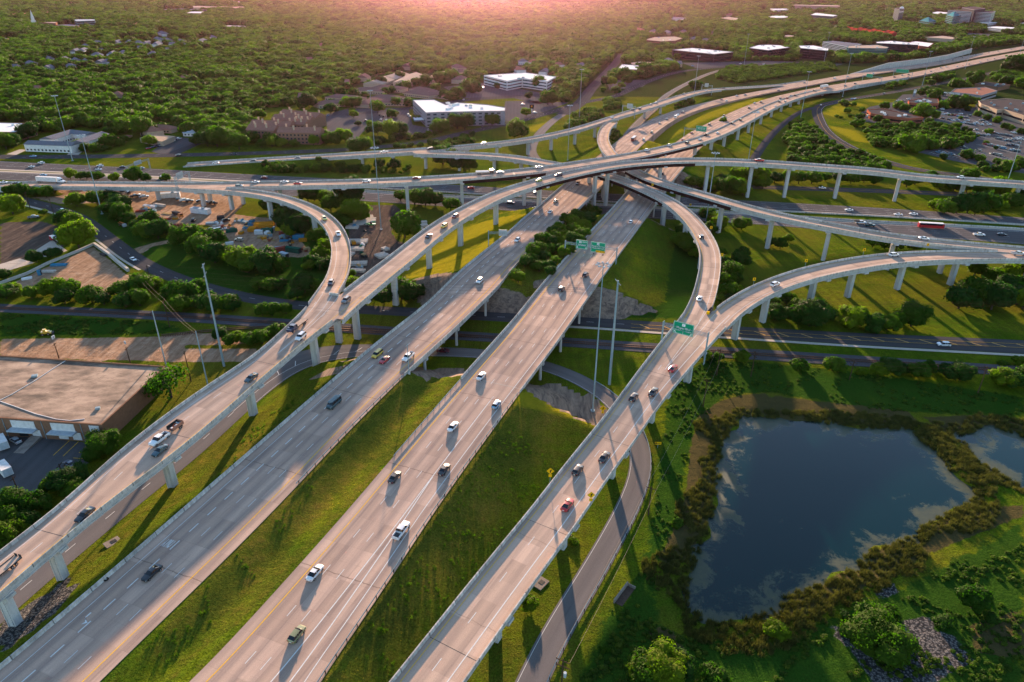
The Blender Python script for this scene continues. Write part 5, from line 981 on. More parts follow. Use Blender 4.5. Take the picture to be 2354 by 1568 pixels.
TD = [
 (0, 1, 'standing between the lower expressway and the long flyover', '650,40,110 740,60,70 800,50,90 900,50,110 1055,70,90 1230,50,150 1340,70,90 1530,65,90'),
 (0, 1, 'at the foot of the left retaining wall', '120,180,120 220,190,130 330,200,120 430,205,120'),
 (0, 1, 'beside the curving left road', '30,290,90 120,330,200 405,385,70 620,440,170 690,480,150 730,620,260 650,590,150 340,800,130 500,765,130 710,275,150'),
 (0, 1, 'under the left flyover by the truck yard', '900,270,140 1010,240,150 1070,260,150 1120,300,170 1010,350,150 1120,390,160 1180,430,130 1060,430,90'),
 (0, 1, 'along the near edge of the truck yard', '1280,510,140 1380,470,150 1350,560,180 1460,560,180 1530,540,140 1720,620,230 1790,560,150 1860,700,220 1960,640,180 1980,770,220 2080,770,200 2250,800,260 2290,870,200'),
 (0, 1, 'in the hedge row between the bare lot and the railway', '40,960,120 60,1110,190 150,1090,130 300,1130,130 420,1080,140 520,1090,200 640,1100,200 600,1160,170 700,1130,140 850,1140,200 790,1190,130 960,1190,120 1120,1090,170 1200,1080,160 1160,1190,180'),
 (0, 1, 'in the hedge row between the curving road and the railway', '1320,1050,200 1290,1180,180 1400,1020,130 1450,1040,130 1600,1120,190 1700,1140,220 1820,1090,170 1650,1230,200 1800,1200,170 1950,1220,200 2100,1210,180 2140,1250,120'),
 (0, 1, 'on the strip below the railway at left', '2040,1500,140 2180,1530,130 2300,1550,150 2120,1570,110'),
 (1, 1, 'beside the storage yard under the loop ramp', '110,850,260 220,870,180 40,830,150 300,430,230 400,520,220 330,560,150 450,470,130 560,620,140 640,700,160 600,760,160 540,830,160 650,830,120 620,880,130 510,870,120 230,330,150 120,330,140'),
 (1, 1, 'inside the loop ramp next to the expressway', '540,220,160 480,240,150 640,260,140 890,230,260 820,290,180 690,320,160 900,380,240 980,420,130 760,440,150 830,470,120'),
 (1, 1, 'on the lawn inside the loop ramp above the railway road', '30,1040,150 130,1060,140 210,1050,140 450,1050,200 380,1130,130 540,1070,120 870,960,80'),
 (1, 1, 'on the bank beside the merged ramp and railway', '280,1280,110 60,1290,120 150,1290,130 210,1470,160 120,1500,140 60,1540,140'),
 (1, 1, 'between the expressway lanes and the arching flyover', '1330,230,130 1460,250,180 1560,260,180 1650,260,160 1790,310,140'),
 (1, 1, 'on the precast yard edge', '1370,520,260 900,1040,160'),
 (1, 1, 'below the arching flyover beside the concrete slope', '1340,1090,260 1450,1120,200 1100,1130,150 1020,1150,160 1180,1180,150'),
 (2, 1, 'in the wooded median, far half', '570,370,120 740,380,140 690,450,140 600,440,130 500,450,110 640,500,130 690,350,100 560,470,130'),
 (2, 1, 'in the wooded median, middle part', '380,560,120 440,540,120 560,560,140 650,580,130 270,640,130 350,640,120 450,640,130 560,640,120 480,590,120 400,610,110 620,640,110'),
 (2, 1, 'in the wooded median, near half', '200,740,130 260,730,120 340,720,120 420,720,110 480,760,110 120,840,120 180,830,110 250,880,130 340,870,110 390,840,100 60,990,110 30,950,100 350,930,100 200,810,110 300,800,120 520,730,110'),
 (2, 1, 'inside the curve of the right ramp', '1560,640,180 1620,700,180 1700,760,140 1560,560,120 1680,640,110'),
 (2, 1, 'outside the curve of the right ramp', '1790,420,130 1850,450,130 1900,490,140 1820,540,120 2110,490,150 2120,760,110 2090,840,150 1950,880,160 2010,940,180 1960,1000,160 2050,1000,120 1980,1100,170 2040,1090,130 1920,1180,110 2000,1180,120 1920,760,90'),
 (2, 1, 'in the grove beyond the crossing ramps', '1650,100,130 1740,120,130 1840,130,160 1930,90,150 1920,160,140 2080,60,160 2050,150,180 2120,180,140 2250,60,220 2300,120,140'),
 (3, 1, 'below the long right flyover', '60,70,130 200,60,150 280,80,120 400,70,150 520,60,100 650,60,130 760,70,140 880,70,120 980,80,120 1270,100,150 1350,90,120 1480,70,120 1580,120,160 1700,140,150 1830,50,150 1820,150,150 1940,180,140'),
 (3, 1, 'on the bank beside the expressway at right', '1520,320,110 1620,350,150 1730,330,180 1830,320,200 1980,310,220 2080,170,200 2220,280,180 2320,250,130 2100,330,150 1900,360,140'),
 (3, 1, 'under the dropping ramp on the right field', '20,660,90 110,680,110 190,630,80 960,660,120 1070,680,120 1180,680,160 1340,690,110'),
 (3, 1, 'in the dark wood at the right edge of the field', '1900,900,170 2050,960,170 2200,930,170 2300,900,170 1830,1060,160 1750,1170,280 1900,1130,260 2050,1180,280 2280,1140,260 2250,1050,180 2340,1200,200 2150,1060,180'),
 (3, 1, 'on the field in front of the right ramp', '60,1300,200 170,1190,130 380,1310,330 280,1260,160 560,1330,120 780,1350,230 960,1400,200 1090,1400,180 1310,1330,280 20,1230,130'),
 (3, 2, 'along the railway above the pond', '270,220,150 590,210,170 1110,220,200 1010,260,150 1250,250,120 1370,260,190 1480,250,120 1640,270,180 1760,280,220 2130,320,220 2220,360,180 2340,340,180 2160,190,80 2300,180,120 850,270,90'),
 (2, 2, 'between the railway and the utility pole line', '1780,130,110 1900,150,90 2110,140,140 1840,170,80'),
 (0, 2, 'around the warehouse lot', '970,930,300 620,1250,260 500,1300,180 760,1200,170 700,1330,180 150,1450,260 300,1480,200 20,1500,200 430,1480,160'),
 (0, 3, 'in the dark corner left of the merged ramp', '60,60,220 180,40,200 60,200,200 300,60,160 150,150,160 20,280,140 260,150,130'),
 (2, 3, 'on the overgrown ground at the pond outlet', '1520,90,110 560,240,100 170,830,150 1350,1400,420 1200,1450,300 1550,1400,260 850,1240,80 1850,1500,250 1420,1290,160'),
 (3, 3, 'among the stones below the pond', '70,1080,200 1870,800,240 1140,910,130 700,920,90 2050,950,120 1600,980,150'),
 (0, 0, 'around the lawn by the white apartments', '260,1230,170 60,1330,150 120,1320,140 1000,1225,90 1310,1200,190 1370,1190,130 1380,1305,120 720,1340,80 890,1380,80 960,1370,70 1100,1325,80 1150,1290,70 1800,1300,110 2000,1290,200 2110,1270,170 2200,1330,150 1910,1290,180 2240,1220,130 1910,1190,190'),
 (1, 0, 'beside the brown apartments and hotel drive', '50,1330,90 150,1320,100 250,1320,100 350,1325,90 530,1310,100 620,1290,90 740,1280,110 820,1265,140 660,1300,70 1120,1010,110 1250,1060,90 1280,1050,70 900,1065,70 940,1140,60 1045,1150,70 1120,1200,130 1240,1210,170 1330,1210,130 1080,1200,110 1480,1100,70 1700,1170,170 1850,1140,150 1920,1150,150 2110,1110,110 2170,1120,120 950,1350,180 1010,1350,140 900,1370,120 690,1010,120 490,950,150 850,950,130 920,960,110'),
 (1, 0, 'behind the long flyover at centre left', '1720,1450,200 1790,1470,180 1870,1510,170 1960,1530,130 1280,1490,170 1140,1490,130 100,1500,110 190,1500,90 330,1520,100 560,1490,110 600,1510,90 250,1520,90'),
 (2, 0, 'beside the cross street and frontage road', '50,1200,170 90,1230,120 20,1250,90 870,760,100 910,770,90 1000,790,70 1060,750,90 1220,670,110 1020,700,130 1090,690,90 1300,650,90 950,840,90 330,920,150 370,930,110 310,880,80 150,890,70 130,1050,80 240,780,130 1680,790,100 960,1270,110 1940,1130,70'),
]
for c, rr, cl, s in TD:
    for it in s.split():
        x, y, d = map(float, it.split(',')); kd = None
        if 'centre left' in cl and x < 1700: y += 28; d *= .72
        u, v = G(c, rr, x, y+d*(.36 if rr else .3)); plant(cl, u, v, d/4., kd)
u, v = G(0, 2, 1575, 520); plant('leaning over the warehouse side lawn', u, v, 85, 'open')
u, v = G(3, 3, 980, 1210); plant('at the centre of the stone bed', u, v, 130, 'bush')
for cl, L in TREES.items():
    L.sort(key=lambda t: t[0]); ds_ = sorted(t[2] for t in L)
    for k, (u, g, dm, shape, mt, rz, vi) in enumerate(L):
        size = 'big' if dm >= ds_[int(len(ds_)*.7)] else 'small' if dm <= ds_[int(len(ds_)*.25)] else 'mid-sized'
        lab = ('%s %s %s %s, %s from left' % (size, LW[mt], 'bush' if shape == 'bush' else 'tree', cl, ordn[k] if k < 20 else 'last')) if len(L) > 1 else '%s %s %s' % (LW[mt], 'bush' if shape == 'bush' else 'open crowned tree', cl)
        wds = lab.split()
        if len(wds) > 16: lab = lab.replace('mid-sized ', '').replace('big ', '').replace('small ', '')
        if len(lab.split()) > 16: lab = lab.replace('dark green', 'dark')
        sc = dm/2/.92; nm = 'bush' if shape == 'bush' else 'tree'
        root = empty(nm, g, rz, lab, nm, 'trees and bushes '+cl); root.scale = (sc, sc, sc*(.95 if vi % 2 else 1.08))
        cm = FINE[0 if shape == 'bush' else 1] if dm > 8.5 and g.y < 260 and shape != 'open' else BUSH[vi % 3] if shape == 'bush' else OPEN if shape == 'open' else CR[vi]
        o = link(bpy.data.objects.new('crown', cm), root); o.material_slots[0].link = 'OBJECT'; o.material_slots[0].material = MATS[mt]
        if shape != 'bush': link(bpy.data.objects.new('trunk', TM[vi % 3]), root)
# ---- the forest: one mass of instanced crowns
HID = bpy.data.collections.new('crown_kinds')
for k in range(5):
    me_ = crown(200+k, 11, 700, .07, flat=.62+.08*k, sub=2, low=.2); me_.materials[0] = MATS['leaf_forest']; HID.objects.link(bpy.data.objects.new('kind_%d' % k, me_))
HW = bpy.data.collections.new('weed_kinds')
def tuft(seed, n, h, w_, mat):
    rg = random.Random(seed); mb = MB()
    for k in range(n):
        t = rg.uniform(0, 6.28); r_ = rg.uniform(0, w_); x, y = r_*math.cos(t), r_*math.sin(t); a = rg.uniform(0, 6.28); l = h*rg.uniform(.5, 1.1); lx, ly = rg.uniform(-.5, .5)*l, rg.uniform(-.5, .5)*l; ww = .045*h*rg.uniform(.8, 2.2)
        mb.add([(x-ww*math.cos(a), y-ww*math.sin(a), -.05), (x+ww*math.cos(a), y+ww*math.sin(a), -.05), (x+lx+ww*.4, y+ly, l)], [(0, 1, 2)])
    return mb.mesh('tuft', mat)
def scatter(name, pts, rot, scl, idx, coll, label_kind='stuff', zs=None):
    me_ = bpy.data.meshes.new(name); me_.vertices.add(len(pts)); me_.vertices.foreach_set('co', np.array(pts, np.float32).ravel())
    for nm, arr, ty in (('rot', rot, 'FLOAT'), ('scl', scl, 'FLOAT'), ('idx', idx, 'INT')):
        a = me_.attributes.new(nm, ty, 'POINT'); a.data.foreach_set('value', np.array(arr, np.float32 if ty == 'FLOAT' else np.int32))
    o = link(bpy.data.objects.new(name, me_)); tag(o, kind=label_kind)
    ng = bpy.data.node_groups.new(name, 'GeometryNodeTree'); ng.interface.new_socket('Geometry', in_out='INPUT', socket_type='NodeSocketGeometry'); ng.interface.new_socket('Geometry', in_out='OUTPUT', socket_type='NodeSocketGeometry')
    gi = ng.nodes.new('NodeGroupInput'); go = ng.nodes.new('NodeGroupOutput'); iop = ng.nodes.new('GeometryNodeInstanceOnPoints'); ci = ng.nodes.new('GeometryNodeCollectionInfo')
    ci.inputs['Collection'].default_value = coll; ci.inputs['Separate Children'].default_value = True; ci.inputs['Reset Children'].default_value = True
    def att(nm, ty): n = ng.nodes.new('GeometryNodeInputNamedAttribute'); n.data_type = ty; n.inputs[0].default_value = nm; return n.outputs[0]
    cx = ng.nodes.new('ShaderNodeCombineXYZ'); ng.links.new(att('rot', 'FLOAT'), cx.inputs[2]); ng.links.new(cx.outputs[0], iop.inputs['Rotation'])
    ng.links.new(att('scl', 'FLOAT'), iop.inputs['Scale']); ng.links.new(att('idx', 'INT'), iop.inputs['Instance Index']); iop.inputs['Pick Instance'].default_value = True
    ng.links.new(gi.outputs[0], iop.inputs['Points']); ng.links.new(ci.outputs[0], iop.inputs['Instance']); ng.links.new(iop.outputs[0], go.inputs[0])
    md = o.modifiers.new('scatter', 'NODES'); md.node_group = ng; return o
EXTRA = '30,1060,970,100 30,1180,975,80 30,1260,1000,70 30,720,950,100 30,690,945,70 30,780,950,80 30,730,1010,100 30,850,1060,120 30,815,1130,120 30,880,1155,90 30,860,1005,70 30,1010,1090,90 30,1080,1110,130 30,1410,1030,160 30,1610,960,130 30,1730,950,150 30,1810,940,110 30,1900,920,110 30,1520,870,160 30,1420,845,120 30,1600,850,100 30,1725,770,130 30,1900,740,140 30,1820,790,110 30,1570,890,90 30,1960,890,90 30,1830,1000,70 30,1920,1030,130 30,2010,1075,90 30,2100,1100,90 30,2180,1150,130 30,2230,1165,120 30,1480,1105,110 30,1530,1065,80 30,1720,1145,140 30,2030,1200,110 30,2330,1210,90 30,2090,1345,90 30,1610,1430,120 30,1820,1420,130 30,1940,1430,170 30,2100,1460,130 30,2300,1490,130 30,2190,1540,120 30,1290,1160,110 30,1230,1130,120 30,1010,1290,160 30,1310,1330,240 30,1440,1310,200 30,1430,1200,190 30,1600,1200,180 30,1640,1320,160 30,2000,1290,120 30,630,1060,60 30,670,1070,60 30,750,1060,60 30,1930,1240,60 30,1700,1050,50 30,1660,1050,50 30,1770,1080,50 30,2330,780,120 30,2200,740,150 30,2100,700,140 30,2150,650,160 30,2280,620,170 30,2340,570,150 30,1550,720,120 30,1500,750,110 30,1680,690,90 20,1920,1160,40 20,1940,1130,60 20,1930,1130,50 10,700,940,90 10,870,950,130 10,640,890,100 10,1100,950,150 10,1190,830,120 10,1250,820,100 10,1310,790,130 10,1380,780,100 10,1340,865,80 10,1300,940,110 10,1230,690,130 10,1320,700,110 10,1150,740,160 10,1040,760,110 10,1070,640,160 10,1200,600,110 10,1520,690,160 10,1480,750,140 10,1560,750,130 10,1650,800,120 10,1700,720,160 10,1790,700,180 10,1880,760,90 10,1960,790,130 10,1990,820,110 10,900,860,110 10,840,790,110 10,760,850,120 10,690,700,130 10,980,700,120 10,930,740,100 10,1880,720,120 10,2230,780,110 10,1740,870,120 10,1800,890,110 10,1860,870,110 10,1420,960,90 10,1520,640,110 10,430,950,150 10,300,930,140 10,150,940,120 10,200,900,120 10,60,980,130 10,30,1050,100 10,560,1060,90 10,300,1070,70 10,180,1160,90 10,500,1130,60 10,1400,900,110 10,1010,870,90 10,1460,860,80 10,880,1010,70 10,1180,880,80'
BND = [(-200, 330), (60, 338), (245, 340), (300, 312), (440, 318), (560, 335), (755, 335), (800, 328), (860, 325), (1000, 312), (1063, 298), (1177, 275), (1250, 252), (1326, 228), (1350, 215), (1420, 205), (1476, 184), (1576, 155), (1765, 140), (1900, 146), (1985, 146), (2060, 142), (2140, 128), (2200, 118), (2260, 110), (2353, 102), (2500, 85)]
ALLOW = [GL(3, 0, [(-50, 625), (200, 590), (620, 585), (620, 650), (0, 735), (-300, 770), (-480, 720), (-430, 640), (-200, 600)]), GL(3, 0, [(2060, 690), (2354, 560), (2700, 450), (2700, 900), (2354, 770), (2080, 735)]), GL(3, 0, [(1040, 800), (1260, 755), (1260, 790), (1050, 830)]), GL(3, 0, [(1440, 750), (1620, 680), (1715, 665), (1710, 710), (1450, 780)]),
         GL(3, 0, [(210, 1120), (300, 1100), (420, 1190), (520, 1240), (530, 1300), (800, 1400), (1000, 1480), (1200, 1590), (900, 1600), (160, 1500), (200, 1400), (150, 1310)]), GL(3, 0, [(900, 1210), (1030, 1160), (1500, 1150), (1640, 1170), (1850, 1200), (1900, 1260), (1850, 1350), (1560, 1380), (1200, 1390), (950, 1340)]),
         GL(2, 0, [(490, 1190), (560, 1070), (720, 1030), (840, 1030), (840, 1080), (640, 1160), (500, 1200)]), GL(2, 0, [(850, 920), (930, 920), (1010, 950), (1000, 1010), (850, 1010)]), GL(2, 0, [(1480, 990), (1560, 920), (1665, 905), (1660, 960), (1500, 1010)]), GL(2, 0, [(1630, 790), (1720, 770), (1720, 810), (1640, 820)]), GL(2, 0, [(890, 1210), (1000, 1200), (1000, 1290), (920, 1310)]),
         GL(1, 0, [(1100, 1290), (1500, 1240), (1620, 1230), (2000, 1240), (2060, 1320), (1700, 1350), (1100, 1380)]), GL(1, 0, [(50, 1560), (600, 1545), (980, 1545), (1400, 1530), (1400, 1600), (60, 1605)]), GL(3, 0, [(1880, 1560), (2354, 1500), (2400, 1580), (1800, 1600)]), GL(0, 0, [(780, 1370), (1000, 1330), (1010, 1390), (800, 1410)])]
fp_, fr_, fs_, fi_ = [], [], [], []
PADX = [GL(1, 0, [(560, 880), (1000, 760), (1800, 780), (2080, 760), (2480, 800), (2480, 950), (2300, 960), (2300, 1200), (1500, 1240), (640, 1280), (0, 1330), (-50, 1000), (300, 980)]), GL(0, 0, [(1280, 1390), (1290, 1240), (1620, 1225), (1690, 1240), (1900, 1290), (1700, 1400)]), GL(0, 0, [(180, 1400), (230, 1270), (700, 1180), (980, 1190), (980, 1240), (1230, 1230), (1230, 1260), (780, 1400)]), GL(0, 0, [(1700, 1230), (1830, 1230), (1830, 1180), (1700, 1175)])]
rows = []; y = 430.
while y < 9000:
    s_ = min(9.2+max(0, y-500)*.0034, 24.); rows.append((y, s_)); y += s_*.86
cand = []
for y, s_ in rows:
    wx = .8*y+70; xs = np.arange(-wx, wx, s_); xs = xs+rng.uniform(-.38, .38, len(xs))*s_; ys = y+rng.uniform(-.38, .38, len(xs))*s_; cand.append(np.stack([xs, ys, np.full(len(xs), s_)], 1))
cand = np.concatenate(cand)
hz_ = hill(cand[:, 0], cand[:, 1]); cu, cv = Q(cand[:, 0], cand[:, 1], hz_)
bu = np.interp(cu, [q[0] for q in BND], [q[1] for q in BND]); ok = (cv < bu)
for poly in BX: 
    if max(q[1] for q in poly) > 0: ok &= ~inpoly(cu, cv, poly)
for poly in PADX: ok &= ~inpoly(cu, cv, poly)
# keep the view of the walls of far buildings: clear a strip in front of them
for poly in BX[:400]:
    xs_ = [q[0] for q in poly]; ys_ = [q[1] for q in poly]
    if max(ys_) < 340 and max(ys_) > 20: m_ = (cu > min(xs_)) & (cu < max(xs_)) & (cv > sum(ys_)/len(ys_)) & (cv < max(ys_)+(4.5 if 70 < max(ys_) < 260 else 2)); ok &= ~m_
for nm in ('FR', 'X', 'A', 'B', 'O', 'HR', 'HS', 'I'):
    rd = ROADS[nm]; m_ = ok & (cand[:, 1] < rd.c[:, 1].max()+40) & (np.abs(cu-1176) < 1300); ii_ = np.where(m_)[0]
    for a in range(0, len(ii_), 4000):
        jj = ii_[a:a+4000]; dd = np.min(np.hypot(cand[jj, 0][:, None]-rd.c[None, ::2, 0], cand[jj, 1][:, None]-rd.c[None, ::2, 1])-rd.w[None, ::2]/2, axis=1); ok[jj[dd < 7]] = False
# streets and openings in the suburb
gap = np.sin(cand[:, 0]/47+np.sin(cand[:, 1]/90)*2)*np.sin(cand[:, 1]/61+np.cos(cand[:, 0]/130)*2) > .88; ok &= ~gap
cl1 = cand[ok]
extra = []
for poly in ALLOW:
    cs = [P(u, v, 0.) for u, v in poly]; x0, x1 = min(q[0] for q in cs), max(q[0] for q in cs); y0, y1 = min(q[1] for q in cs), max(q[1] for q in cs); sp = 7.
    X, Y = np.meshgrid(np.arange(x0, x1, sp), np.arange(y0, y1, sp)); X = X.ravel()+rng.uniform(-2, 2, X.size); Y = Y.ravel()+rng.uniform(-2, 2, X.size); m_ = inpoly(X, Y, [q[:2] for q in cs])
    for nm in ('A', 'B', 'FR', 'O', 'HR', 'HS', 'PR', 'HX', 'M1', 'M2'):
        rd = ROADS[nm]; dd = np.min(np.hypot(X[:, None]-rd.c[None, :, 0], Y[:, None]-rd.c[None, :, 1])-rd.w[None, :]/2, axis=1); m_ &= dd > 4
    extra.append(np.stack([X[m_], Y[m_], np.full(m_.sum(), sp)], 1))
for it in EXTRA.split():
    c_, x_, y_, d_ = it.split(','); q = ground_at(*G(int(c_[0]), int(c_[1]), float(x_), float(y_)+float(d_)*.3)); extra.append(np.array([[q.x, q.y, float(d_)/4./ppm(*Q(q.x, q.y, 0.), 0.)/1.0]]))
extra = np.concatenate(extra)
allp = np.concatenate([cl1, extra]); zz = hill(allp[:, 0], allp[:, 1]); n_ = len(allp)
nz = extra_z = None
for k in range(n_-len(extra), n_): zz[k] = tz(allp[k, 0], allp[k, 1])
vary = .5+.5*np.sin(allp[:, 0]/83+1.7*np.sin(allp[:, 1]/110))
scl = allp[:, 2]*.66*rng.uniform(.5, 1.45, n_)*(.85+.3*vary); scl[n_-len(extra):] *= .78
print('forest crowns', n_)
scatter('forest', np.stack([allp[:, 0], allp[:, 1], zz-.05*scl], 1), rng.uniform(0, 6.28, n_), scl, rng.integers(0, 5, n_), HID)
# ---- reeds round the ponds and weeds on the rough ground
for k in range(3): HW.objects.link(bpy.data.objects.new('weed_%d' % k, crown(300+k, 5, 260, .12, flat=.5, sub=1, low=-.1))); HW.objects[-1].data.materials[0] = MATS['weed_leaf']
RK = bpy.data.collections.new('reed_kinds')
for k in range(3): RK.objects.link(bpy.data.objects.new('reed_%d' % k, tuft(k, 70, 1., .75, 'reed_leaf')))
allx = []
for poly in PW:
    x0 = min(q[0] for q in poly)-14; x1 = max(q[0] for q in poly)+14; y0 = min(q[1] for q in poly)-14; y1 = max(q[1] for q in poly)+14; n = int((x1-x0)*(y1-y0)*1.1)
    X = rng.uniform(x0, x1, n); Y = rng.uniform(y0, y1, n); d = polydist(X, Y, poly); ins = inpoly(X, Y, poly) | inpoly(X, Y, PW[0]) | inpoly(X, Y, PW[1])
    wv = 3.5+3*np.sin(X/9+np.sin(Y/7)*2)+1.5*np.sin(Y/3.1); m_ = ((~ins) & (d < np.maximum(wv, .8)+2.)) | (ins & (d < .9)); allx.append(np.stack([X[m_], Y[m_]], 1))
a_ = np.concatenate(allx); zz = np.array([tz(x, y) for x, y in a_]); scatter('reeds', np.stack([a_[:, 0], a_[:, 1], np.maximum(zz, -.7)], 1), rng.uniform(0, 6.28, len(a_)), rng.uniform(.5, 1.3, len(a_)), rng.integers(0, 3, len(a_)), RK)
def weeds(name, polys, dens, s0, s1, coll, clump=.5, zmax=99):
    out_ = []
    for px in polys:
        cs = [P(u, v, 0.)[:2] for u, v in px]; x0, x1 = min(q[0] for q in cs), max(q[0] for q in cs); y0, y1 = max(60, min(q[1] for q in cs)), max(q[1] for q in cs); n = int((x1-x0)*(y1-y0)*dens)
        X = rng.uniform(x0, x1, n); Y = rng.uniform(y0, y1, n); m_ = inpoly(X, Y, cs) & (np.sin(X/4.7+2*np.sin(Y/6.1))*np.sin(Y/5.3+2*np.cos(X/7.7)) > clump-1)
        for p2 in PW: m_ &= ~inpoly(X, Y, p2)
        for rd in ROADS.values():
            if rd.name in ('A', 'B', 'T', 'S', 'RAIL', 'M1', 'M2'): dd = np.min(np.hypot(X[:, None]-rd.c[None, :, 0], Y[:, None]-rd.c[None, :, 1])-rd.w[None, :]/2, axis=1); m_ &= dd > 1.2
        out_.append(np.stack([X[m_], Y[m_]], 1))
    a_ = np.concatenate(out_); zz = np.array([tz(x, y) for x, y in a_]); return scatter(name, np.stack([a_[:, 0], a_[:, 1], zz], 1), rng.uniform(0, 6.28, len(a_)), rng.uniform(s0, s1, len(a_)), rng.integers(0, 3, len(a_)), coll)
LW_ = bpy.data.collections.new('flower_kinds')
for k in range(3): LW_.objects.link(bpy.data.objects.new('flower_%d' % k, tuft(50+k, 40, .8, .8, 'weed_leaf')))
weeds('wild_grass', [GL(1, 3, [(1650, 0), (2354, -600), (2900, -300), (2354, 150), (1250, 1568), (580, 1568)]), GL(0, 3, [(2354, -700), (3200, -1200), (3600, -1150), (2354, 750), (1500, 1568), (900, 1568)])], .5, .3, .75, LW_, .95)
weeds('undergrowth', MASK['lush'][:2]+MASK['lush'][2:3], .4, .25, .75, HW, .9)
weeds('shrubbery', [GL(2, 3, [(700, 1568), (1000, 1000), (1500, 1180), (2354, 1180), (3200, 1000), (4700, 200), (4700, 1600)]), GL(0, 1, [(0, 1320), (1500, 1400), (1700, 1480), (1400, 1500), (0, 1530)])], .3, .3, 1.05, HW, .95)
# ---------------------------------------------------------------- road markings, barriers, rails
def marks(rd, root, specs, lift=.012):
    """specs: (material, offset, rel, dash?, d0, d1, width)"""
    by = {}
    for s in specs:
        mt, off, rel = s[:3]; k = s[3] if len(s) > 3 else {}
        by.setdefault(mt, MB()); line(by[mt], rd, off, rel=rel, zb=lift-.012, z=.012, **k)
    for mt, mb in by.items(): mb.build('lane_marking', mt, root)
W, Y = 'white_line', 'yellow_line'; DS = dict(dash=1)
rA, rB = ROADS['A'], ROADS['B']
def dd(nm, u, v): return ROADS[nm].pix(u, v)[0]
aN = dd('A', 1400, 380); bN = dd('B', 1130, 880)
marks(rA, RO['A'], [(W, -3.0, 1), (W, -6.65, 1, dict(dash=1, gap=3.05, ln=3.05, wid=.26, d1=aN)), (W, -6.65, 1, dict(dash=1, d0=aN)), (W, -10.3, 1, DS), (W, -13.95, 1, DS), (Y, 3.0, -1, dict(wid=.2)), (W, -14.8-2, 1, dict(dash=1, d0=aN*2))])
marks(rB, RO['B'], [(Y, -2.9, 1, dict(wid=.2)), (W, -6.55, 1, DS), (W, -10.2, 1, DS), (W, -13.85, 1, dict(d1=bN-10, wid=.22)), (W, lambda d: -13.95-max(0, (75-d))*.05, 1, dict(d1=75, wid=.22)), (W, -13.85, 1, dict(dash=1, d0=bN-10)), (W, 2.9, -1, dict(wid=.18))])
marks(ROADS['DE'], FT['DE'], [(W, -2.3, 1), (W, -5.8, 1, dict(dash=1, d1=80)), (Y, 1.3, -1), (W, -6.2, 1, dict(d0=100)), (W, lambda d: -6.2-(d-100)*.06, 1, dict(d0=100))])
marks(ROADS['FG'], FT['FG'], [(Y, -1.4, 1), (W, -5.1, 1, dict(dash=1, d1=140)), (W, 2.9, -1, dict(wid=.2)), (W, -7., 1, dict(d0=135)), (W, lambda d: -7.-(d-135)*.07, 1, dict(d0=135))], .002)
for nm in ('D', 'JF', 'NK', 'G', 'E', 'C', 'I'):
    lf = .012+ORD.get(nm, 0.)
    if nm in ('C',): sp = [(Y, -1.6, 1), (W, 2.6, -1), (W, -5.3, 1, DS)]
    elif nm == 'E': sp = [(W, -2.5, 1), (Y, 1.5, -1)]
    elif nm == 'I': sp = [(W, -2.2, 1), (Y, 1.5, -1)]
    elif nm == 'JF': sp = [(W, -2.2, 1), (Y, 1.2, -1)]
    elif nm == 'D': sp = [(Y, -1.2, 1), (W, 2.2, -1)]
    else: sp = [(Y, -1.2, 1), (W, 2.4, -1)]
    marks(ROADS[nm], FT[nm], sp, lf)
marks(ROADS['M1'], RO['M1'], [(W, -1.6, 1), (W, -5.3, 1, DS), (W, -9., 1, DS), (W, -12.6, 1, DS), (W, -13.3, 1), (W, 2.2, -1), (Y, .9, -1)], .045)
marks(ROADS['M2'], RO['M2'], [(Y, -.9, 1), (W, -4.6, 1), (W, -5.4, 1), (W, -9., 1, DS), (W, -12.7, 1, DS), (W, -16.3, 1, DS), (W, 2., -1)], .045)
marks(ROADS['S'], RO['S'], [(W, -4.1, 1, dict(dash=1, d1=dd('S', 1450, 745))), (Y, -3.4, 1, dict(d0=dd('S', 1450, 745))), (Y, -6.6, 1, dict(d0=dd('S', 1450, 745)))], .05)
mb = MB(); rd = ROADS['S']; d_ = dd('S', 1470, 745)
while d_ < rd.s[-1]:
    a = rd.at(d_, rd.hw(d_)-3.5, .05); b = rd.at(d_+3.8, rd.hw(d_)-6.5, .05); n_v = Vector((b.y-a.y, a.x-b.x, 0)).normalized()*.2; mb.add([a-n_v, a+n_v, b+n_v, b-n_v], [(0, 1, 2, 3)]); d_ += 9.
mb.build('hatching', 'orange_line', RO['S'])
mb = MB(); rd.sweep(mb, [(-.6, .05), (-.6, .14), (-2.3, .14), (-2.3, .05)], dd('S', 1290, 745), rd.s[-1], rel=-1); tag(mb.build('pavement', 'sidewalk'), kind='structure')
mb = MB(); rd.sweep(mb, [(-.4, .05), (-.4, .14), (-2.2, .14), (-2.2, .05)], 0, dd('S', 175, 505), rel=-1); tag(mb.build('pavement', 'sidewalk'), kind='structure')
mb = MB(); rd.sweep(mb, [(-.3, .05), (-.3, .1), (-1.6, .1), (-1.6, .05)], dd('S', 225, 550), dd('S', 325, 620), rel=-1); tag(mb.build('pavement', 'sidewalk'), kind='structure')
marks(ROADS['T'], RO['T'], [(W, 4.0, -1, dict(dash=1, d1=dd('T', 572, 943))), (W, 4.3, -1, dict(d0=dd('T', 560, 950), d1=dd('T', 920, 805))), (W, .5, -1, dict(d0=dd('T', 572, 943), wid=.1))], .055)
mb = MB(); rd = ROADS['T']; d_ = dd('T', 590, 915)
while d_ < dd('T', 900, 803):
    a = rd.at(d_, -rd.hw(d_)+4.4, .055); b = rd.at(d_+2.2, -rd.hw(d_)+7.4, .055); n_v = Vector((b.y-a.y, a.x-b.x, 0)).normalized()*.12; mb.add([a-n_v, a+n_v, b+n_v, b-n_v], [(0, 1, 2, 3)]); d_ += 8.
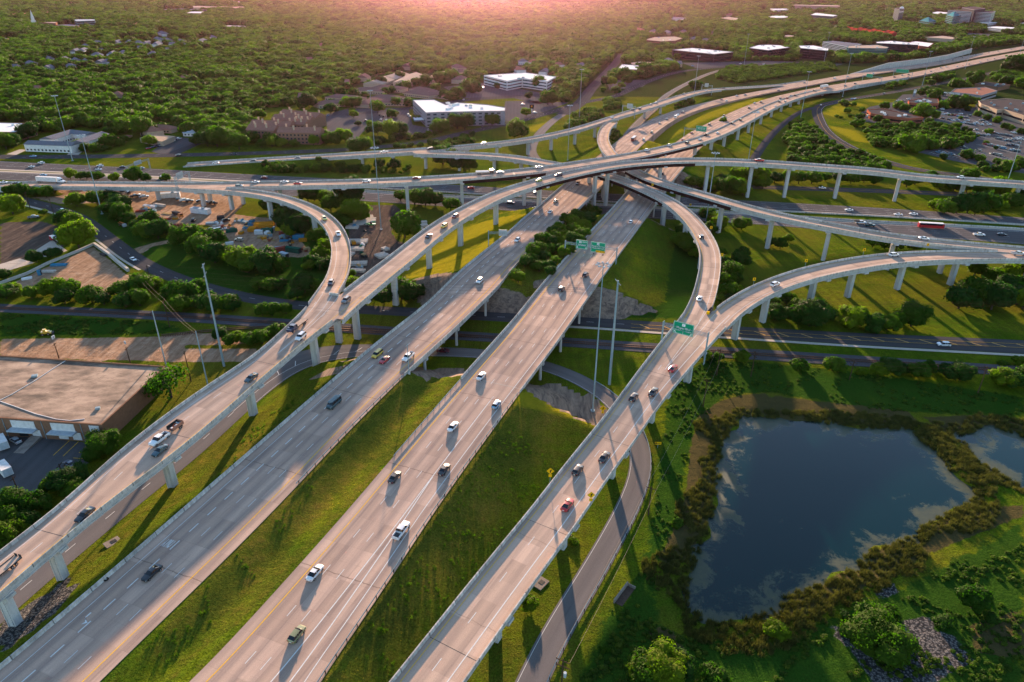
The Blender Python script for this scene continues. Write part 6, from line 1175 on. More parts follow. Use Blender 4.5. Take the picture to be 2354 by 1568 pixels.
mb.build('hatching', 'white_line', RO['T'])
marks(ROADS['FR'], RO['FR'], [(W, -4., 1, DS), (W, 4., -1, DS)], .06); marks(ROADS['HR'], RO['HR'], [(Y, -5.4, 1), (W, 1., -1)], .065); marks(ROADS['HX'], RO['HX'], [(Y, -5., 1)], .055)
marks(ROADS['O'], RO['O'], [(Y, -1.2, 1), (W, 1.6, -1)], .065)
def wlabel(txt, mat, size, M, parent, name='lettering', sx=1., depth=0.):
    cu_ = bpy.data.curves.new('text', 'FONT'); cu_.body = txt; cu_.size = size; cu_.align_x = 'CENTER'; cu_.align_y = 'CENTER'; cu_.offset = size*.02; cu_.extrude = depth
    t_ = bpy.data.objects.new('t', cu_); COL.objects.link(t_); bpy.context.view_layer.update(); me_ = bpy.data.meshes.new_from_object(t_.evaluated_get(bpy.context.evaluated_depsgraph_get())); bpy.data.objects.remove(t_)
    me_.materials.clear(); me_.materials.append(MATS[mat]); me_.transform(M@Matrix.Diagonal((sx, 1, 1, 1))); o = link(bpy.data.objects.new(name, me_), parent); return o
# ONLY and the arrow painted on the exit lane of the left carriageway (read by oncoming traffic)
d_, o_, z_ = rA.pix(390, 1245); q = rA.at(d_, rA.hw(d_)-4.85, .014); an = rA.ang(d_)
wlabel('ONLY', W, 1., Matrix.Translation(q)@Matrix.Rotation(an+math.pi/2, 4, 'Z')@Matrix.Diagonal((.85, 4.5, 1, 1)), RO['A'], 'road_lettering')
d_, o_, z_ = rA.pix(199, 1417); q = rA.at(d_, rA.hw(d_)-4.85, .014); an = rA.ang(d_); M_ = Matrix.Translation(q)@Matrix.Rotation(an+math.pi/2, 4, 'Z'); mb = MB()
mb.add([M_@Vector(v_) for v_ in [(-.15, -2.2, 0), (.15, -2.2, 0), (.15, .2, 0), (-.15, .6, 0), (-.9, 1.1, 0), (-.75, .7, 0), (-.7, 1.9, 0), (-1.6, 1.1, 0)]], [(0, 1, 2, 3), (3, 2, 4, 5), (6, 7, 4), (5, 4, 7)]); mb.build('road_arrow', W, RO['A'])
# expansion joints
for nm, ends in (('A', (eA[0][1], eA[1][0], eA[1][1], eA[2][0])), ('B', (eB[0][1], eB[1][0], eB[1][1], eB[2][0]))):
    mb = MB(); rd = ROADS[nm]
    for d_ in ends:
        h = rd.hw(d_)-.5; mb.add([rd.at(d_-.12, h, .01), rd.at(d_+.12, h, .01), rd.at(d_+.12, -h, .01), rd.at(d_-.12, -h, .01)], [(0, 3, 2, 1)])
    mb.build('expansion_joint', 'sidewalk', RO[nm])
for nm in FLY:
    mb = MB(); rd = ROADS[nm]; lf = ORD.get(nm, 0)+.008
    for d_ in np.arange(18, rd.s[-1], 38.):
        h = rd.hw(d_)-.5; mb.add([rd.at(d_-.06, h, lf), rd.at(d_+.06, h, lf), rd.at(d_+.06, -h, lf), rd.at(d_-.06, -h, lf)], [(0, 3, 2, 1)])
    mb.build('expansion_joint', 'dark_metal', FT[nm])
# concrete barriers on the carriageways
def barrier(rd, side, a, b, label, h=.95):
    mb = MB(); pr = [(.02*side, -.4), (.02*side, h), (-.2*side, h), (-.26*side, .3), (-.42*side, .02), (-.42*side, -.4)]
    rd.sweep(mb, pr if side > 0 else pr[::-1], a, b, rel=side, step=4.); return tag(mb.build('concrete_barrier', 'parapet'), label, 'barrier', 'concrete barriers of the carriageways')
barrier(rA, 1, 0, dd('A', 1340, 400), 'long concrete barrier along the outer edge of the left carriageway')
barrier(rA, -1, eA[0][1]-2, dd('A', 1396, 414), 'concrete barrier on the median side of the left carriageway bridges')
barrier(rB, 1, eB[0][1]-2, dd('B', 1500, 380), 'concrete barrier on the median side of the right carriageway bridges')
barrier(rB, -1, eB[0][1]-2, dd('B', 1601, 345), 'concrete barrier on the outer edge of the right carriageway bridges')
def rail(rd, side, a, b, label, off=-.25, post='wood_pole'):
    root = empty('guard_rail', rd.at(a), 0, label, 'guard rail', 'steel guard rails'); L = rd.at(a); mb = MB(); pr = [(off*side, .42), (off*side, .75), ((off-.08)*side, .75), ((off-.08)*side, .42)]
    rd.sweep(mb, pr if side > 0 else pr[::-1], a, b, rel=side); o = mb.build('rail', 'galv', root); o.location = -L; k = 0
    for d_ in np.arange(a+1, b, max(3.8, (b-a)/95.)):
        q = rd.at(d_, side*(rd.hw(d_)+off+.12), .2)-L; mb = MB(); mb.box((q.x, q.y, q.z), (.16, .16, 1.3)); mb.build('post', post, root)
    return root
rail(rA, -1, dd('A', 660, 1110), eA[0][1]-3, 'guard rail on the median edge of the left carriageway')
rail(rB, 1, dd('B', 1012, 1080), eB[0][1]-3, 'guard rail on the median edge of the right carriageway')
rail(rB, -1, 0, eB[0][1]-3, 'long guard rail on the outer edge of the right carriageway')
rail(ROADS['T'], 1, dd('T', 1365, 878), ROADS['T'].s[-1], 'guard rail round the outside of the curved access road')
rail(rA, 1, dd('A', 1450, 300), dd('A', 1500, 262), 'short guard rail where the far ramp meets the left carriageway')
mb = MB(); rd = ROADS['B']; rd.sweep(mb, [(-.02, .0), (-.02, .9), (.3, .9), (.3, -6.), (-.02, -6.)], dd('B', 1952, 198), dd('B', 2100, 180), rel=-1); tag(mb.build('retaining_wall', 'parapet'), 'pale retaining wall below the far right carriageway', 'wall')
wl_ = [(1955, 172), (2040, 158), (2140, 145), (2180, 137), (2232, 122)]; mb = MB()
for (u0, v0_), (u1, v1) in zip(wl_, wl_[1:]):
    a = P(u0, v0_, 0.); b = P(u1, v1, 0.); mb.add([(a[0], a[1], -.5), (b[0], b[1], -.5), (b[0], b[1]+1, 9), (a[0], a[1]+1, 9 if u0 > 1960 else 1), (a[0], a[1]+3, -.5), (b[0], b[1]+3, -.5), (b[0], b[1]+3, 9), (a[0], a[1]+3, 9 if u0 > 1960 else 1)], [(0, 1, 2, 3), (3, 2, 6, 7), (4, 7, 6, 5)])
tag(mb.build('retaining_wall', 'parapet'), 'long stone retaining wall under the black glass offices', 'wall')
# kerb-like median walls of the expressway
for nm, sd_, t in (('M1', -1, 'concrete median wall on the far side of the expressway grass strip'), ('M2', 1, 'concrete median wall on the near side of the expressway grass strip')):
    mb = MB(); rd = ROADS[nm]; pr = [(.5*sd_, 0), (.5*sd_, .8), (.2*sd_, .8), (.2*sd_, 0)]; rd.sweep(mb, pr if sd_ > 0 else pr[::-1], dd(nm, 650, 415), rd.s[-1], rel=sd_); tag(mb.build('median_wall', 'parapet'), t, 'wall', 'expressway median walls')
for nm, sd_, t in (('M1', -1, 'M1'), ('M2', 1, 'M2')):
    mb = MB(); rd = ROADS[nm]; ds_ = rd.rng(0, rd.s[-1], 5.); vs = []
    for d_ in ds_: e = rd.hw(d_)*sd_; vs += [rd.at(d_, e+.0*sd_, .034), rd.at(d_, e-3.2*sd_, .036)]
    mb.add(vs, [(2*i, 2*i+1, 2*i+3, 2*i+2) if sd_ > 0 else (2*i, 2*i+2, 2*i+3, 2*i+1) for i in range(len(ds_)-1)]); tag(mb.build('hard_shoulder', 'sidewalk'), kind='structure')
# railway tracks
def track(rd, off, name, label):
    root = empty('railway_track', label=label, cat='railway track', group='railway tracks'); 
    for s_ in (-.75, .75):
        mb = MB(); rd.sweep(mb, [(off+s_+.06, .2), (off+s_+.06, .42), (off+s_-.06, .42), (off+s_-.06, .2)], step=6.); mb.build('rail', 'rail_steel', root)
    mb = MB()
    for d_ in np.arange(1, rd.s[-1], .85):
        q = rd.at(d_, off, .2); mb.box((q.x, q.y, q.z), (.24, 2.6, .16), rd.ang(d_))
    tag(mb.build('sleepers', 'sleeper', root), kind='stuff')
Road('R2', [(370, 771), (470, 760), (588, 751), (700, 753), (900, 764), (1100, 773)], [(370, 775), (470, 764), (588, 755), (700, 757), (900, 768), (1100, 777)], 0., W=3.)
track(ROADS['RAIL'], 0., 'a', 'long dark railway track crossing the whole view'); track(ROADS['R2'], 0., 'b', 'short second railway track curving off beside the gravel yard')
# ---------------------------------------------------------------- vehicles
PC = dict(white=(.72, .72, .72), black=(.012, .013, .016), red=(.42, .015, .02), darkred=(.14, .015, .02), navy=(.02, .03, .07), blue=(.12, .3, .46), teal=(.03, .07, .085), silver=(.38, .4, .42), grey=(.13, .14, .15), olive=(.19, .2, .09), lime=(.42, .46, .12), yellow=(.62, .42, .05), tan=(.4, .34, .26), purple=(.05, .035, .06), orange=(.6, .18, .03))
for k, c in PC.items(): paint('paint_'+k, c, .28, .0)
simple('tyre', (.015, .015, .015), .9); simple('rim', (.35, .35, .36), .35, .7); simple('plastic', (.02, .02, .022), .6); paint('lamp_red', (.35, .01, .01)); paint('lamp_white', (.8, .8, .76)); simple('tray', (.09, .09, .09), .8); simple('plate', (.7, .7, .68), .5)
glass('car_glass', (.01, .013, .016), .05)
# stations: x, half width, z bottom, z belt, z top, half width of top, kind of the following strip ('h' hood, 'w' windshield, 'r' roof, 'b' rear window, 't' trunk, 'p' tray)
ST = {
 'sedan': [(2.42, .72, .38, .6, .68, .6, 'h'), (2.2, .86, .26, .72, .8, .74, 'h'), (1.15, .92, .24, .86, .97, .8, 'w'), (.35, .92, .24, .92, 1.42, .62, 'r'), (-.75, .92, .24, .94, 1.44, .62, 'b'), (-1.62, .9, .26, .95, 1.06, .74, 't'), (-2.25, .84, .3, .88, .99, .74, 't'), (-2.4, .74, .42, .7, .8, .66, '')],
 'coupe': [(2.35, .72, .36, .56, .64, .6, 'h'), (2.1, .88, .24, .68, .76, .74, 'h'), (1.0, .93, .22, .82, .92, .8, 'w'), (.15, .93, .22, .88, 1.32, .6, 'r'), (-.7, .93, .22, .9, 1.3, .6, 'b'), (-1.75, .92, .24, .93, 1.02, .72, 't'), (-2.25, .82, .32, .8, .9, .7, '')],
 'hatch': [(2.1, .74, .38, .66, .74, .62, 'h'), (1.9, .87, .26, .8, .9, .74, 'h'), (1.05, .9, .24, .94, 1.04, .78, 'w'), (.4, .9, .24, .98, 1.5, .64, 'r'), (-1.3, .9, .24, 1., 1.5, .64, 'b'), (-1.95, .88, .28, 1., 1.1, .74, 't'), (-2.1, .8, .4, .8, .88, .7, '')],
 'suv': [(2.38, .78, .42, .78, .88, .7, 'h'), (2.15, .93, .3, .92, 1.02, .82, 'h'), (1.2, .96, .28, 1.04, 1.16, .86, 'w'), (.55, .96, .28, 1.08, 1.72, .72, 'r'), (-1.75, .96, .28, 1.1, 1.72, .72, 'b'), (-2.22, .95, .32, 1.1, 1.2, .84, 't'), (-2.36, .88, .42, .9, .96, .8, '')],
 'minivan': [(2.5, .78, .38, .7, .8, .68, 'h'), (2.25, .94, .28, .86, .98, .8, 'h'), (1.6, .97, .26, 1., 1.14, .84, 'w'), (.8, .97, .26, 1.04, 1.74, .74, 'r'), (-2.1, .97, .26, 1.06, 1.76, .74, 'b'), (-2.45, .96, .32, 1.06, 1.16, .86, 't'), (-2.55, .88, .42, .86, .92, .8, '')],
 'van': [(2.8, .85, .42, .95, 1.05, .78, 'h'), (2.5, 1., .34, 1.1, 1.22, .9, 'h'), (2.0, 1.02, .32, 1.2, 1.32, .92, 'w'), (1.4, 1.02, .32, 1.25, 2.1, .84, 'r'), (-2.7, 1.02, .32, 1.3, 2.15, .84, 'b'), (-2.85, 1., .4, 1.28, 1.4, .92, '')],
 'pickup': [(2.95, .85, .5, .92, 1.0, .78, 'h'), (2.7, .99, .36, 1.04, 1.14, .88, 'h'), (1.5, 1.01, .34, 1.12, 1.24, .9, 'w'), (.85, 1.01, .34, 1.16, 1.84, .76, 'r'), (-.75, 1.01, .34, 1.18, 1.82, .76, 'b'), (-.95, 1.01, .36, 1.18, 1.24, .92, 'p'), (-2.85, 1., .4, 1.16, 1.22, .92, '')]}
def car_parts(ty):
    S = ST[ty]; body = MB(); gl = {'windshield': MB(), 'rear_window': MB(), 'side_window': MB(), 'side_window.': MB()}; tray = MB()
    # refine the body sides with a rounded sill-shoulder section
    def ring(s): x, w, zb, zt, zr, wr, k = s; return [(x, -w*.86, zb), (x, -w, zb+(zt-zb)*.35), (x, -w*.985, zt-.06), (x, -wr-(w-wr)*.55, zt), (x, -wr, zr), (x, -wr*.6, zr+.035), (x, 0, zr+.05), (x, wr*.6, zr+.035), (x, wr, zr), (x, wr+(w-wr)*.55, zt), (x, w*.985, zt-.06), (x, w, zb+(zt-zb)*.35), (x, w*.86, zb)]
    rings = [ring(s) for s in S]; n = 13
    for i, s in enumerate(S[:-1]):
        a, b = rings[i], rings[i+1]; k = s[6]
        for j in range(n-1):
            quad = [a[j], a[j+1], b[j+1], b[j]]; top = 4 <= j <= 7; up = j in (3, 8); mid = j in (4, 5, 6, 7)
            tgt = body
            if k == 'w' and mid: tgt = gl['windshield']
            elif k == 'b' and mid: tgt = gl['rear_window']
            elif k == 'p' and (mid or up):
                tgt = tray
                continue
            elif k in 'wrb' and up: tgt = gl['side_window' if j == 3 else 'side_window.']
            tgt.add(quad, [(0, 1, 2, 3)])
        body.add([a[0], a[12], b[12], b[0]], [(0, 1, 2, 3)])
    body.add(rings[0], [tuple(range(n))[::-1]]); body.add(rings[-1], [tuple(range(n))])
    if ty == 'pickup':
        xa_, xb_ = -.97, -2.83; w = .78
        for y0, y1 in ((-.95, -w), (w, .95)): body.box(((xa_+xb_)/2, (y0+y1)/2, 1.0), (xa_-xb_, .17, .5))
        body.box((xb_, 0, .95), (.1, 1.9, .56)); body.box((xa_, 0, 1.), (.1, 1.9, .5)); tray.box(((xa_+xb_)/2, 0, .72), (xa_-xb_, 1.6, .1))
    # pillars over the side glass
    rf = [i for i, s in enumerate(S) if s[6] == 'r'][0]; xr0, xr1 = S[rf][0], S[rf+1][0]; k = 2 if xr0-xr1 > 1.5 else 1
    for t in range(1, k+1):
        x = xr0+(xr1-xr0)*t/(k+1); zb = S[rf][3]; zr = S[rf][4]; w0 = S[rf][5]+(S[rf][1]-S[rf][5])*.55; w1 = S[rf][5]
        for sg in (-1, 1): body.add([(x-.05, sg*(w0+.012), zb), (x+.05, sg*(w0+.012), zb), (x+.05, sg*(w1+.012), zr), (x-.05, sg*(w1+.012), zr)], [(0, 1, 2, 3) if sg < 0 else (3, 2, 1, 0)])
    for sg in (-1, 1): body.box((S[rf-1][0]-.15, sg*(S[rf][1]+.06), S[rf][3]+.05), (.14, .2, .13))
    if ty in ('suv', 'minivan'):
        for sg in (-1, 1): body.box(((xr0+xr1)/2, sg*.56, S[rf][4]+.06), (xr0-xr1-.3, .05, .05))
    fx, rx = S[0][0], S[-1][0]; w = S[1][1]; hz_ = S[0][3]-.03; tz_ = S[-1][3]+.02
    parts = [('body', body, 0), ('windshield', gl['windshield'], 'car_glass'), ('rear_window', gl['rear_window'], 'car_glass'), ('side_window', gl['side_window'], 'car_glass'), ('side_window', gl['side_window.'], 'car_glass')]
    if tray.v: parts.append(('bed', tray, 'tray'))
    for sg in (-1, 1):
        m1 = MB(); m1.box((fx-.1, sg*(w-.28), hz_), (.14, .34, .15), 0); parts.append(('headlight', m1, 'lamp_white')); m2 = MB(); m2.box((rx+.06, sg*(S[-2][1]-.2), tz_), (.14, .26, .2), 0); parts.append(('tail_light', m2, 'lamp_red'))
    m1 = MB(); m1.box((rx-.01, 0, (S[-1][2]+S[-1][3])/2), (.04, .42, .16)); parts.append(('number_plate', m1, 'plate'))
    m1 = MB(); m1.box((fx, 0, .5), (.06, 1.1, .16)); parts.append(('grille', m1, 'plastic'))
    R_ = .33 if ty in ('sedan', 'coupe', 'hatch') else .38; fw = S[0][0]-.9; rw = S[-1][0]+.95; wy = S[2][1]-.1
    for x in (fw, rw):
        for sg in (-1, 1): parts.append(('wheel', (x, sg*wy, R_), R_))
    return parts
def wheel_mb(R_):
    mb = MB(); mb.tube((0, -.12, 0), (0, .12, 0), R_, n=14, mi=0); 
    for s in (-1, 1): mb.tube((0, s*.1, 0), (0, s*.135, 0), R_*.62, n=10, mi=1)
    return mb
WHM = {}
def wheel(R_, parent, loc):
    if R_ not in WHM: WHM[R_] = wheel_mb(R_).mesh('wheel', ['tyre', 'rim'])
    o = link(bpy.data.objects.new('wheel', WHM[R_]), parent); o.location = loc; return o
PROTO = {}; FARM = {}
def detailed(ty, mat):
    """one full car with its parts; meshes shared"""
    if ty not in PROTO:
        L = []
        for nm, a, b in car_parts(ty):
            if nm == 'wheel': L.append((nm, a, b)); continue
            me_ = a.mesh(nm, 'paint_white' if b == 0 else b)
            if nm == 'body': me_.polygons.foreach_set('use_smooth', [False]*len(me_.polygons))
            L.append((nm, me_, b))
        PROTO[ty] = L
    root = bpy.data.objects.new(ty, None); COL.objects.link(root)
    for nm, a, b in PROTO[ty]:
        if nm == 'wheel': wheel(b, root, a); continue
        o = link(bpy.data.objects.new(nm, a), root)
        if b == 0: o.material_slots[0].link = 'OBJECT'; o.material_slots[0].material = MATS[mat]
    return root
def far_mesh(ty):
    if ty not in FARM:
        mb = MB()
        for nm, a, b in car_parts(ty):
            if nm == 'wheel': mb.tube((a[0], a[1]-.12, a[2]), (a[0], a[1]+.12, a[2]), b, n=8, mi=2); continue
            mi = {0: 0, 'car_glass': 1, 'lamp_white': 3, 'lamp_red': 4}.get(b, 2); mb.add(a.v, a.f, mi)
        FARM[ty] = mb.mesh(ty, ['paint_white', 'car_glass', 'tyre', 'lamp_white', 'lamp_red'])
    return FARM[ty]
NAMES = {'sedan': 'sedan', 'coupe': 'coupe', 'hatch': 'hatchback', 'suv': 'suv', 'minivan': 'minivan', 'van': 'van', 'pickup': 'pickup_truck'}
CAT = {'hatch': 'hatchback', 'pickup': 'pickup truck', 'suv': 'SUV'}
VEH = []   # (group road, u, type, colour, object)
LEAN = {}
def put(obj, loc, ang, grade=0.): obj.location = loc; obj.rotation_euler = (0, -grade, ang)
def car(c, rr, x, y, ty, colr, road=None, dr=1, ang=None, what=None, place=None):
    u, v = G(c, rr, x, y)
    if road:
        rd = ROADS[road]; d, off, z = rd.pix(u, v, .7); off = max(-rd.hw(d)+1.7, min(rd.hw(d)-1.7, off)); lift = {'M1': .035, 'M2': .035, 'S': .04, 'T': .045, 'FR': .05, 'X': .06, 'O': .055, 'HR': .055, 'HS': .065, 'HX': .045}.get(road, .005+ORD.get(road, 0))
        loc = rd.at(d, off, lift); an = rd.ang(d)+(0 if dr > 0 else math.pi); g_ = (rd.at(d+3).z-rd.at(d-3).z)/6*dr; sc_ = ppm(u, v, loc.z)
    else: q = ground_at(u, v); loc = Vector((q.x, q.y, q.z+.06)); an = ang if ang is not None else random.random()*6.28; g_ = 0; sc_ = ppm(u, v, 0)
    mat = 'paint_'+colr
    if sc_ > 4.6 and ty in ST: o = detailed(ty, mat)
    else:
        o = link(bpy.data.objects.new(ty, far_mesh(ty))); o.material_slots[0].link = 'OBJECT'; o.material_slots[0].material = MATS[mat]
    o.name = NAMES[ty]; put(o, loc, an, g_); o['category'] = CAT.get(ty, ty); VEH.append((place or road, u, v, ty, colr, o)); return o
def cars(road, dr, s, place=None, ang=None):
    out = []
    for it in s.split():
        a = it.split(','); out.append(car(int(a[0][0]), int(a[0][1]), float(a[1]), float(a[2]), a[3], a[4], road, dr, ang, place=place))
    return out
cars('A', -1, '03,1395,560,sedan,black 12,1115,120,minivan,yellow 12,1180,172,coupe,red 12,1400,145,pickup,white 11,2055,1015,suv,white 21,605,122,suv,black 21,402,280,sedan,tan 21,350,380,sedan,white 21,50,640,suv,white 20,1210,1285,suv,silver 20,1284,1218,suv,teal 20,1355,1133,sedan,grey 20,1423,1095,sedan,grey 20,1570,1033,suv,navy 20,1925,915,sedan,red 20,1972,930,suv,white 20,2065,880,sedan,silver 20,2143,872,sedan,navy 30,103,830,sedan,navy 30,335,762,sedan,teal 30,610,722,van,white 30,1003,680,suv,white 30,735,705,sedan,silver 30,1216,640,sedan,navy 30,1580,565,suv,silver 30,1622,572,suv,white 30,1700,552,sedan,navy 30,1790,530,suv,grey 30,1876,525,suv,navy 30,1912,505,sedan,navy 30,1970,490,sedan,grey 30,2032,480,sedan,navy 30,2115,472,suv,grey 30,2235,455,sedan,silver')
cars('B', 1, '13,540,560,sedan,white 13,375,1125,hatch,olive 13,1335,175,pickup,white 12,2070,322,sedan,white 12,2210,582,hatch,blue 12,1810,785,sedan,white 12,1730,1178,sedan,black 12,1275,1248,sedan,black 21,1385,32,suv,black 21,1175,217,sedan,white 21,1235,235,sedan,grey 21,1093,472,hatch,white 21,675,957,suv,black 21,458,1088,suv,black 20,1740,1192,suv,black 20,1650,1220,sedan,red 20,1570,1285,sedan,red 20,1815,1144,suv,grey 20,1915,1062,suv,black 20,1940,1077,sedan,white 20,2180,993,suv,black 20,2220,947,sedan,silver 20,2290,940,suv,black 30,115,905,suv,navy 30,213,880,sedan,grey 30,711,790,suv,grey 30,803,770,suv,navy 30,1026,719,sedan,grey 30,1163,709,suv,black 30,1235,692,sedan,grey 30,1293,688,suv,black 30,1330,712,sedan,red 30,1466,682,sedan,navy 30,1500,658,sedan,grey 30,1590,625,suv,silver 30,1638,615,suv,white 30,1742,612,sedan,silver 30,1795,605,sedan,orange 30,1852,590,suv,navy 30,1950,570,suv,white 30,2018,552,sedan,silver 30,2083,542,sedan,navy 30,2202,520,sedan,grey')
cars('DE', -1, '03,780,25,sedan,black 02,1470,1002,coupe,teal 02,2310,335,sedan,teal 11,412,1527,suv,white')
cars('D', 1, '11,628,442,suv,lime 11,757,582,pickup,white 11,690,1032,suv,purple')
cars('E', -1, '11,828,1192,suv,grey 11,1585,602,sedan,black 11,1730,509,suv,yellow 11,1832,422,suv,darkred 21,430,42,suv,navy 21,250,90,hatch,lime 31,1765,62,suv,white 20,2268,1472,pickup,red')
cars('C', 1, '01,60,99,sedan,white 01,150,117,sedan,black 01,2350,105,sedan,white 11,262,103,sedan,white 11,383,117,sedan,red 11,1015,98,suv,white 11,1475,69,sedan,darkred 11,2245,17,sedan,silver 01,2200,143,suv,grey 20,1440,1335,suv,white 20,1233,1380,suv,white 20,1610,1314,suv,black 20,1727,1280,sedan,white 20,1788,1240,pickup,black 20,1890,1222,sedan,white 20,2025,1134,suv,black 20,2100,1104,suv,black 20,2262,1027,sedan,white 20,2318,1002,sedan,grey 20,248,1532,sedan,white 30,180,902,suv,red 30,252,878,suv,black 30,328,851,suv,white 30,403,832,suv,grey 30,108,937,suv,black 30,160,934,suv,silver 30,72,977,sedan,white')
cars('FG', 1, '22,1480,248,coupe,red 22,1300,463,sedan,black 22,1120,513,hatch,black 22,850,1063,sedan,black 22,605,1183,hatch,black 22,510,1503,coupe,red')
cars('JF', -1, '21,1740,610,suv,black 21,1727,1175,hatch,white'); cars('NK', 1, '31,1425,612,sedan,white'); cars('G', 1, '31,1157,775,suv,white 31,65,1045,suv,white 31,2300,764,pickup,silver')
cars('I', -1, '00,1983,1497,sedan,white 00,2325,1480,suv,black 10,383,1452,sedan,navy 10,1180,1397,pickup,white 10,1602,1367,suv,black 10,2092,1322,suv,white 20,922,1079,sedan,white 20,1110,1009,suv,teal 20,1175,1000,suv,navy 20,1242,957,sedan,silver 20,1320,945,suv,white 20,1550,864,suv,silver 20,1785,832,suv,white 20,1925,808,sedan,navy 30,103,764,sedan,grey')
cars('M1', -1, '00,400,1492,suv,white 00,290,1532,sedan,white 00,950,1514,suv,white 00,1195,1510,sedan,black 00,1375,1517,sedan,silver 00,905,1557,sedan,white 11,75,67,suv,darkred 11,1975,160,suv,red 21,232,199,sedan,white 21,835,232,sedan,grey 21,1750,282,sedan,navy 31,745,362,sedan,white 31,1197,404,sedan,white 31,1337,399,sedan,white')
cars('M2', 1, '01,400,42,sedan,blue 01,1590,30,suv,white 11,2340,299,suv,black 21,220,347,sedan,white 31,935,504,pickup,teal 31,1940,590,pickup,white 31,2150,587,sedan,black')
cars('FR', -1, '00,305,1437,sedan,blue 00,1625,1442,suv,black 00,2150,1414,sedan,teal 30,45,600,suv,white'); cars('S', 1, '01,580,370,suv,white 01,1225,815,sedan,white'); cars('S', -1, '32,1615,32,suv,white')
cars('T', 1, '12,1720,88,sedan,darkred'); cars('HX', 1, '31,500,159,sedan,white'); cars('HR', -1, '30,485,972,suv,black 30,1102,868,suv,black 30,815,909,sedan,white'); cars('O', 1, '20,1622,760,sedan,red'); cars('HS', 1, '30,640,880,sedan,blue')
cars(None, 1, '02,150,932,hatch,silver 02,650,1148,sedan,navy', 'lot', 2.6); cars(None, 1, '01,310,440,pickup,grey 01,1325,252,pickup,silver 01,1695,284,pickup,white 01,1745,290,suv,black 01,1650,276,suv,black 01,1840,290,sedan,black 01,1950,556,suv,silver', 'yard', .5)
PK = cars(None, 1, '00,1365,1372,sedan,red 00,1400,1362,sedan,navy 00,1435,1353,suv,navy 00,1465,1344,suv,silver 00,1495,1334,suv,white 00,1530,1323,suv,silver 00,1555,1313,sedan,darkred 00,1583,1304,suv,white 00,1615,1290,sedan,navy 00,1645,1283,suv,white', 'prow', 1.2)
cars(None, 1, '10,1010,1117,pickup,navy 10,1140,1067,suv,black 10,1175,1077,suv,black 10,1215,1080,suv,black 10,1275,1077,suv,white 10,1400,1062,suv,white 10,1415,1077,sedan,silver 10,1150,1102,sedan,white 10,1200,1107,sedan,white 10,1250,1110,sedan,white 10,1585,1202,suv,white 10,2080,1167,sedan,navy 10,1910,922,suv,white 10,1405,884,suv,white 10,2090,810,suv,white 10,665,1067,suv,blue', 'hotel', 1.5)
cars(None, 1, '20,100,967,suv,white 20,210,1042,suv,white 20,440,805,suv,grey 20,1660,610,suv,blue 20,2100,590,suv,white', 'side', .4)
cars(None, 1, '30,1603,1054,sedan,white 30,1740,1027,suv,navy 30,1770,1052,sedan,white 30,1850,1070,suv,grey 30,1510,1032,sedan,teal 30,1668,1102,suv,black 30,1828,1112,sedan,white 30,1735,1107,sedan,blue 30,1910,1137,suv,white 30,1885,1147,sedan,blue 30,1960,1152,suv,white 30,2000,1132,suv,silver 30,2030,1152,suv,white 30,2015,1247,suv,white 30,2075,1077,suv,navy 30,2260,1227,pickup,white 30,2200,1292,sedan,white 30,2265,1287,suv,silver 30,2310,1282,suv,white 30,2205,1342,suv,navy 30,2240,1342,suv,black 30,2275,1342,sedan,silver 30,2300,1320,sedan,grey 30,1200,937,pickup,silver 30,1240,932,sedan,darkred 30,1290,917,suv,white 30,1600,1010,suv,white 30,915,1078,van,white 30,1625,882,suv,white 30,1410,822,suv,navy', 'shops', 2.1)
RB = random.Random(5)
for x0, y0, x1, y1 in ((1480, 1075, 1900, 1165), (1560, 1045, 1990, 1130), (1900, 1205, 2354, 1290), (1880, 1240, 2354, 1340), (1950, 1330, 2354, 1420), (1500, 1405, 1900, 1470), (1700, 1350, 2300, 1480)):
    for k in range(22):
        if RB.random() < .36: t_ = (k+.5)/22; cars(None, 1, '30,%.0f,%.0f,%s,%s' % (x0+(x1-x0)*t_, y0+(y1-y0)*t_-8, RB.choice(['sedan', 'suv', 'pickup', 'hatch', 'minivan']), RB.choice(['white', 'silver', 'grey', 'black', 'red', 'navy', 'tan', 'blue', 'teal'])), 'shops', 2.1)
for x, y in ((1290, 240), (1240, 245), (1900, 300), (1960, 310), (1700, 560), (2010, 560), (1450, 480), (1130, 190), (1180, 215), (2080, 470), (2200, 650), (1780, 470)): cars(None, 1, '01,%d,%d,%s,%s' % (x, y, RB.choice(['sedan', 'suv', 'pickup', 'van']), RB.choice(['white', 'silver', 'grey', 'black', 'navy', 'tan', 'red'])), 'yard', RB.random()*3)
WHERE = {'A': 'on the left carriageway', 'B': 'on the right carriageway', 'DE': 'on the merged left ramp', 'D': 'on the left loop ramp', 'E': 'on the topmost arching flyover', 'C': 'on the long cross flyover', 'FG': 'on the ramp beside the pond', 'JF': 'on the right curved ramp', 'NK': 'on the dropping right ramp', 'G': 'on the ramp curving in from the right',
         'I': 'on the far flyover', 'M1': 'on the far expressway lanes', 'M2': 'on the near expressway lanes', 'FR': 'on the far frontage road', 'S': 'on the railway side road', 'T': 'on the curved access road', 'HX': 'on the small right side road', 'HR': 'on the far right access road', 'O': 'on the far slip road', 'HS': 'on the far right underpass road', 'lot': 'parked by the warehouse', 'yard': 'parked in the truck yard', 'prow': 'in the parked row by the lawn', 'hotel': 'parked around the grey hotel', 'side': 'parked near the cross street', 'shops': 'in the right retail parking lot'}
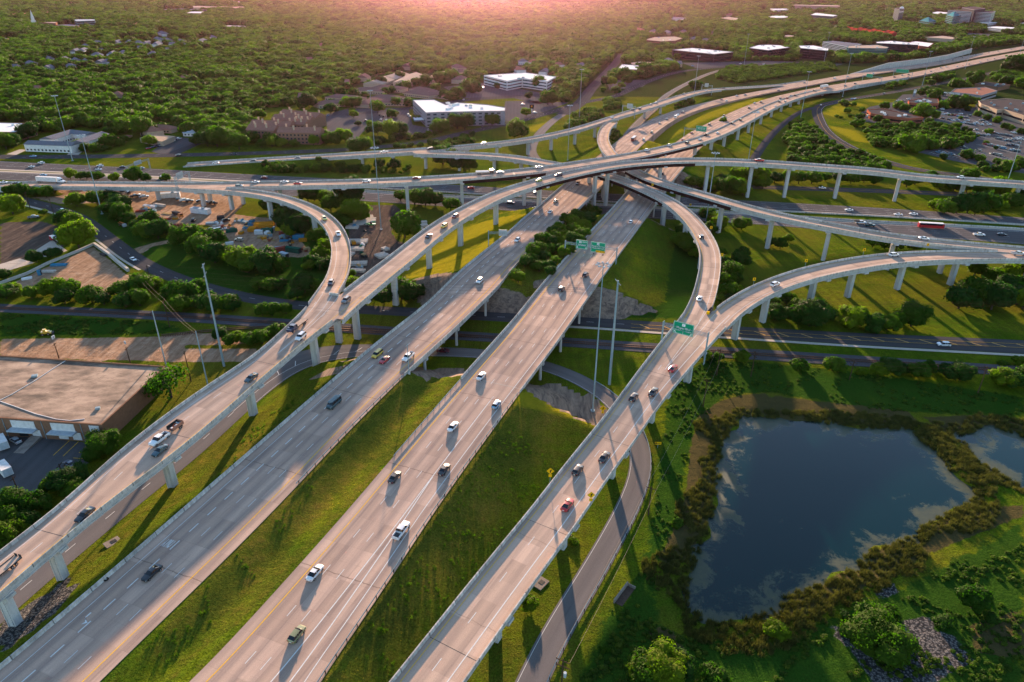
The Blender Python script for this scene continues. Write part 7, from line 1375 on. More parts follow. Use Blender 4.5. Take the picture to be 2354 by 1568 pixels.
def label_vehicles():
    from collections import Counter
    grp = {}
    for rec in VEH: grp.setdefault((rec[0], rec[3], rec[4]), []).append(rec)
    for (rd_, ty, colr), L in grp.items():
        L.sort(key=lambda r_: -r_[2]); cn = {'hatch': 'hatchback', 'suv': 'SUV', 'pickup': 'pickup truck'}.get(ty, ty); cl = {'darkred': 'dark red', 'lime': 'yellow-green', 'olive': 'olive green', 'teal': 'dark teal', 'purple': 'dark purple'}.get(colr, colr)
        for k, r_ in enumerate(L):
            o = r_[5]; base = '%s %s %s' % (cl, cn, WHERE[rd_])
            o['label'] = base if len(L) == 1 else '%s, %s' % (base, 'nearest of its kind' if k == 0 else (ordn[k] if k < 20 else 'last')+' nearest')
            o['group'] = 'vehicles '+WHERE[rd_]
label_vehicles()
# ---- larger vehicles
def bigv(name, label, cat, c, rr, x, y, road=None, dr=1, ang=0., h=1.2, dz=None):
    u, v = G(c, rr, x, y)
    if road: rd = ROADS[road]; d, off, z = rd.pix(u, v, h); off = max(-rd.hw(d)+1.8, min(rd.hw(d)-1.8, off)); loc = rd.at(d, off, .04 if road in ('M1', 'M2') else .005); an = rd.ang(d)+(0 if dr > 0 else math.pi)
    else: q = ground_at(u, v); loc = Vector((q.x, q.y, q.z+.06)); an = ang
    r_ = empty(name, loc, an, label, cat); return r_
def bx(root, name, mat, *boxes):
    mb = MB()
    for b in boxes: mb.box(b[0], b[1], b[2] if len(b) > 2 else 0, 0, b[3] if len(b) > 3 else 1.)
    return mb.build(name, mat, root)
def axle(root, xs, w=1.05, R_=.5):
    for x in xs:
        for s in (-1, 1): wheel(R_, root, (x, s*w, R_))
def semi(label, c, rr, x, y, road, dr):
    t = bigv('semi_truck', label, 'truck', c, rr, x, y, road, dr)
    bx(t, 'trailer', 'white_wall', ((-2.5, 0, 2.6), (14.6, 2.6, 2.8))); bx(t, 'chassis', 'dark_metal', ((0, 0, 1.), (19, 1., .3)))
    cab = MB(); cab.add([(6.2, -1.2, 1.1), (9.6, -1.1, 1.1), (9.6, -1., 1.9), (8.2, -1.1, 2.1), (7.6, -1.1, 3.1), (6.6, -1.15, 3.9), (5.4, -1.15, 3.9), (5.4, -1.2, 1.1)]+[(a, -b, z) for a, b, z in [(6.2, -1.2, 1.1), (9.6, -1.1, 1.1), (9.6, -1., 1.9), (8.2, -1.1, 2.1), (7.6, -1.1, 3.1), (6.6, -1.15, 3.9), (5.4, -1.15, 3.9), (5.4, -1.2, 1.1)]], [tuple(range(8)), tuple(range(15, 7, -1))]+[(i, 8+i, 8+(i+1) % 8, (i+1) % 8) for i in range(8)]); cab.build('cab', 'paint_white', t)
    mb = MB(); mb.add([(8.16, -.95, 2.16), (8.16, .95, 2.16), (7.66, .95, 3.05), (7.66, -.95, 3.05)], [(0, 1, 2, 3)]); mb.build('windshield', 'car_glass', t)
    for s in (-1, 1): bx(t, 'side_window', 'car_glass', ((7.1, s*1.16, 2.5), (.8, .06, .7)))
    axle(t, (8.8, 6.0, 4.8, -7.6, -8.8)); return t
semi('white semi-trailer truck with a long white box on the cross flyover', 0, 1, 470, 100, 'C', 1); semi('white semi-trailer truck far off on the right carriageway', 3, 0, 520, 800, 'B', 1)
t = bigv('tanker_truck', 'white tanker truck climbing the far left carriageway', 'truck', 2, 0, 1515, 1072, 'A', -1); mb = MB(); mb.tube((-5, 0, 2.1), (3, 0, 2.1), 1.15, n=14); mb.build('tank', 'roof_white', t); bx(t, 'cab', 'paint_white', ((5.2, 0, 1.9), (2.6, 2.4, 2.4), 0, .9)); bx(t, 'windshield', 'car_glass', ((6.45, 0, 2.4), (.08, 1.9, .8))); axle(t, (5.4, 2., -3.6, -4.8))
def coach(label, c, rr, x, y, road, dr, L=13.5, roof='roof_white', pc='paint_darkred'):
    t = bigv('coach', label, 'bus', c, rr, x, y, road, dr, h=1.8); bx(t, 'body', pc, ((0, 0, 1.65), (L, 2.55, 2.5), 0, .985)); bx(t, 'roof', roof, ((0, 0, 3.0), (L-.1, 2.4, .3), 0, .93))
    for s in (-1, 1): bx(t, 'side_window', 'car_glass', ((-.3, s*1.27, 2.35), (L-1.6, .05, .95)))
    bx(t, 'windshield', 'car_glass', ((L/2, 0, 2.15), (.06, 2.2, 1.4))); axle(t, (L/2-2.6, -L/2+3.4, -L/2+2.1)); return t
coach('long red coach with a white roof on the near expressway lanes', 3, 1, 1500, 502, 'M2', 1, pc='paint_red'); coach('dark red bus with a white roof leaving the far slip road', 2, 0, 1120, 1272, 'A', -1, 11.)
t = bigv('flatbed_truck', 'dark blue tow truck with an empty wooden flatbed on the merged left ramp', 'truck', 1, 1, 375, 1420, 'DE', -1); bx(t, 'cab', 'paint_navy', ((2.9, 0, 1.25), (2.2, 2.1, 1.1)), ((2.2, 0, 2.0), (1.8, 2.0, .7), 0, .85)); bx(t, 'hood', 'paint_navy', ((4.2, 0, 1.15), (1.3, 1.9, .8))); bx(t, 'windshield', 'car_glass', ((3.08, 0, 2.05), (.1, 1.7, .55))); bx(t, 'flatbed', 'roof_tan', ((-1.8, 0, 1.2), (6.4, 2.5, .18))); bx(t, 'bed_rail', 'dark_metal', ((1.35, 0, 1.7), (.12, 2.4, .9)), ((-1.8, 1.25, 1.25), (6.4, .1, .2)), ((-1.8, -1.25, 1.25), (6.4, .1, .2))); axle(t, (3.9, -2.6, -3.7), .95, .45)
t = bigv('flatbed_truck', 'dark truck with a pale loaded flatbed on the cross flyover', 'truck', 1, 1, 2105, 16, 'C', 1); bx(t, 'cab', 'paint_black', ((4., 0, 1.7), (2.2, 2.3, 2.2), 0, .9)); bx(t, 'windshield', 'car_glass', ((5.1, 0, 2.2), (.06, 1.9, .7))); bx(t, 'flatbed', 'roof_tan', ((-1.6, 0, 1.2), (8.4, 2.5, .3))); bx(t, 'load', 'roof_white', ((-1.6, 0, 1.7), (8., 2.2, .6))); axle(t, (3.8, -3, -4.2))
# white pickup towing a stake trailer
t = bigv('crew_cab_pickup', 'white crew cab pickup truck towing a rusty stake trailer', 'pickup truck', 0, 2, 1465, 900, 'DE', -1, h=.8)
for nm_, a_, b_ in PROTO.get('pickup') or []: pass
pk = detailed('pickup', 'paint_white'); 
for ch in list(pk.children): ch.parent = t
bpy.data.objects.remove(pk)
t = bigv('stake_trailer', 'rusty stake trailer with cluttered load behind the white pickup', 'trailer', 0, 2, 1612, 785, 'DE', -1, h=.8); bx(t, 'bed', 'tray', ((0, 0, .75), (3.9, 2.1, .14))); bx(t, 'side_panel', 'roof_brown', ((0, 1.05, 1.25), (3.9, .06, .9))); bx(t, 'side_panel', 'dark_metal', ((0, -1.05, 1.25), (3.9, .06, .9))); bx(t, 'tailgate', 'roof_brown', ((-1.95, 0, 1.25), (.06, 2.1, .9))); bx(t, 'drawbar', 'dark_metal', ((2.6, 0, .6), (1.4, .1, .1))); axle(t, (-.4, -1.1), 1.0, .34)
load = MB()
for k in range(14): load.box((random.uniform(-1.5, 1.5), random.uniform(-.8, .8), random.uniform(.9, 1.4)), (random.uniform(.3, 1), random.uniform(.2, .5), .25), random.random()*3, k % 3)
tag(load.build('scrap_load', ['roof_white', 'brick_red', 'galv'], None), 'heap of mixed scrap lying in the rusty stake trailer', 'scrap'); bpy.context.view_layer.update(); sl_ = [o for o in COL.objects if o.name.startswith('scrap_load')][0]; sl_.location = t.location; sl_.rotation_euler = t.rotation_euler
t = bigv('flat_trailer', 'empty car trailer with plank deck at the lower left corner', 'trailer', 0, 3, 55, 500, 'DE', -1, h=.8); bx(t, 'deck', 'roof_tan', ((0, 0, .62), (5.6, 2.1, .1))); bx(t, 'side_rail', 'dark_metal', ((0, 1.08, .72), (5.6, .08, .2))); bx(t, 'side_rail', 'dark_metal', ((0, -1.08, .72), (5.6, .08, .2))); bx(t, 'ramp_gate', 'dark_metal', ((-2.85, .55, 1.), (.08, .7, .8)), ((-2.85, -.55, 1.), (.08, .7, .8))); axle(t, (-.3, -1.25), 1.15, .36)
t = detailed('van', 'paint_teal'); t.name = 'van'; u, v = G(1, 2, 715, 572); d, off, z = rA.pix(u, v, .9); put(t, rA.at(d, off, .005), rA.ang(d)+math.pi); tag(t, 'dark teal van carrying ladders on its roof on the left carriageway', 'van', 'vehicles on the left carriageway'); bx(t, 'roof_rack', 'galv', ((-.3, .7, 2.35), (4.6, .06, .06)), ((-.3, -.7, 2.35), (4.6, .06, .06)), ((1.4, 0, 2.3), (.06, 1.6, .2)), ((-1.8, 0, 2.3), (.06, 1.6, .2)))
for yy, ll, mt_ in ((.35, 5.2, 'galv'), (-.35, 4.8, 'galv')):
    mb = MB(); mb.box((0, yy-.2, 2.5), (ll, .07, .09)); mb.box((0, yy+.2, 2.5), (ll, .07, .09))
    for k in range(14): mb.box((-ll/2+.2+k*ll/14.5, yy, 2.5), (.05, .4, .05))
    l_ = mb.build('ladder', mt_, None); l_.location = t.location; l_.rotation_euler = t.rotation_euler; tag(l_, 'aluminium ladder on the teal van roof, '+('driver' if yy > 0 else 'passenger')+' side one', 'ladder', 'ladders on the teal van')
def boxtruck(label, c, rr, x, y, ang, colr='paint_white'):
    t = bigv('box_truck', label, 'truck', c, rr, x, y, None, 1, ang); bx(t, 'cargo_box', 'white_wall', ((-1., 0, 2.1), (5.6, 2.4, 2.4))); bx(t, 'rear_door', 'metal_roof', ((-3.82, 0, 2.1), (.06, 2.1, 2.1))); bx(t, 'cab', colr, ((2.9, 0, 1.3), (1.9, 2.1, 1.6), 0, .92)); bx(t, 'windshield', 'car_glass', ((3.82, 0, 1.7), (.1, 1.7, .6))); axle(t, (2.9, -2.2), .95, .42); return t
boxtruck('white box truck backed up to the warehouse dock', 0, 2, 30, 970, 2.35); boxtruck('white box truck parked lower in the warehouse lot', 0, 2, 50, 1215, 2.45)
t = bigv('mixer_truck', 'red cab tanker truck with a white drum on the pale pad', 'truck', 0, 1, 520, 660, None, 1, 2.5); mb = MB(); mb.tube((-4.6, 0, 2.1), (2.2, 0, 2.3), 1.1, 1.1, n=14); mb.build('drum', 'roof_white', t); mb = MB(); mb.tube((-2.1, 0, 2.15), (.1, 0, 2.25), 1.14, 1.14, n=14); mb.build('drum_band', 'dark_metal', t); bx(t, 'cab', 'paint_red', ((3.9, 0, 1.7), (2.4, 2.4, 2.), 0, .9)); bx(t, 'windshield', 'car_glass', ((5.05, 0, 2.1), (.1, 1.9, .7))); axle(t, (4.2, -2.2, -3.4))
t = bigv('dump_truck', 'orange cab dump truck in the middle of the truck yard', 'truck', 0, 1, 1640, 425, None, 1, -.6); bx(t, 'cab', 'paint_orange', ((2.6, 0, 1.5), (2., 2.2, 1.8), 0, .9)); bx(t, 'dump_bed', 'dark_metal', ((-1.4, 0, 1.9), (5., 2.4, 1.5), 0, 1.05)); bx(t, 'windshield', 'car_glass', ((3.58, 0, 1.9), (.1, 1.8, .6))); axle(t, (2.7, -1.8, -2.9))
t = bigv('service_truck', 'grey service truck with an orange frame on its bed, on the verge', 'truck', 0, 1, 1130, 515, None, 1, -.7); bx(t, 'cab', 'paint_silver', ((2.6, 0, 1.2), (2., 2., 1.4), 0, .85)); bx(t, 'bed', 'dark_metal', ((-.9, 0, 1.), (4.6, 2.2, .2))); bx(t, 'frame', 'paint_orange', ((-.9, 1.05, 1.6), (4.8, .1, .1)), ((-.9, -1.05, 1.6), (4.8, .1, .1)), ((-3.2, 0, 1.6), (.1, 2.2, .1)), ((1.3, 0, 1.6), (.1, 2.2, .1)), ((-.9, 0, 2.), (4.6, .3, .3))); axle(t, (2.5, -2.), .95, .42)
t = bigv('tow_pickup', 'white pickup with a loaded service bed ahead of the red coach', 'pickup truck', 3, 1, 855, 470, 'M2', 1); pk = detailed('pickup', 'paint_white')
for ch in list(pk.children): ch.parent = t
bpy.data.objects.remove(pk); bx(t, 'service_bed', 'dark_metal', ((-2.2, 0, 1.4), (2.6, 2., .8)))
t = bigv('telehandler', 'green telehandler with its boom lowered in the precast yard', 'telehandler', 1, 1, 1065, 512, None, 1, 3.2); mt_g = paint('paint_green', (.03, .3, .06)); bx(t, 'chassis', 'paint_green', ((0, 0, 1.), (4.6, 1.6, .7))); bx(t, 'cab', 'car_glass', ((.2, .6, 1.9), (1.3, .9, 1.2))); mb = MB(); mb.tube((-2.2, -.3, 2.4), (3.6, -.3, 1.3), .3, .22, n=6); mb.build('boom', 'paint_green', t); bx(t, 'fork', 'dark_metal', ((4., -.3, .9), (.9, 1.2, .12))); axle(t, (1.6, -1.6), 1.05, .6)
t = bigv('loader', 'small yellow loader on the grass by the gravel strip', 'loader', 0, 1, 425, 1512, None, 1, .4); bx(t, 'body', 'paint_yellow', ((0, 0, 1.1), (2.8, 1.5, .9)), ((1.6, 0, .8), (.8, 1.8, .6))); bx(t, 'cab', 'paint_yellow', ((-.2, 0, 1.9), (1.1, 1.2, .9))); bx(t, 'bucket', 'dark_metal', ((2.4, 0, .5), (.7, 2., .6))); axle(t, (.9, -1.), .9, .5)
# ---------------------------------------------------------------- masts, poles, wires, signs, yards
def col_height(base, uh, vh):
    lo, hi_ = 0., 90.
    for _ in range(40):
        m_ = (lo+hi_)/2; lo, hi_ = (m_, hi_) if Q(base.x, base.y, base.z+m_)[1] > vh else (lo, m_)
    return lo
def base_at(u, v, road=None): return ground_at(u, v)
MASTS = [((122, 219), (167, 370), 'left of the white apartments'), ((186, 309), (235, 492), 'beside the curving left road'), ((856, 207), (862, 355), 'in front of the office park'), ((862, 338), (876, 528), 'in the brown precast yard'), ((1388, 605), (1362, 945), 'on the concrete slope beside the curved access road'),
         (G(2, 0, 645, 635), G(2, 0, 620, 1080), 'beside the frontage road bend'), (G(2, 0, 540, 965), G(2, 0, 512, 1475), 'on the grass left of the loop flyover'), (G(2, 0, 1720, 512), G(2, 0, 1668, 925), 'beside the far concrete slope'), (G(2, 0, 2185, 292), G(2, 0, 2130, 620), 'in front of the black glass office'), (G(2, 0, 2240, 1030), G(2, 0, 2165, 1520), 'beside the long flyover piers'),
         (G(2, 0, 1875, 1400), G(2, 1, 1780, 497), 'inside the right ramp curve'), (G(3, 0, 575, 275), G(3, 0, 510, 595), 'before the far parking garage'), (G(3, 0, 775, 488), G(3, 0, 685, 890), 'between the far right roads'), (G(3, 0, 388, 657), G(3, 0, 297, 1100), 'beside the curved dark road'), (G(3, 0, 1500, 470), G(3, 0, 1418, 785), 'right of the far green gantry'),
         (G(3, 0, 1905, 335), G(3, 0, 1812, 635), 'far along the right highway'), (G(3, 0, 2400, 270), G(3, 0, 2305, 520), 'at the far right highway edge'), ((2356, 318), G(3, 1, 2165, 210), 'at the right edge of the retail lot')]
def mast_parts(h):
    mb = MB(); mb.tube((0, 0, 0), (0, 0, h), .3, .13, 10); mb.box((0, 0, .15), (1.3, 1.3, .5)); return mb
for (hu, hv), (bu_, bv), t in MASTS:
    b = base_at(bu_, bv); h = min(max(col_height(b, hu, hv), 30), 52); r_ = empty('light_mast', b, 0, 'tall light mast '+t, 'light mast', 'tall light masts of the interchange'); mast_parts(h).build('pole', 'galv', r_)
    mb = MB()
    for k in range(12):
        a0, a1 = math.pi*k/6, math.pi*(k+1)/6; mb.tube((1.5*math.cos(a0), 1.5*math.sin(a0), h-.6), (1.5*math.cos(a1), 1.5*math.sin(a1), h-.6), .07, n=5)
    for k in range(4): a0 = math.pi*k/2; mb.tube((0, 0, h-.5), (1.5*math.cos(a0), 1.5*math.sin(a0), h-.6), .05, n=4)
    mb.build('lamp_ring', 'galv', r_)
    for k in range(8): a0 = math.pi*k/4; mb = MB(); mb.box((1.9*math.cos(a0), 1.9*math.sin(a0), h-.45), (.95, .6, .32), a0, 0, .7); mb.build('lamp_head', 'metal_roof', r_)
# power poles
PL = {}
def pole(key, top, base, label, kind='wood', arms=2, armw=1.3, ang=0., dark=True, r0=None, hmax=60):
    b = base_at(*base); h = min(col_height(b, *top), hmax); r_ = empty('utility_pole' if kind == 'wood' else 'power_pylon', b, ang, label, 'utility pole' if kind == 'wood' else 'power pole', 'wooden utility poles' if kind == 'wood' else 'steel power poles')
    mb = MB(); rr = r0 or (.2 if kind == 'wood' else .42); mb.tube((0, 0, -.3), (0, 0, h), rr, rr*.55, 9); mb.build('pole', 'wood_pole' if kind == 'wood' else 'galv', r_); pts = []
    for k in range(arms):
        z = h-.6-k*(1.4 if kind == 'wood' else 3.2); mb = MB(); mb.box((0, 0, z), (.14, armw*2, .14))
        for s in (-1, -.5, .5, 1): mb.tube((0, s*armw, z), (0, s*armw, z+.3), .05, n=5)
        mb.build('crossarm', 'wood_pole' if kind == 'wood' else 'galv', r_); 
        for s in (-1, 1): pts.append(b+Vector((-math.sin(ang)*s*armw, math.cos(ang)*s*armw, z+.3)))
    PL[key] = pts; return r_
def trans(r_, z, n=2):
    for k in range(n): mb = MB(); mb.tube((.35, -.4+.8*k, z), (.35, -.4+.8*k, z+1.1), .3, n=10); mb.build('transformer', 'metal_roof', r_)
pole('p1', (465, 607), (515, 842), 'tall grey steel power pole left of the merged ramp', 'steel', 2, 2.2, .2); pole('p2', (351, 715), G(0, 2, 1530, 238), 'grey steel pole with side arms beside the warehouse corner', 'steel', 3, 1.6, .5, r0=.28)
pole('p3', (450, 762), G(0, 2, 1915, 428), 'grey steel distribution pole on the warehouse lawn', 'steel', 3, 1.4, .5, r0=.26); pole('p4', (1422, 645), G(2, 2, 895, 400), 'tall plain steel power pole beside the curved access road', 'steel', 1, 2.6, .2, r0=.5)
pole('w1', G(0, 1, 1265, 945), G(0, 1, 1290, 1070), 'wooden pole with double crossarms where the bare lot meets the road', 'wood', 2, 1.8, .3); pole('w2', G(0, 1, 1505, 1190), G(0, 1, 1560, 1440), 'wooden pole with crossarm beside the left railway', 'wood', 1, 1.9, .3)
r_ = pole('w3', G(0, 2, 493, 20), G(0, 2, 543, 160), 'wooden pole with pale transformers behind the warehouse', 'wood', 1, 1.); trans(r_, 8.)
r_ = pole('w4', G(0, 2, 1158, 60), G(0, 2, 1198, 205), 'wooden pole with a red topped transformer behind the warehouse roof', 'wood', 1, 1.); trans(r_, 8., 1)
pole('w5', G(0, 2, 1693, 95), G(0, 2, 1757, 372), 'dark wooden pole on the warehouse lawn between steel poles', 'wood', 1, .8); pole('w6', G(0, 2, 115, 1250), G(0, 2, 158, 1362), 'wooden pole at the lower warehouse lot edge', 'wood', 1, 1.); pole('w7', G(0, 2, 530, 1130), G(0, 2, 568, 1212), 'short wooden pole beside the parked navy sedan', 'wood', 1, 1.2)
pole('w8', G(0, 1, 225, 198), G(0, 1, 277, 350), 'wooden pole along the curving left road, first from left', 'wood', 1, .9); pole('w9', G(0, 1, 445, 258), G(0, 1, 498, 415), 'wooden pole along the curving left road, second from left', 'wood', 1, .9); pole('w10', G(0, 1, 1347, 873), G(0, 1, 1367, 955), 'short pole on the pavement by the curving left road', 'wood', 1, .6); pole('w11', G(0, 1, 1470, 985), G(0, 1, 1492, 1080), 'short pole between hedge bushes by the curving left road', 'wood', 1, .6)
pole('e1', G(2, 2, 1912, 75), G(2, 2, 1880, 318), 'green grey pole with crossarm beside the right ramp pier', 'wood', 1, 1.3, .9); pole('e2', G(2, 2, 1798, 355), G(2, 2, 1757, 602), 'dark utility pole in the line left of the pond', 'wood', 1, 1.3, 1.1); pole('e3', G(2, 2, 1298, 1340), G(2, 3, 1252, 30), 'dark utility pole at the outside of the curved access road', 'wood', 1, 1.3, 1.1)
r_ = pole('e4', G(2, 3, 488, 1355), G(2, 3, 440, 1850), 'nearest utility pole with a transformer at the lower edge', 'wood', 2, 1.3, 1.1, hmax=16); trans(r_, 10., 1)
pole('e5', G(2, 2, 2238, 95), G(2, 2, 2195, 330), 'dark utility pole between the railway and the pond, left one', 'wood', 2, 1.2, .2); pole('e6', G(3, 2, 802, 180), G(3, 2, 748, 358), 'leaning utility pole above the top of the pond', 'wood', 2, 1.6, .2); pole('e7', G(3, 2, 2030, 235), G(3, 2, 1928, 480), 'dark utility pole near the right edge above the small pond', 'wood', 2, 1.2, .2)
def sag(a, b, k=12, s=None):
    a, b = Vector(a), Vector(b); L = (b-a).length; s = L*.018 if s is None else s; return [a.lerp(b, i/k)-Vector((0, 0, 4*s*(i/k)*(1-i/k))) for i in range(k+1)]
def cable(pairs, label, rr=.035, mat='galv'):
    mb = MB(); rr = rr*.55; mat = 'wood_pole' if mat == 'galv' else mat
    for a, b in pairs: mb.wire(sag(a, b), rr)
    o = mb.build('power_line', mat); return tag(o, label, 'power line', 'overhead power lines')
def pair(k1, k2): return list(zip(PL[k1], PL[k2]))
far_s = [P(1790, 560, 30)+np.array([0, 0, 0])]; 
cable(pair('e1', 'e2'), 'wires between the green grey pole and the next pole left of the pond', .03, 'yellow_wire' if 'yellow_wire' in MATS else 'roof_tan'); cable(pair('e2', 'e3'), 'long bundle of wires crossing the grass left of the pond', .03, 'roof_tan'); cable(pair('e3', 'e4'), 'bundle of wires following the curved access road to the lower edge', .03, 'roof_tan')
cable(pair('e5', 'e6'), 'wires along the railway above the pond, left span', .025); cable(pair('e6', 'e7'), 'wires along the railway above the pond, right span', .025)
cable(pair('w1', 'w2'), 'sunlit wires from the bare lot down to the railway', .035, 'roof_tan'); cable(pair('w2', 'p3'), 'sunlit wires from the railway pole to the warehouse lawn', .035, 'roof_tan'); cable(pair('w8', 'w9'), 'wires along the curving left road', .02); cable(pair('w3', 'w4'), 'wires behind the warehouse roof', .02)
q3 = Vector((PL['p3'][0].x-150, PL['p3'][0].y-150, 14)); cable([(p_, q3+Vector((k*.8, k*.5, k*.6))) for k, p_ in enumerate(PL['p3'][:4])], 'thin wires running over the warehouse roof corner to the lower left', .02)
pa = PL['p1'][0]; pb = PL['p4'][0]; ex = (pb-pa); cable([(pa+Vector((0, k*1.5, -k*2.5)), pb+Vector((0, k*1.5, -k*1.2))) for k in range(4)], 'four transmission wires spanning from the left steel pole to the right one', .035)
cable([(pb+Vector((0, k*1.5, -k*1.2)), pb+ex*.9+Vector((0, k*1.5, -k*1.2))) for k in range(4)], 'transmission wires running off the right edge of the interchange', .035); cable([(pa+Vector((0, k*1.5, -k*2.5)), pa-ex*.7+Vector((0, k*1.5, -k*2.5))) for k in range(3)], 'transmission wires running off over the hedge to the left', .03)
# ---- gantries and signs
simple('sign_green', (.0, .27, .14), .45, var=.05, spec=.2); simple('sign_white', (.8, .8, .78), .5, var=.03); simple('sign_yellow', (.72, .4, .01), .5, var=.05); simple('sign_black', (.015, .015, .015), .6); simple('sign_back', (.4, .42, .42), .5, .2)
def truss(mb, a, b, r=.07, hh=.9, n=10):
    a, b = Vector(a), Vector(b)
    for dz in (0, hh):
        for dx in (0, 1):
            o = Vector((0, 0, dz))+(b-a).cross(Vector((0, 0, 1))).normalized()*dx*.8; mb.tube(a+o, b+o, r, n=5)
    sd_ = (b-a).cross(Vector((0, 0, 1))).normalized()*.8
    for i in range(n):
        p0 = a.lerp(b, i/n); p1 = a.lerp(b, (i+1)/n); z_ = Vector((0, 0, hh)); mb.tube(p0+(z_ if i % 2 else z_*0), p1+(z_*0 if i % 2 else z_), r*.6, n=4); mb.tube(p0+sd_+(z_ if i % 2 else z_*0), p1+sd_+(z_*0 if i % 2 else z_), r*.6, n=4)
def gantry(rd, d, hgt, e0, e1, label, group='sign gantries'):
    a = rd.at(d, rd.hw(d)+e0); b = rd.at(d, -rd.hw(d)-e1); an = rd.ang(d); r_ = empty('sign_gantry', rd.at(d), an, label, 'sign gantry', group); L = Vector(r_.location); Mi = Matrix.Rotation(-an, 4, 'Z')
    loc = lambda q: Mi@(Vector(q)-L)
    for q in (a, b):
        mb = MB(); z0_ = tz(q.x, q.y); q2 = loc(q); g_ = max(z0_-L.z-.3, -4.5)
        for dx in (0, .9): mb.tube((q2.x+dx, q2.y, g_), (q2.x+dx, q2.y, hgt+1.2), .17, n=8)
        for k in range(5): z_ = g_+(hgt-g_)*k/5; mb.tube((q2.x, q2.y, z_), (q2.x+.9, q2.y, z_+(hgt-g_)/5), .05, n=4)
        mb.build('post', 'galv', r_)
    mb = MB(); truss(mb, loc(a)+Vector((.05, 0, hgt)), loc(b)+Vector((.05, 0, hgt)), n=14); mb.build('truss', 'galv', r_); return r_
def panel(r_, y0, y1, z0, z1, back, mat='sign_green', x=-.35):
    """sign in gantry space: x is along the road, y across (left positive); back=True shows its rear to the camera"""
    mb = MB(); mb.box((x, (y0+y1)/2, (z0+z1)/2), (.08, abs(y1-y0), z1-z0)); o = mb.build('sign_panel', 'sign_back' if back else mat, r_)
    if not back:
        mb = MB(); t = .09; xx = x-.05; ya_, yb_ = min(y0, y1)+.12, max(y0, y1)-.12; za, zb = z0+.12, z1-.12
        for (a_, b_) in (((ya_, za), (yb_, za+t)), ((ya_, zb-t), (yb_, zb)), ((ya_, za), (ya_+t, zb)), ((yb_-t, za), (yb_, zb))): mb.box((xx, (a_[0]+b_[0])/2, (a_[1]+b_[1])/2), (.03, b_[0]-a_[0], b_[1]-a_[1]))
        mb.build('border', 'sign_white', o)
    return o
def stext(o, txt, y, z, size, mat='sign_white', x=-.42, sx=1.):
    M_ = Matrix(((0, 0, -1, x), (-1, 0, 0, y), (0, 1, 0, z), (0, 0, 0, 1))); return wlabel(txt, mat, size, M_, o, sx=sx)
def arrow(o, y, z, s, ang, mat='sign_white', x=-.42):
    mb = MB(); M_ = Matrix(((0, 0, -1, x), (-1, 0, 0, y), (0, 1, 0, z), (0, 0, 0, 1)))@Matrix.Rotation(ang, 4, 'Z'); mb.add([M_@(Vector(v_)*s) for v_ in [(-.1, -.5, 0), (.1, -.5, 0), (.1, .1, 0), (.35, .1, 0), (0, .55, 0), (-.35, .1, 0), (-.1, .1, 0)]], [(0, 1, 2, 6), (3, 4, 5)]); return mb.build('arrow', mat, o)
def shield(o, y, z, w_, txt, mat='sign_white'):
    mb = MB(); mb.box((-.41, y, z), (.02, w_, w_*.85)); s_ = mb.build('route_shield', mat, o); stext(s_, txt, y, z, w_*.55, 'sign_black', -.425); return s_
d1 = dd('B', 1352, 598); hw_ = rB.hw(d1); g1 = gantry(rB, d1, 6.6, 1.2, 1.2, 'steel gantry over the right carriageway carrying two green signs')
o = panel(g1, hw_-4.2, hw_-9.7, 5.1, 9.3, False); shield(o, hw_-6.2, 8.3, 1.1, '183'); stext(o, 'NORTH', hw_-8.2, 8.4, .6); stext(o, 'Lampasas', hw_-7., 7.0, .95); arrow(o, hw_-4.9, 5.9, 1., math.pi); arrow(o, hw_-9., 5.9, 1., math.pi)
o = panel(g1, hw_-11.2, hw_-18., 4.4, 9.3, False); shield(o, hw_-14.6, 8.45, 1.1, '360'); stext(o, 'Capital of Tx Hwy', hw_-14.6, 7.35, .8); stext(o, 'Great Hills Trail', hw_-14.6, 6.45, .8)
mb = MB(); mb.box((-.41, hw_-15.8, 4.95), (.03, 4.2, .95)); y_ = mb.build('exit_strip', 'sign_yellow', o); stext(y_, 'EXIT', hw_-14.6, 4.95, .62, 'sign_black', -.43); stext(y_, 'ONLY', hw_-17.1, 4.95, .62, 'sign_black', -.43); arrow(y_, hw_-15.8, 4.95, .7, math.pi, 'sign_black', -.43)
for k in range(4): mb = MB(); mb.tube((-1.6, hw_-4.5-k*4.3, 4.1), (-.2, hw_-4.5-k*4.3, 4.3), .04, n=4); mb.box((-1.7, hw_-4.5-k*4.3, 4.05), (.5, .6, .3)); mb.build('sign_lamp', 'dark_metal', g1)
rF = ROADS['FG']; d2 = dd('FG', 1578, 800); hw2 = rF.hw(d2); g2 = gantry(rF, d2, 6.2, .3, .3, 'steel gantry over the right ramp carrying one wide green sign')
o = panel(g2, hw2-3.4, hw2-10.4, 4.6, 9., False); shield(o, hw2-6.9, 8.05, 1.1, '1'); stext(o, 'Mopac Blvd', hw2-6.9, 6.9, 1.0); stext(o, 'SOUTH', hw2-4.9, 5.95, .6); stext(o, 'NORTH', hw2-8.9, 5.95, .6); arrow(o, hw2-4.2, 5.2, .9, .75); arrow(o, hw2-9.6, 5.2, .9, -.75)
mb = MB(); mb.box((-.41, hw2-6.9, 5.4), (.02, .06, 1.2)); mb.build('divider', 'sign_white', o)
def gsign(name, u, v, y0, y1, z0, z1, label, lines=(), back=False, hg=6.):
    rd = ROADS[name]; d = dd(name, u, v); g = gantry(rd, d, hg, .8, .8, label); w_ = rd.hw(d); o = panel(g, w_-y0, w_-y1, z0, z1, back)
    for t_, yy, z_, s_ in lines: stext(o, t_, w_-yy, z_, s_)
    return g
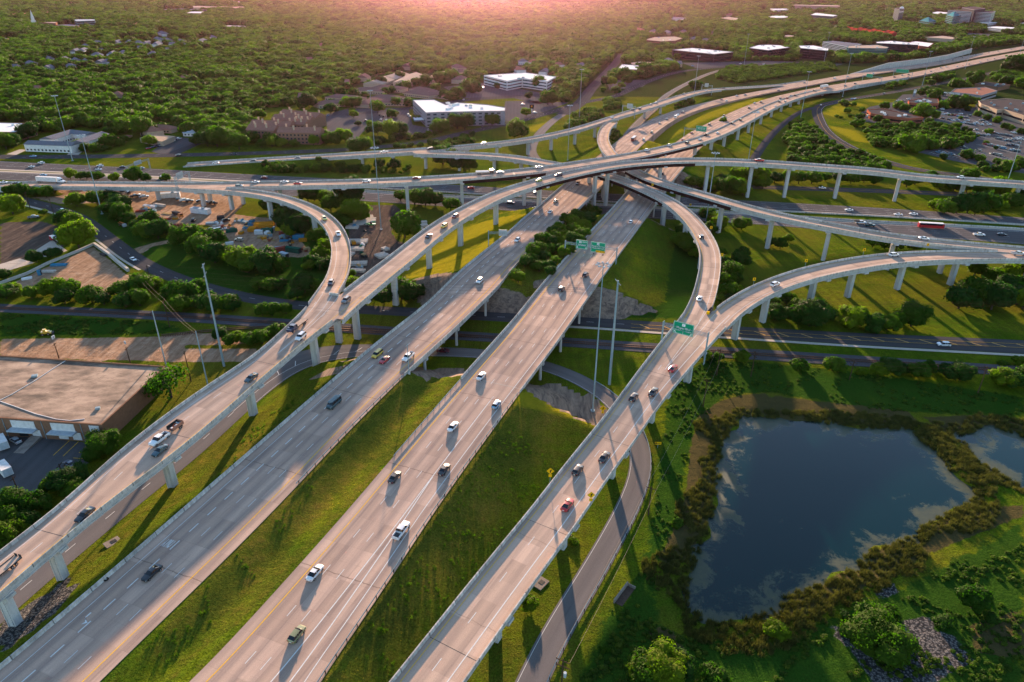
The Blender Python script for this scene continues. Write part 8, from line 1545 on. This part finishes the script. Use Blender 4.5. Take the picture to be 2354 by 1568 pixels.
gsign('B', 1630, 318, 9, 18, 5, 9.5, 'far gantry with a green sign over the right carriageway below the flyover', [('Capital of Tx Hwy', 13.5, 8., .9), ('Great Hills Trail', 13.5, 7., .9)])
gsign('B', 2030, 190, 4, 13, 5, 9.5, 'distant gantry with a green sign beside the far semi-trailer'); gsign('B', 2095, 178, 2, 20, 5, 10, 'most distant gantry with a pair of joined green signs')
gsign('I', 1448, 261, 4, 10, 4.5, 9, 'gantry showing the grey back of its sign on the far flyover', back=True); gsign('I', 1620, 209, 3, 8, 4.5, 9, 'distant gantry with a small grey sign back on the far ramp', back=True); gsign('C', 428, 424, 4, 11, 4.5, 8.5, 'gantry showing its grey sign back on the long cross flyover at left', back=True)
gsign('M1', 320, 396, 6, 14, 5, 8, 'gantry with grey sign back over the left expressway lanes', back=True)
def cant(base, top, label, side, wd=4., back=True, away=7.):
    b = base_at(*base); h = col_height(b, *top); r_ = empty('roadside_sign', b, 0, label, 'road sign', 'roadside signs on tall posts'); mb = MB(); mb.tube((0, 0, 0), (0, 0, h), .22, n=8); mb.build('post', 'galv', r_); mb = MB(); truss(mb, (0, 0, h-1.4), (side*away, 0, h-1.4), .05, .8, 6); mb.build('truss', 'galv', r_)
    mb = MB(); mb.box((side*(away-wd/2+1), -.3, h-1), (wd, .1, 3.)); mb.build('sign_panel', 'sign_back' if back else 'sign_green', r_)
cant(G(1, 1, 2138, 697), G(1, 1, 2138, 553), 'post with a grey sign back on the sunlit slope left of the carriageway', 1, 4., True, 8.); cant(G(3, 1, 1600, 370), G(3, 1, 1640, 270), 'post with a pale slanted sign back beside the expressway at right', 1, 5.)
def chev(top, base, label, kind='chev', flip=False, size=1.3, road=None, side=1):
    u, v = base
    if road: rd = ROADS[road]; d, off, z = rd.pix(u, v, .8); b = rd.at(d, side*(rd.hw(d)+.1), .5)
    else: b = base_at(u, v)
    h = min(max(col_height(b, *top), 1.6), 5.5); r_ = empty('warning_sign', b, 0, label, 'road sign', 'yellow warning signs'); mb = MB(); mb.tube((0, 0, -.4), (0, 0, h), .06, n=6); mb.build('post', 'galv', r_); mb = MB(); s = size/2
    if kind == 'chev': mb.box((0, -.08, h), (size*.85, .04, size))
    elif kind == 'bar': mb.box((0, -.08, h), (size*1.7, .04, size*.8))
    else: mb.add([(0, -.1, h-s*1.3), (s*1.3, -.1, h), (0, -.1, h+s*1.3), (-s*1.3, -.1, h)], [(0, 1, 2, 3)]); mb.add([(0, -.06, h-s*1.3), (s*1.3, -.06, h), (0, -.06, h+s*1.3), (-s*1.3, -.06, h)], [(3, 2, 1, 0)])
    o = mb.build('sign_panel', 'sign_yellow', r_); mb = MB(); f_ = -1 if flip else 1; y_ = -.12
    if kind == 'chev': mb.add([(f_*-.28, y_, h+.45), (f_*.02, y_, h+.45), (f_*.3, y_, h), (f_*.02, y_, h-.45), (f_*-.28, y_, h-.45), (f_*.0, y_, h)], [(0, 1, 2, 5), (5, 2, 3, 4)])
    elif kind == 'bar': mb.box((.1, y_, h), (1.3, .02, .16)); mb.add([(-1., y_, h), (-.45, y_, h-.35), (-.45, y_, h+.35)], [(0, 1, 2)])
    else: mb.add([(-.1, y_, h-.5), (.1, y_, h-.5), (.12, y_, h), (.35, y_, h+.25), (.2, y_, h+.55), (-.15, y_, h+.1)], [(0, 1, 2, 5), (5, 2, 3, 4)])
    mb.build('symbol', 'sign_black', o)
    if kind == 'dia': mb = MB(); mb.box((0, -.08, h-1.45), (.8, .04, .8)); p2 = mb.build('speed_plate', 'sign_yellow', r_)
for k, (tp, bs, rd_, sd_, fl) in enumerate([((G(2, 1, 1333, 130)), G(2, 1, 1300, 160), 'JF', 1, True), (G(2, 1, 1848, 525), G(2, 1, 1840, 565), 'JF', 1, True), (G(2, 1, 1952, 775), G(2, 1, 1918, 815), 'JF', 1, True), (G(2, 1, 2222, 1000), G(2, 1, 2220, 1050), 'G', 1, False), (G(3, 1, 335, 830), G(3, 1, 325, 878), 'G', 1, False), (G(3, 1, 850, 730), G(3, 1, 842, 770), 'G', 1, False), (G(3, 1, 1430, 683), G(3, 1, 1422, 722), 'G', 1, False)]):
    chev(tp, bs, 'yellow chevron sign on the %s, %s along its outer edge' % (('right curved ramp', ('first', 'second', 'third')[k]) if k < 3 else ('ramp curving in from the right', ('first', 'second', 'third', 'fourth')[k-3])), 'chev', fl, road=rd_, side=sd_)
chev(G(2, 1, 1640, 315), G(2, 1, 1636, 348), 'yellow chevron sign on the expressway median', 'chev', True)
chev(G(2, 2, 318, 1195), G(2, 2, 355, 1300), 'yellow diamond bend sign on the left edge of the pond side ramp', 'dia', road='FG', side=1, size=1.5); chev(G(2, 2, 768, 1415), G(2, 2, 712, 1490), 'yellow diamond bend sign on the right edge of the pond side ramp', 'dia', road='FG', side=-1, size=1.5)
chev(G(2, 2, 833, 620), G(2, 2, 830, 702), 'yellow diamond sign between the concrete slope and the access road', 'dia', size=1.7); chev(G(2, 2, 1338, 940), G(2, 2, 1338, 985), 'yellow arrow board outside the curved access road', 'bar', size=1.1)
# crash cushion at the ramp fork and small lamps on the edges
b = ROADS['FG'].at(dd('FG', 1622, 728), 0); qn = P(1632, 714, 15.4); an = math.atan2(*(lambda a: (a[1], a[0]))(P(1628, 722, 15.)-P(1645, 702, 15.))); r_ = empty('crash_cushion', (qn[0], qn[1], 15.0), an, 'yellow nosed crash cushion where the two right ramps fork', 'crash cushion')
bx(r_, 'nose', 'sign_yellow', ((2.6, 0, .5), (.9, 1., .9))); bx(r_, 'frame', 'dark_metal', ((0, .5, .5), (5., .1, .8)), ((0, -.5, .5), (5., .1, .8)), *[((-2+k*.9, 0, .5), (.1, 1., .8)) for k in range(5)])
qn = P(768, 676, 19.); r_ = empty('crash_cushion', (qn[0], qn[1], 18.5), 2.9, 'pale concrete nose where the loop ramp joins the arching flyover', 'crash cushion'); bx(r_, 'nose', 'parapet', ((0, 0, .45), (3.4, .5, .9))); bx(r_, 'cap', 'roof_white', ((1.8, 0, .45), (.3, .7, .8)))
LMP = [('A', 1, (818, 835), G(1, 2, 1395, 20), G(1, 2, 1408, 310), 'grey light pole standing at the end of the left carriageway bridge')]
for nm, sd_, _, tp, bs, t in LMP:
    b = base_at(*bs); h = min(col_height(b, *tp), 16); r_ = empty('light_pole', b, 0, t, 'light pole'); mb = MB(); mb.tube((0, 0, 0), (0, 0, h), .16, .1, 8); mb.build('pole', 'galv', r_); bx(r_, 'base', 'concrete', ((0, 0, .2), (.8, .8, 1.)))
# drains
for (c_, r2_, x, y, t) in ((0, 3, 1035, 290, 'concrete drain inlet on the grass strip near the lower left pier'), (2, 3, 265, 665, 'concrete drain inlet with a dark grate under the pond side ramp')):
    q = ground_at(*G(c_, r2_, x, y)); r_ = empty('drain_inlet', q, .9, t, 'drain'); bx(r_, 'slab', 'riprap', ((0, 0, .08), (3.4, 2.4, .35))); bx(r_, 'grate', 'dark_metal', ((.3, 0, .28), (1.2, 1.1, .06)))
q = ground_at(*G(2, 3, 1000, 760)); r_ = empty('culvert', q, -.62, 'concrete culvert headwall facing the pond outlet', 'culvert'); bx(r_, 'headwall', 'riprap', ((0, 0, .5), (.3, 6.5, 1.2))); bx(r_, 'wing_wall', 'riprap', ((1., 3.2, .3), (2., .25, .9))); bx(r_, 'apron', 'sleeper', ((1., 0, .03), (1.8, 6., .1)))
q = ground_at(*G(0, 3, 978, 632)); mb = MB()
mq = rA.pix(*G(0, 3, 978, 630)); tq = rA.at(mq[0], mq[1], .2)
for k in range(12): a0, a1 = math.pi*k/6, math.pi*(k+1)/6; mb.tube((.42*math.cos(a0), .42*math.sin(a0), 0), (.42*math.cos(a1), .42*math.sin(a1), 0), .13, n=6)
o = mb.build('loose_tyre', 'tyre'); o.location = tq; tag(o, 'loose black tyre lying against the left carriageway barrier', 'tyre')
# ---- yards
def item(name, label, cat, c_, r2_, x, y, ang, boxes, group=None):
    q = ground_at(*G(c_, r2_, x, y)); r_ = empty(name, (q.x, q.y, q.z), ang, label, cat, group)
    for nm_, mt, *bb in boxes: bx(r_, nm_, mt, *bb)
    return r_
simple('box_orange', (.5, .2, .02), .7); simple('box_green', (.02, .09, .06), .7); simple('box_blue', (.05, .2, .32), .6); simple('box_rust', (.25, .06, .04), .7); simple('timber', (.4, .27, .13), .8); simple('precast', (.5, .44, .38), .85)
def container(label, c_, r2_, x, y, ang, mt, L=6.1, w_=2.4, h=2.5): item('shipping_container', label, 'container', c_, r2_, x, y, ang, [('body', mt, ((0, 0, h/2), (L, w_, h)), *[((-L/2+.4+k*.6, 0, h/2), (.12, w_+.08, h-.2)) for k in range(int(L/.6))]), ('door', 'dark_metal', ((L/2+.03, 0, h/2), (.04, w_-.3, h-.4)))], 'containers in the storage yard')
def office(label, c_, r2_, x, y, ang): item('site_trailer', label, 'trailer', c_, r2_, x, y, ang, [('body', 'white_wall', ((0, 0, 1.6), (12, 3.4, 2.9))), ('roof', 'metal_roof', ((0, 0, 3.1), (12.3, 3.7, .15))), ('air_unit', 'galv', ((2, 0, 3.5), (1.6, 1.2, .8)))])
office('long white site trailer alone in the open truck yard', 0, 1, 1850, 395, -.3); office('white modular unit by the loop ramp pier', 0, 1, 1565, 250, .3)
container('dark green open skip beside the yard hedge', 0, 1, 2130, 565, .5, 'box_green', 6, 2.4, 1.6); container('dark green container under the trees by the orange formwork', 1, 1, 105, 575, .1, 'box_green'); container('rust red container in the storage yard', 1, 1, 270, 600, .5, 'box_rust'); container('blue container with orange gear in the storage yard', 1, 1, 395, 630, .1, 'box_blue')
container('long dark green container lowest in the storage yard', 1, 1, 340, 750, -.35, 'box_green', 9); container('maroon container beside the pipe rack', 1, 1, 225, 750, .6, 'box_rust', 6); container('small white enclosed trailer at the yard edge', 1, 1, 30, 585, .1, 'white_wall', 4.5, 2.2, 2.2); container('blue grey portable shed below the pipe rack', 1, 1, 260, 800, -.6, 'metal_roof', 5)
container('small blue portable toilet on the bare lot', 0, 1, 368, 962, .2, 'box_blue', 1.4, 1.4, 2.4); container('green covered trailer beside the red cab tanker', 0, 1, 545, 590, .2, 'box_green', 4.5, 2.4, 1.8)
def stack(label, c_, r2_, x, y, ang, mt, n=6, L=8., w_=5., h=1.2, nm='pallet_stack', cat='stack'):
    q = ground_at(*G(c_, r2_, x, y)); r_ = empty(nm, q, ang, label, cat, 'stacked building materials'); rr_ = random.Random(int(x+y))
    for k in range(n):
        mb = MB(); y_ = -w_/2+w_*(k+.5)/n; mb.box((rr_.uniform(-.2, .2), y_, h/2), (L, w_/n*.72, h*rr_.uniform(.8, 1.1))); mb.build('slab', mt, r_)
for k, (x, y, a, L, w_, n) in enumerate([(955, 490, .15, 12, 7, 6), (1030, 465, .15, 9, 7, 5), (885, 530, .0, 7, 4, 7), (930, 660, .08, 11, 5, 12), (920, 730, .08, 8, 4.5, 10), (925, 865, .1, 10, 4.5, 9), (1160, 790, .7, 6, 6, 6), (1190, 730, .8, 3, 4, 4), (880, 780, 1.4, 5, 2, 3), (935, 930, -.2, 7, 3, 3), (1040, 435, .3, 5, 4, 3), (1520, 515, .3, 7, 4, 4), (1505, 555, .4, 5, 4, 5), (1530, 485, .2, 5, 4, 3)]):
    stack('pile of pale precast slabs in the brown yard, %s from left' % ordn[[5, 9, 2, 4, 3, 6, 10, 11, 0, 7, 8, 12, 13, 1][k] if k < 14 else k], 1, 1, x, y, a, 'precast', n, L, w_, 1.1)
for k, (x, y, mt, L, w_, h, t) in enumerate([(80, 520, 'box_orange', 11, 6, 2.2, 'big heap of orange formwork beside the loop ramp trees'), (240, 545, 'yellow_line', 7, 4, 1.3, 'stack of yellow barriers in the storage yard'), (120, 648, 'timber', 6, 2, .6, 'low timber stack in the storage yard'), (60, 620, 'timber', 5, 3, 1., 'mixed timber pile near the white enclosed trailer'), (265, 650, 'box_blue', 5, 2, .8, 'blue wrapped pallet stack in the yard'), (430, 650, 'box_orange', 4, 3, 1.4, 'orange traffic gear heap beside the blue container'), (235, 720, 'galv', 7, 3, 1., 'rack of grey pipes in the yard'), (440, 730, 'box_rust', 4, 2, 1., 'red cans beside the yard trees')]):
    stack(t, 1, 1, x, y, .2, mt, 4, L, w_, h)
for k, (x, y, mt, L, w_, h, a, t) in enumerate([(1380, 335, 'roof_white', 9, 2.4, 1., -.3, 'white flat load beside the parked pickup in the truck yard'), (1470, 330, 'precast', 8, 2.6, 1.4, -.4, 'pale cargo boxes behind the white flat load'), (1400, 400, 'timber', 8, 4, .4, .3, 'scattered brown timber in the truck yard'), (1540, 400, 'timber', 6, 3, .4, -.3, 'plank stack beside the orange dump truck'), (1500, 450, 'box_rust', 9, 3, .4, .1, 'rusty beams lying in the truck yard'), (1640, 510, 'box_rust', 5, 3, 1., .2, 'rusty machine parts at the yard hedge'), (1940, 490, 'galv', 5, 3, .9, .2, 'pale pallets beside the dark boxes in the yard'), (2030, 450, 'dark_metal', 4, 3, 2., .3, 'dark boxes stacked at the right of the yard'), (2000, 520, 'precast', 5, 1.5, 1.3, .8, 'pale wall panels leaning in the yard'), (2230, 470, 'galv', 8, 3, .6, -.5, 'grey pipe pile under the loop ramp'), (2320, 560, 'box_orange', 4, 4, 2.2, 0, 'orange frame stack at the yard boundary'), (1290, 380, 'box_rust', 5, 3, .9, .2, 'red and blue scrap at the left of the truck yard'), (2110, 680, 'roof_white', 4, 2, 1.2, .4, 'white tank unit behind the hedge'), (2170, 710, 'timber', 6, 3, .6, -.3, 'orange pallets behind the hedge'),
                                            (540, 875, 'box_blue', 7, 2.5, .8, .1, 'blue tarp covered heap on the bare lot'), (450, 935, 'precast', 6, 2.5, .8, .1, 'rubble heap on the bare lot'), (250, 1000, 'roof_white', 4, 2, .8, .6, 'small white boat shaped load on the bare lot'), (950, 780, 'dark_metal', 5, 1.5, .8, -.7, 'dark junk along the lot wall')]):
    stack(t, 0, 1, x, y, a, mt, 4, L, w_, h)
CLT = {}; RB = random.Random(9)
for poly, where, n_ in ((GL(0, 1, [(1900, 430), (2354, 470), (2354, 640), (2060, 560)]), 'in the truck yard', 16), (GL(1, 1, [(0, 470), (300, 560), (520, 640), (480, 760), (330, 700), (60, 640)]), 'in the storage yard', 26), (GL(0, 1, [(1260, 350), (1650, 370), (1700, 480), (1400, 470)]), 'by the truck yard hedge', 12), (GL(1, 1, [(880, 500), (1000, 560), (1010, 900), (880, 920)]), 'in the precast yard', 10)):
    us = [q[0] for q in poly]; vs_ = [q[1] for q in poly]; k = 0
    while k < n_:
        u, v = RB.uniform(min(us), max(us)), RB.uniform(min(vs_), max(vs_))
        if not inpoly([u], [v], poly)[0]: continue
        mt, cn = RB.choice([('roof_white', 'white'), ('box_rust', 'rusty red'), ('box_orange', 'orange'), ('box_blue', 'blue'), ('timber', 'wooden'), ('galv', 'grey'), ('dark_metal', 'black'), ('box_green', 'green')]); q = ground_at(u, v); s_ = RB.uniform(.9, 2.); r_ = empty('crate_stack', q, RB.random()*3, None, 'crates', 'crate stacks '+where); k += 1
        bx(r_, 'crate', mt, ((0, 0, s_*.35), (s_*1.8, s_*1.1, s_*.7))); bx(r_, 'crate', 'timber' if k % 2 else mt, ((s_*.2, 0, s_*.7+.25), (s_, s_*.8, .5), .3)); CLT.setdefault((cn, where), []).append((u, r_))
for (cn, where), L in CLT.items():
    for k, (u, r_) in enumerate(sorted(L, key=lambda a: a[0])): r_['label'] = '%s crate stack %s%s' % (cn, where, ', %s from left of its colour' % ordn[k] if len(L) > 1 else '')
# low concrete walls round the bare lot
def wallrun(label, pts, h=1.3, t=.5, mt='precast'):
    mb = MB(); Q_ = [ground_at(*q) for q in pts]
    for a, b in zip(Q_, Q_[1:]): L = (b-a).length; mb.box(((a.x+b.x)/2, (a.y+b.y)/2, h/2), (L+.2, t, h), math.atan2(b.y-a.y, b.x-a.x))
    tag(mb.build('boundary_wall', mt), label, 'wall', 'low boundary walls')
wallrun('low wall along the upper side of the bare lot', GL(0, 1, [(0, 1050), (250, 960), (450, 860), (700, 760), (860, 690)])); wallrun('thick low wall between the bare lot and the curving road', GL(0, 1, [(870, 690), (1000, 780), (1080, 850), (1180, 930)]), 1.6, 1.2); wallrun('brown timber fence beside the carport', GL(0, 0, [(790, 1385), (1220, 1262)]), 1.8, .1, 'timber')
# retail sign texts
M_ = Matrix.Translation(Vector((0, 0, 0)))
def wall_text(root, lo_, px, z, size, txt, mat='sign_white'):
    q = P(*px, z+root.location.z); lp = Vector((q[0]-root.location.x, q[1]-root.location.y)); best = None; n_ = len(lo_)
    for i in range(n_):
        a, b = Vector(lo_[i]), Vector(lo_[(i+1) % n_]); e = (b-a).normalized(); nn = Vector((e.y, -e.x)); dpt = abs((lp-a).dot(nn)); 
        if nn.dot(Vector((-root.location.x, -root.location.y))) < 0: continue
        s_ = (lp-a).dot(e)
        if -3 < s_ < (b-a).length+3 and (best is None or dpt < best[0]): best = (dpt, a+e*s_, e, nn)
    if best is None: return
    _, c_, e, nn = best; M_ = Matrix(((e.x, 0, nn.x, c_.x+nn.x*.3), (e.y, 0, nn.y, c_.y+nn.y*.3), (0, 1, 0, z), (0, 0, 0, 1))); wlabel(txt, mat, size, M_, root, 'sign_lettering', depth=.05)
wall_text(MF, ml, G(3, 0, 1740, 848), 5.3, 2.6, 'MATTRESS FIRM')
# roadside pylon sign near the retail entrance
item('pylon_sign', 'white roadside pylon sign at the retail park entrance', 'sign', 3, 0, 1340, 888, 0, [('post', 'grey_wall', ((0, 0, 4), (3.2, .6, 8))), ('sign_panel', 'sign_white', ((0, -.35, 6), (2.8, .1, 4))), ('sign_panel', 'brick_red', ((0, -.42, 6.8), (2., .06, .8)))])
item('pylon_sign', 'dark roadside sign board near the hotel car park', 'sign', 2, 0, 180, 1045, 0, [('post', 'metal_roof', ((0, 0, 2.5), (1.2, .5, 5))), ('sign_panel', 'sign_black', ((0, 0, 7), (4.4, .6, 4.))), ('emblem', 'box_orange', ((0, -.34, 7.3), (1.6, .06, 1.6)))])
# parking lot bay lines
mb = MB()
for (x0, y0, x1, y1) in ((1480, 1075, 1900, 1165), (1560, 1045, 1990, 1130), (1900, 1205, 2354, 1290), (1880, 1240, 2354, 1340), (1950, 1330, 2354, 1420), (1500, 1405, 1900, 1470), (1700, 1350, 2300, 1480)):
    a = P(*G(3, 0, x0, y0)); b = P(*G(3, 0, x1, y1)); n_ = int(np.hypot(*(b-a)[:2])/2.8); e = (b-a)/np.linalg.norm(b-a)
    for k in range(n_): q = a+(b-a)*k/n_; mb.box((q[0], q[1], .09), (.22, 9.5, .01), math.atan2(e[1], e[0]))
tag(mb.build('bay_markings', 'white_line'), kind='structure')
mb = MB()
for a, b in (((490, 1055), (635, 922)), ((580, 1062), (722, 928)), ((780, 978), (860, 982)), ((727, 1028), (862, 1038)), ((675, 1078), (828, 1090))):
    a = P(*G(0, 2, *a)); b = P(*G(0, 2, *b)); mb.box(((a[0]+b[0])/2, (a[1]+b[1])/2, .085), (float(np.hypot(*(b-a)[:2])), .16, .01), math.atan2(b[1]-a[1], b[0]-a[0]))
tag(mb.build('bay_markings', 'yellow_line'), kind='structure')
# ---------------------------------------------------------------- haze, sky, sun, camera
SUN_EL = math.radians(10.3); az = math.atan2(*(lambda q: (q[0], q[1]))(P(1118, 60, 0.)))   # clockwise from +Y
w = bpy.data.worlds.new('World'); SC.world = w; w.use_nodes = True; nt = w.node_tree; bg = nt.nodes['Background']
sky = nt.nodes.new('ShaderNodeTexSky'); sky.sky_type = 'NISHITA'; sky.sun_disc = False; sky.sun_elevation = SUN_EL; sky.sun_rotation = az; sky.dust_density = DUST; sky.ozone_density = 2.; sky.altitude = 200
nt.links.new(sky.outputs[0], bg.inputs[0]); bg.inputs[1].default_value = SKYS
sd = bpy.data.lights.new('sun', 'SUN'); sd.energy = 5.; sd.angle = math.radians(1.); sd.color = (1., .7, .48); so = link(bpy.data.objects.new('sun', sd))
so.location = (0, 0, 300)
dirv = Vector((math.sin(az)*math.cos(SUN_EL), math.cos(az)*math.cos(SUN_EL), math.sin(SUN_EL))); so.rotation_euler = dirv.to_track_quat('Z', 'Y').to_euler()
hz = MB(); hz.box((0, 7700, 110), (26000, 16300, 240)); m = bpy.data.materials.new('haze'); m.use_nodes = True; nt = m.node_tree
for n in list(nt.nodes): nt.nodes.remove(n)
out = nt.nodes.new('ShaderNodeOutputMaterial'); vol = nt.nodes.new('ShaderNodeVolumePrincipled'); vol.inputs['Density'].default_value = HAZE; vol.inputs['Anisotropy'].default_value = ANI; vol.inputs['Color'].default_value = (1., .46, .68, 1)
nt.links.new(vol.outputs[0], out.inputs['Volume']); MATS['haze'] = m
if HAZE > 0: tag(hz.build('haze', 'haze'), kind='stuff')
cd = bpy.data.cameras.new('camera'); cam = link(bpy.data.objects.new('camera', cd)); SC.camera = cam
cd.sensor_width = 36; cd.lens = f/2353*36; cd.clip_end = 40000; cd.clip_start = 1.
M = Matrix(((R[0], UP[0], -F[0], 0), (R[1], UP[1], -F[1], 0), (R[2], UP[2], -F[2], H), (0, 0, 0, 1))); cam.matrix_world = M
SC.view_settings.view_transform = 'Standard'; SC.view_settings.look = 'None'; SC.view_settings.exposure = EXPO; SC.view_settings.gamma = 1
SC.cycles.use_denoising = True; SC.cycles.max_bounces = 6; SC.cycles.transparent_max_bounces = 8; SC.cycles.volume_bounces = 0; SC.cycles.sample_clamp_indirect = 6
SC.render.film_transparent = False
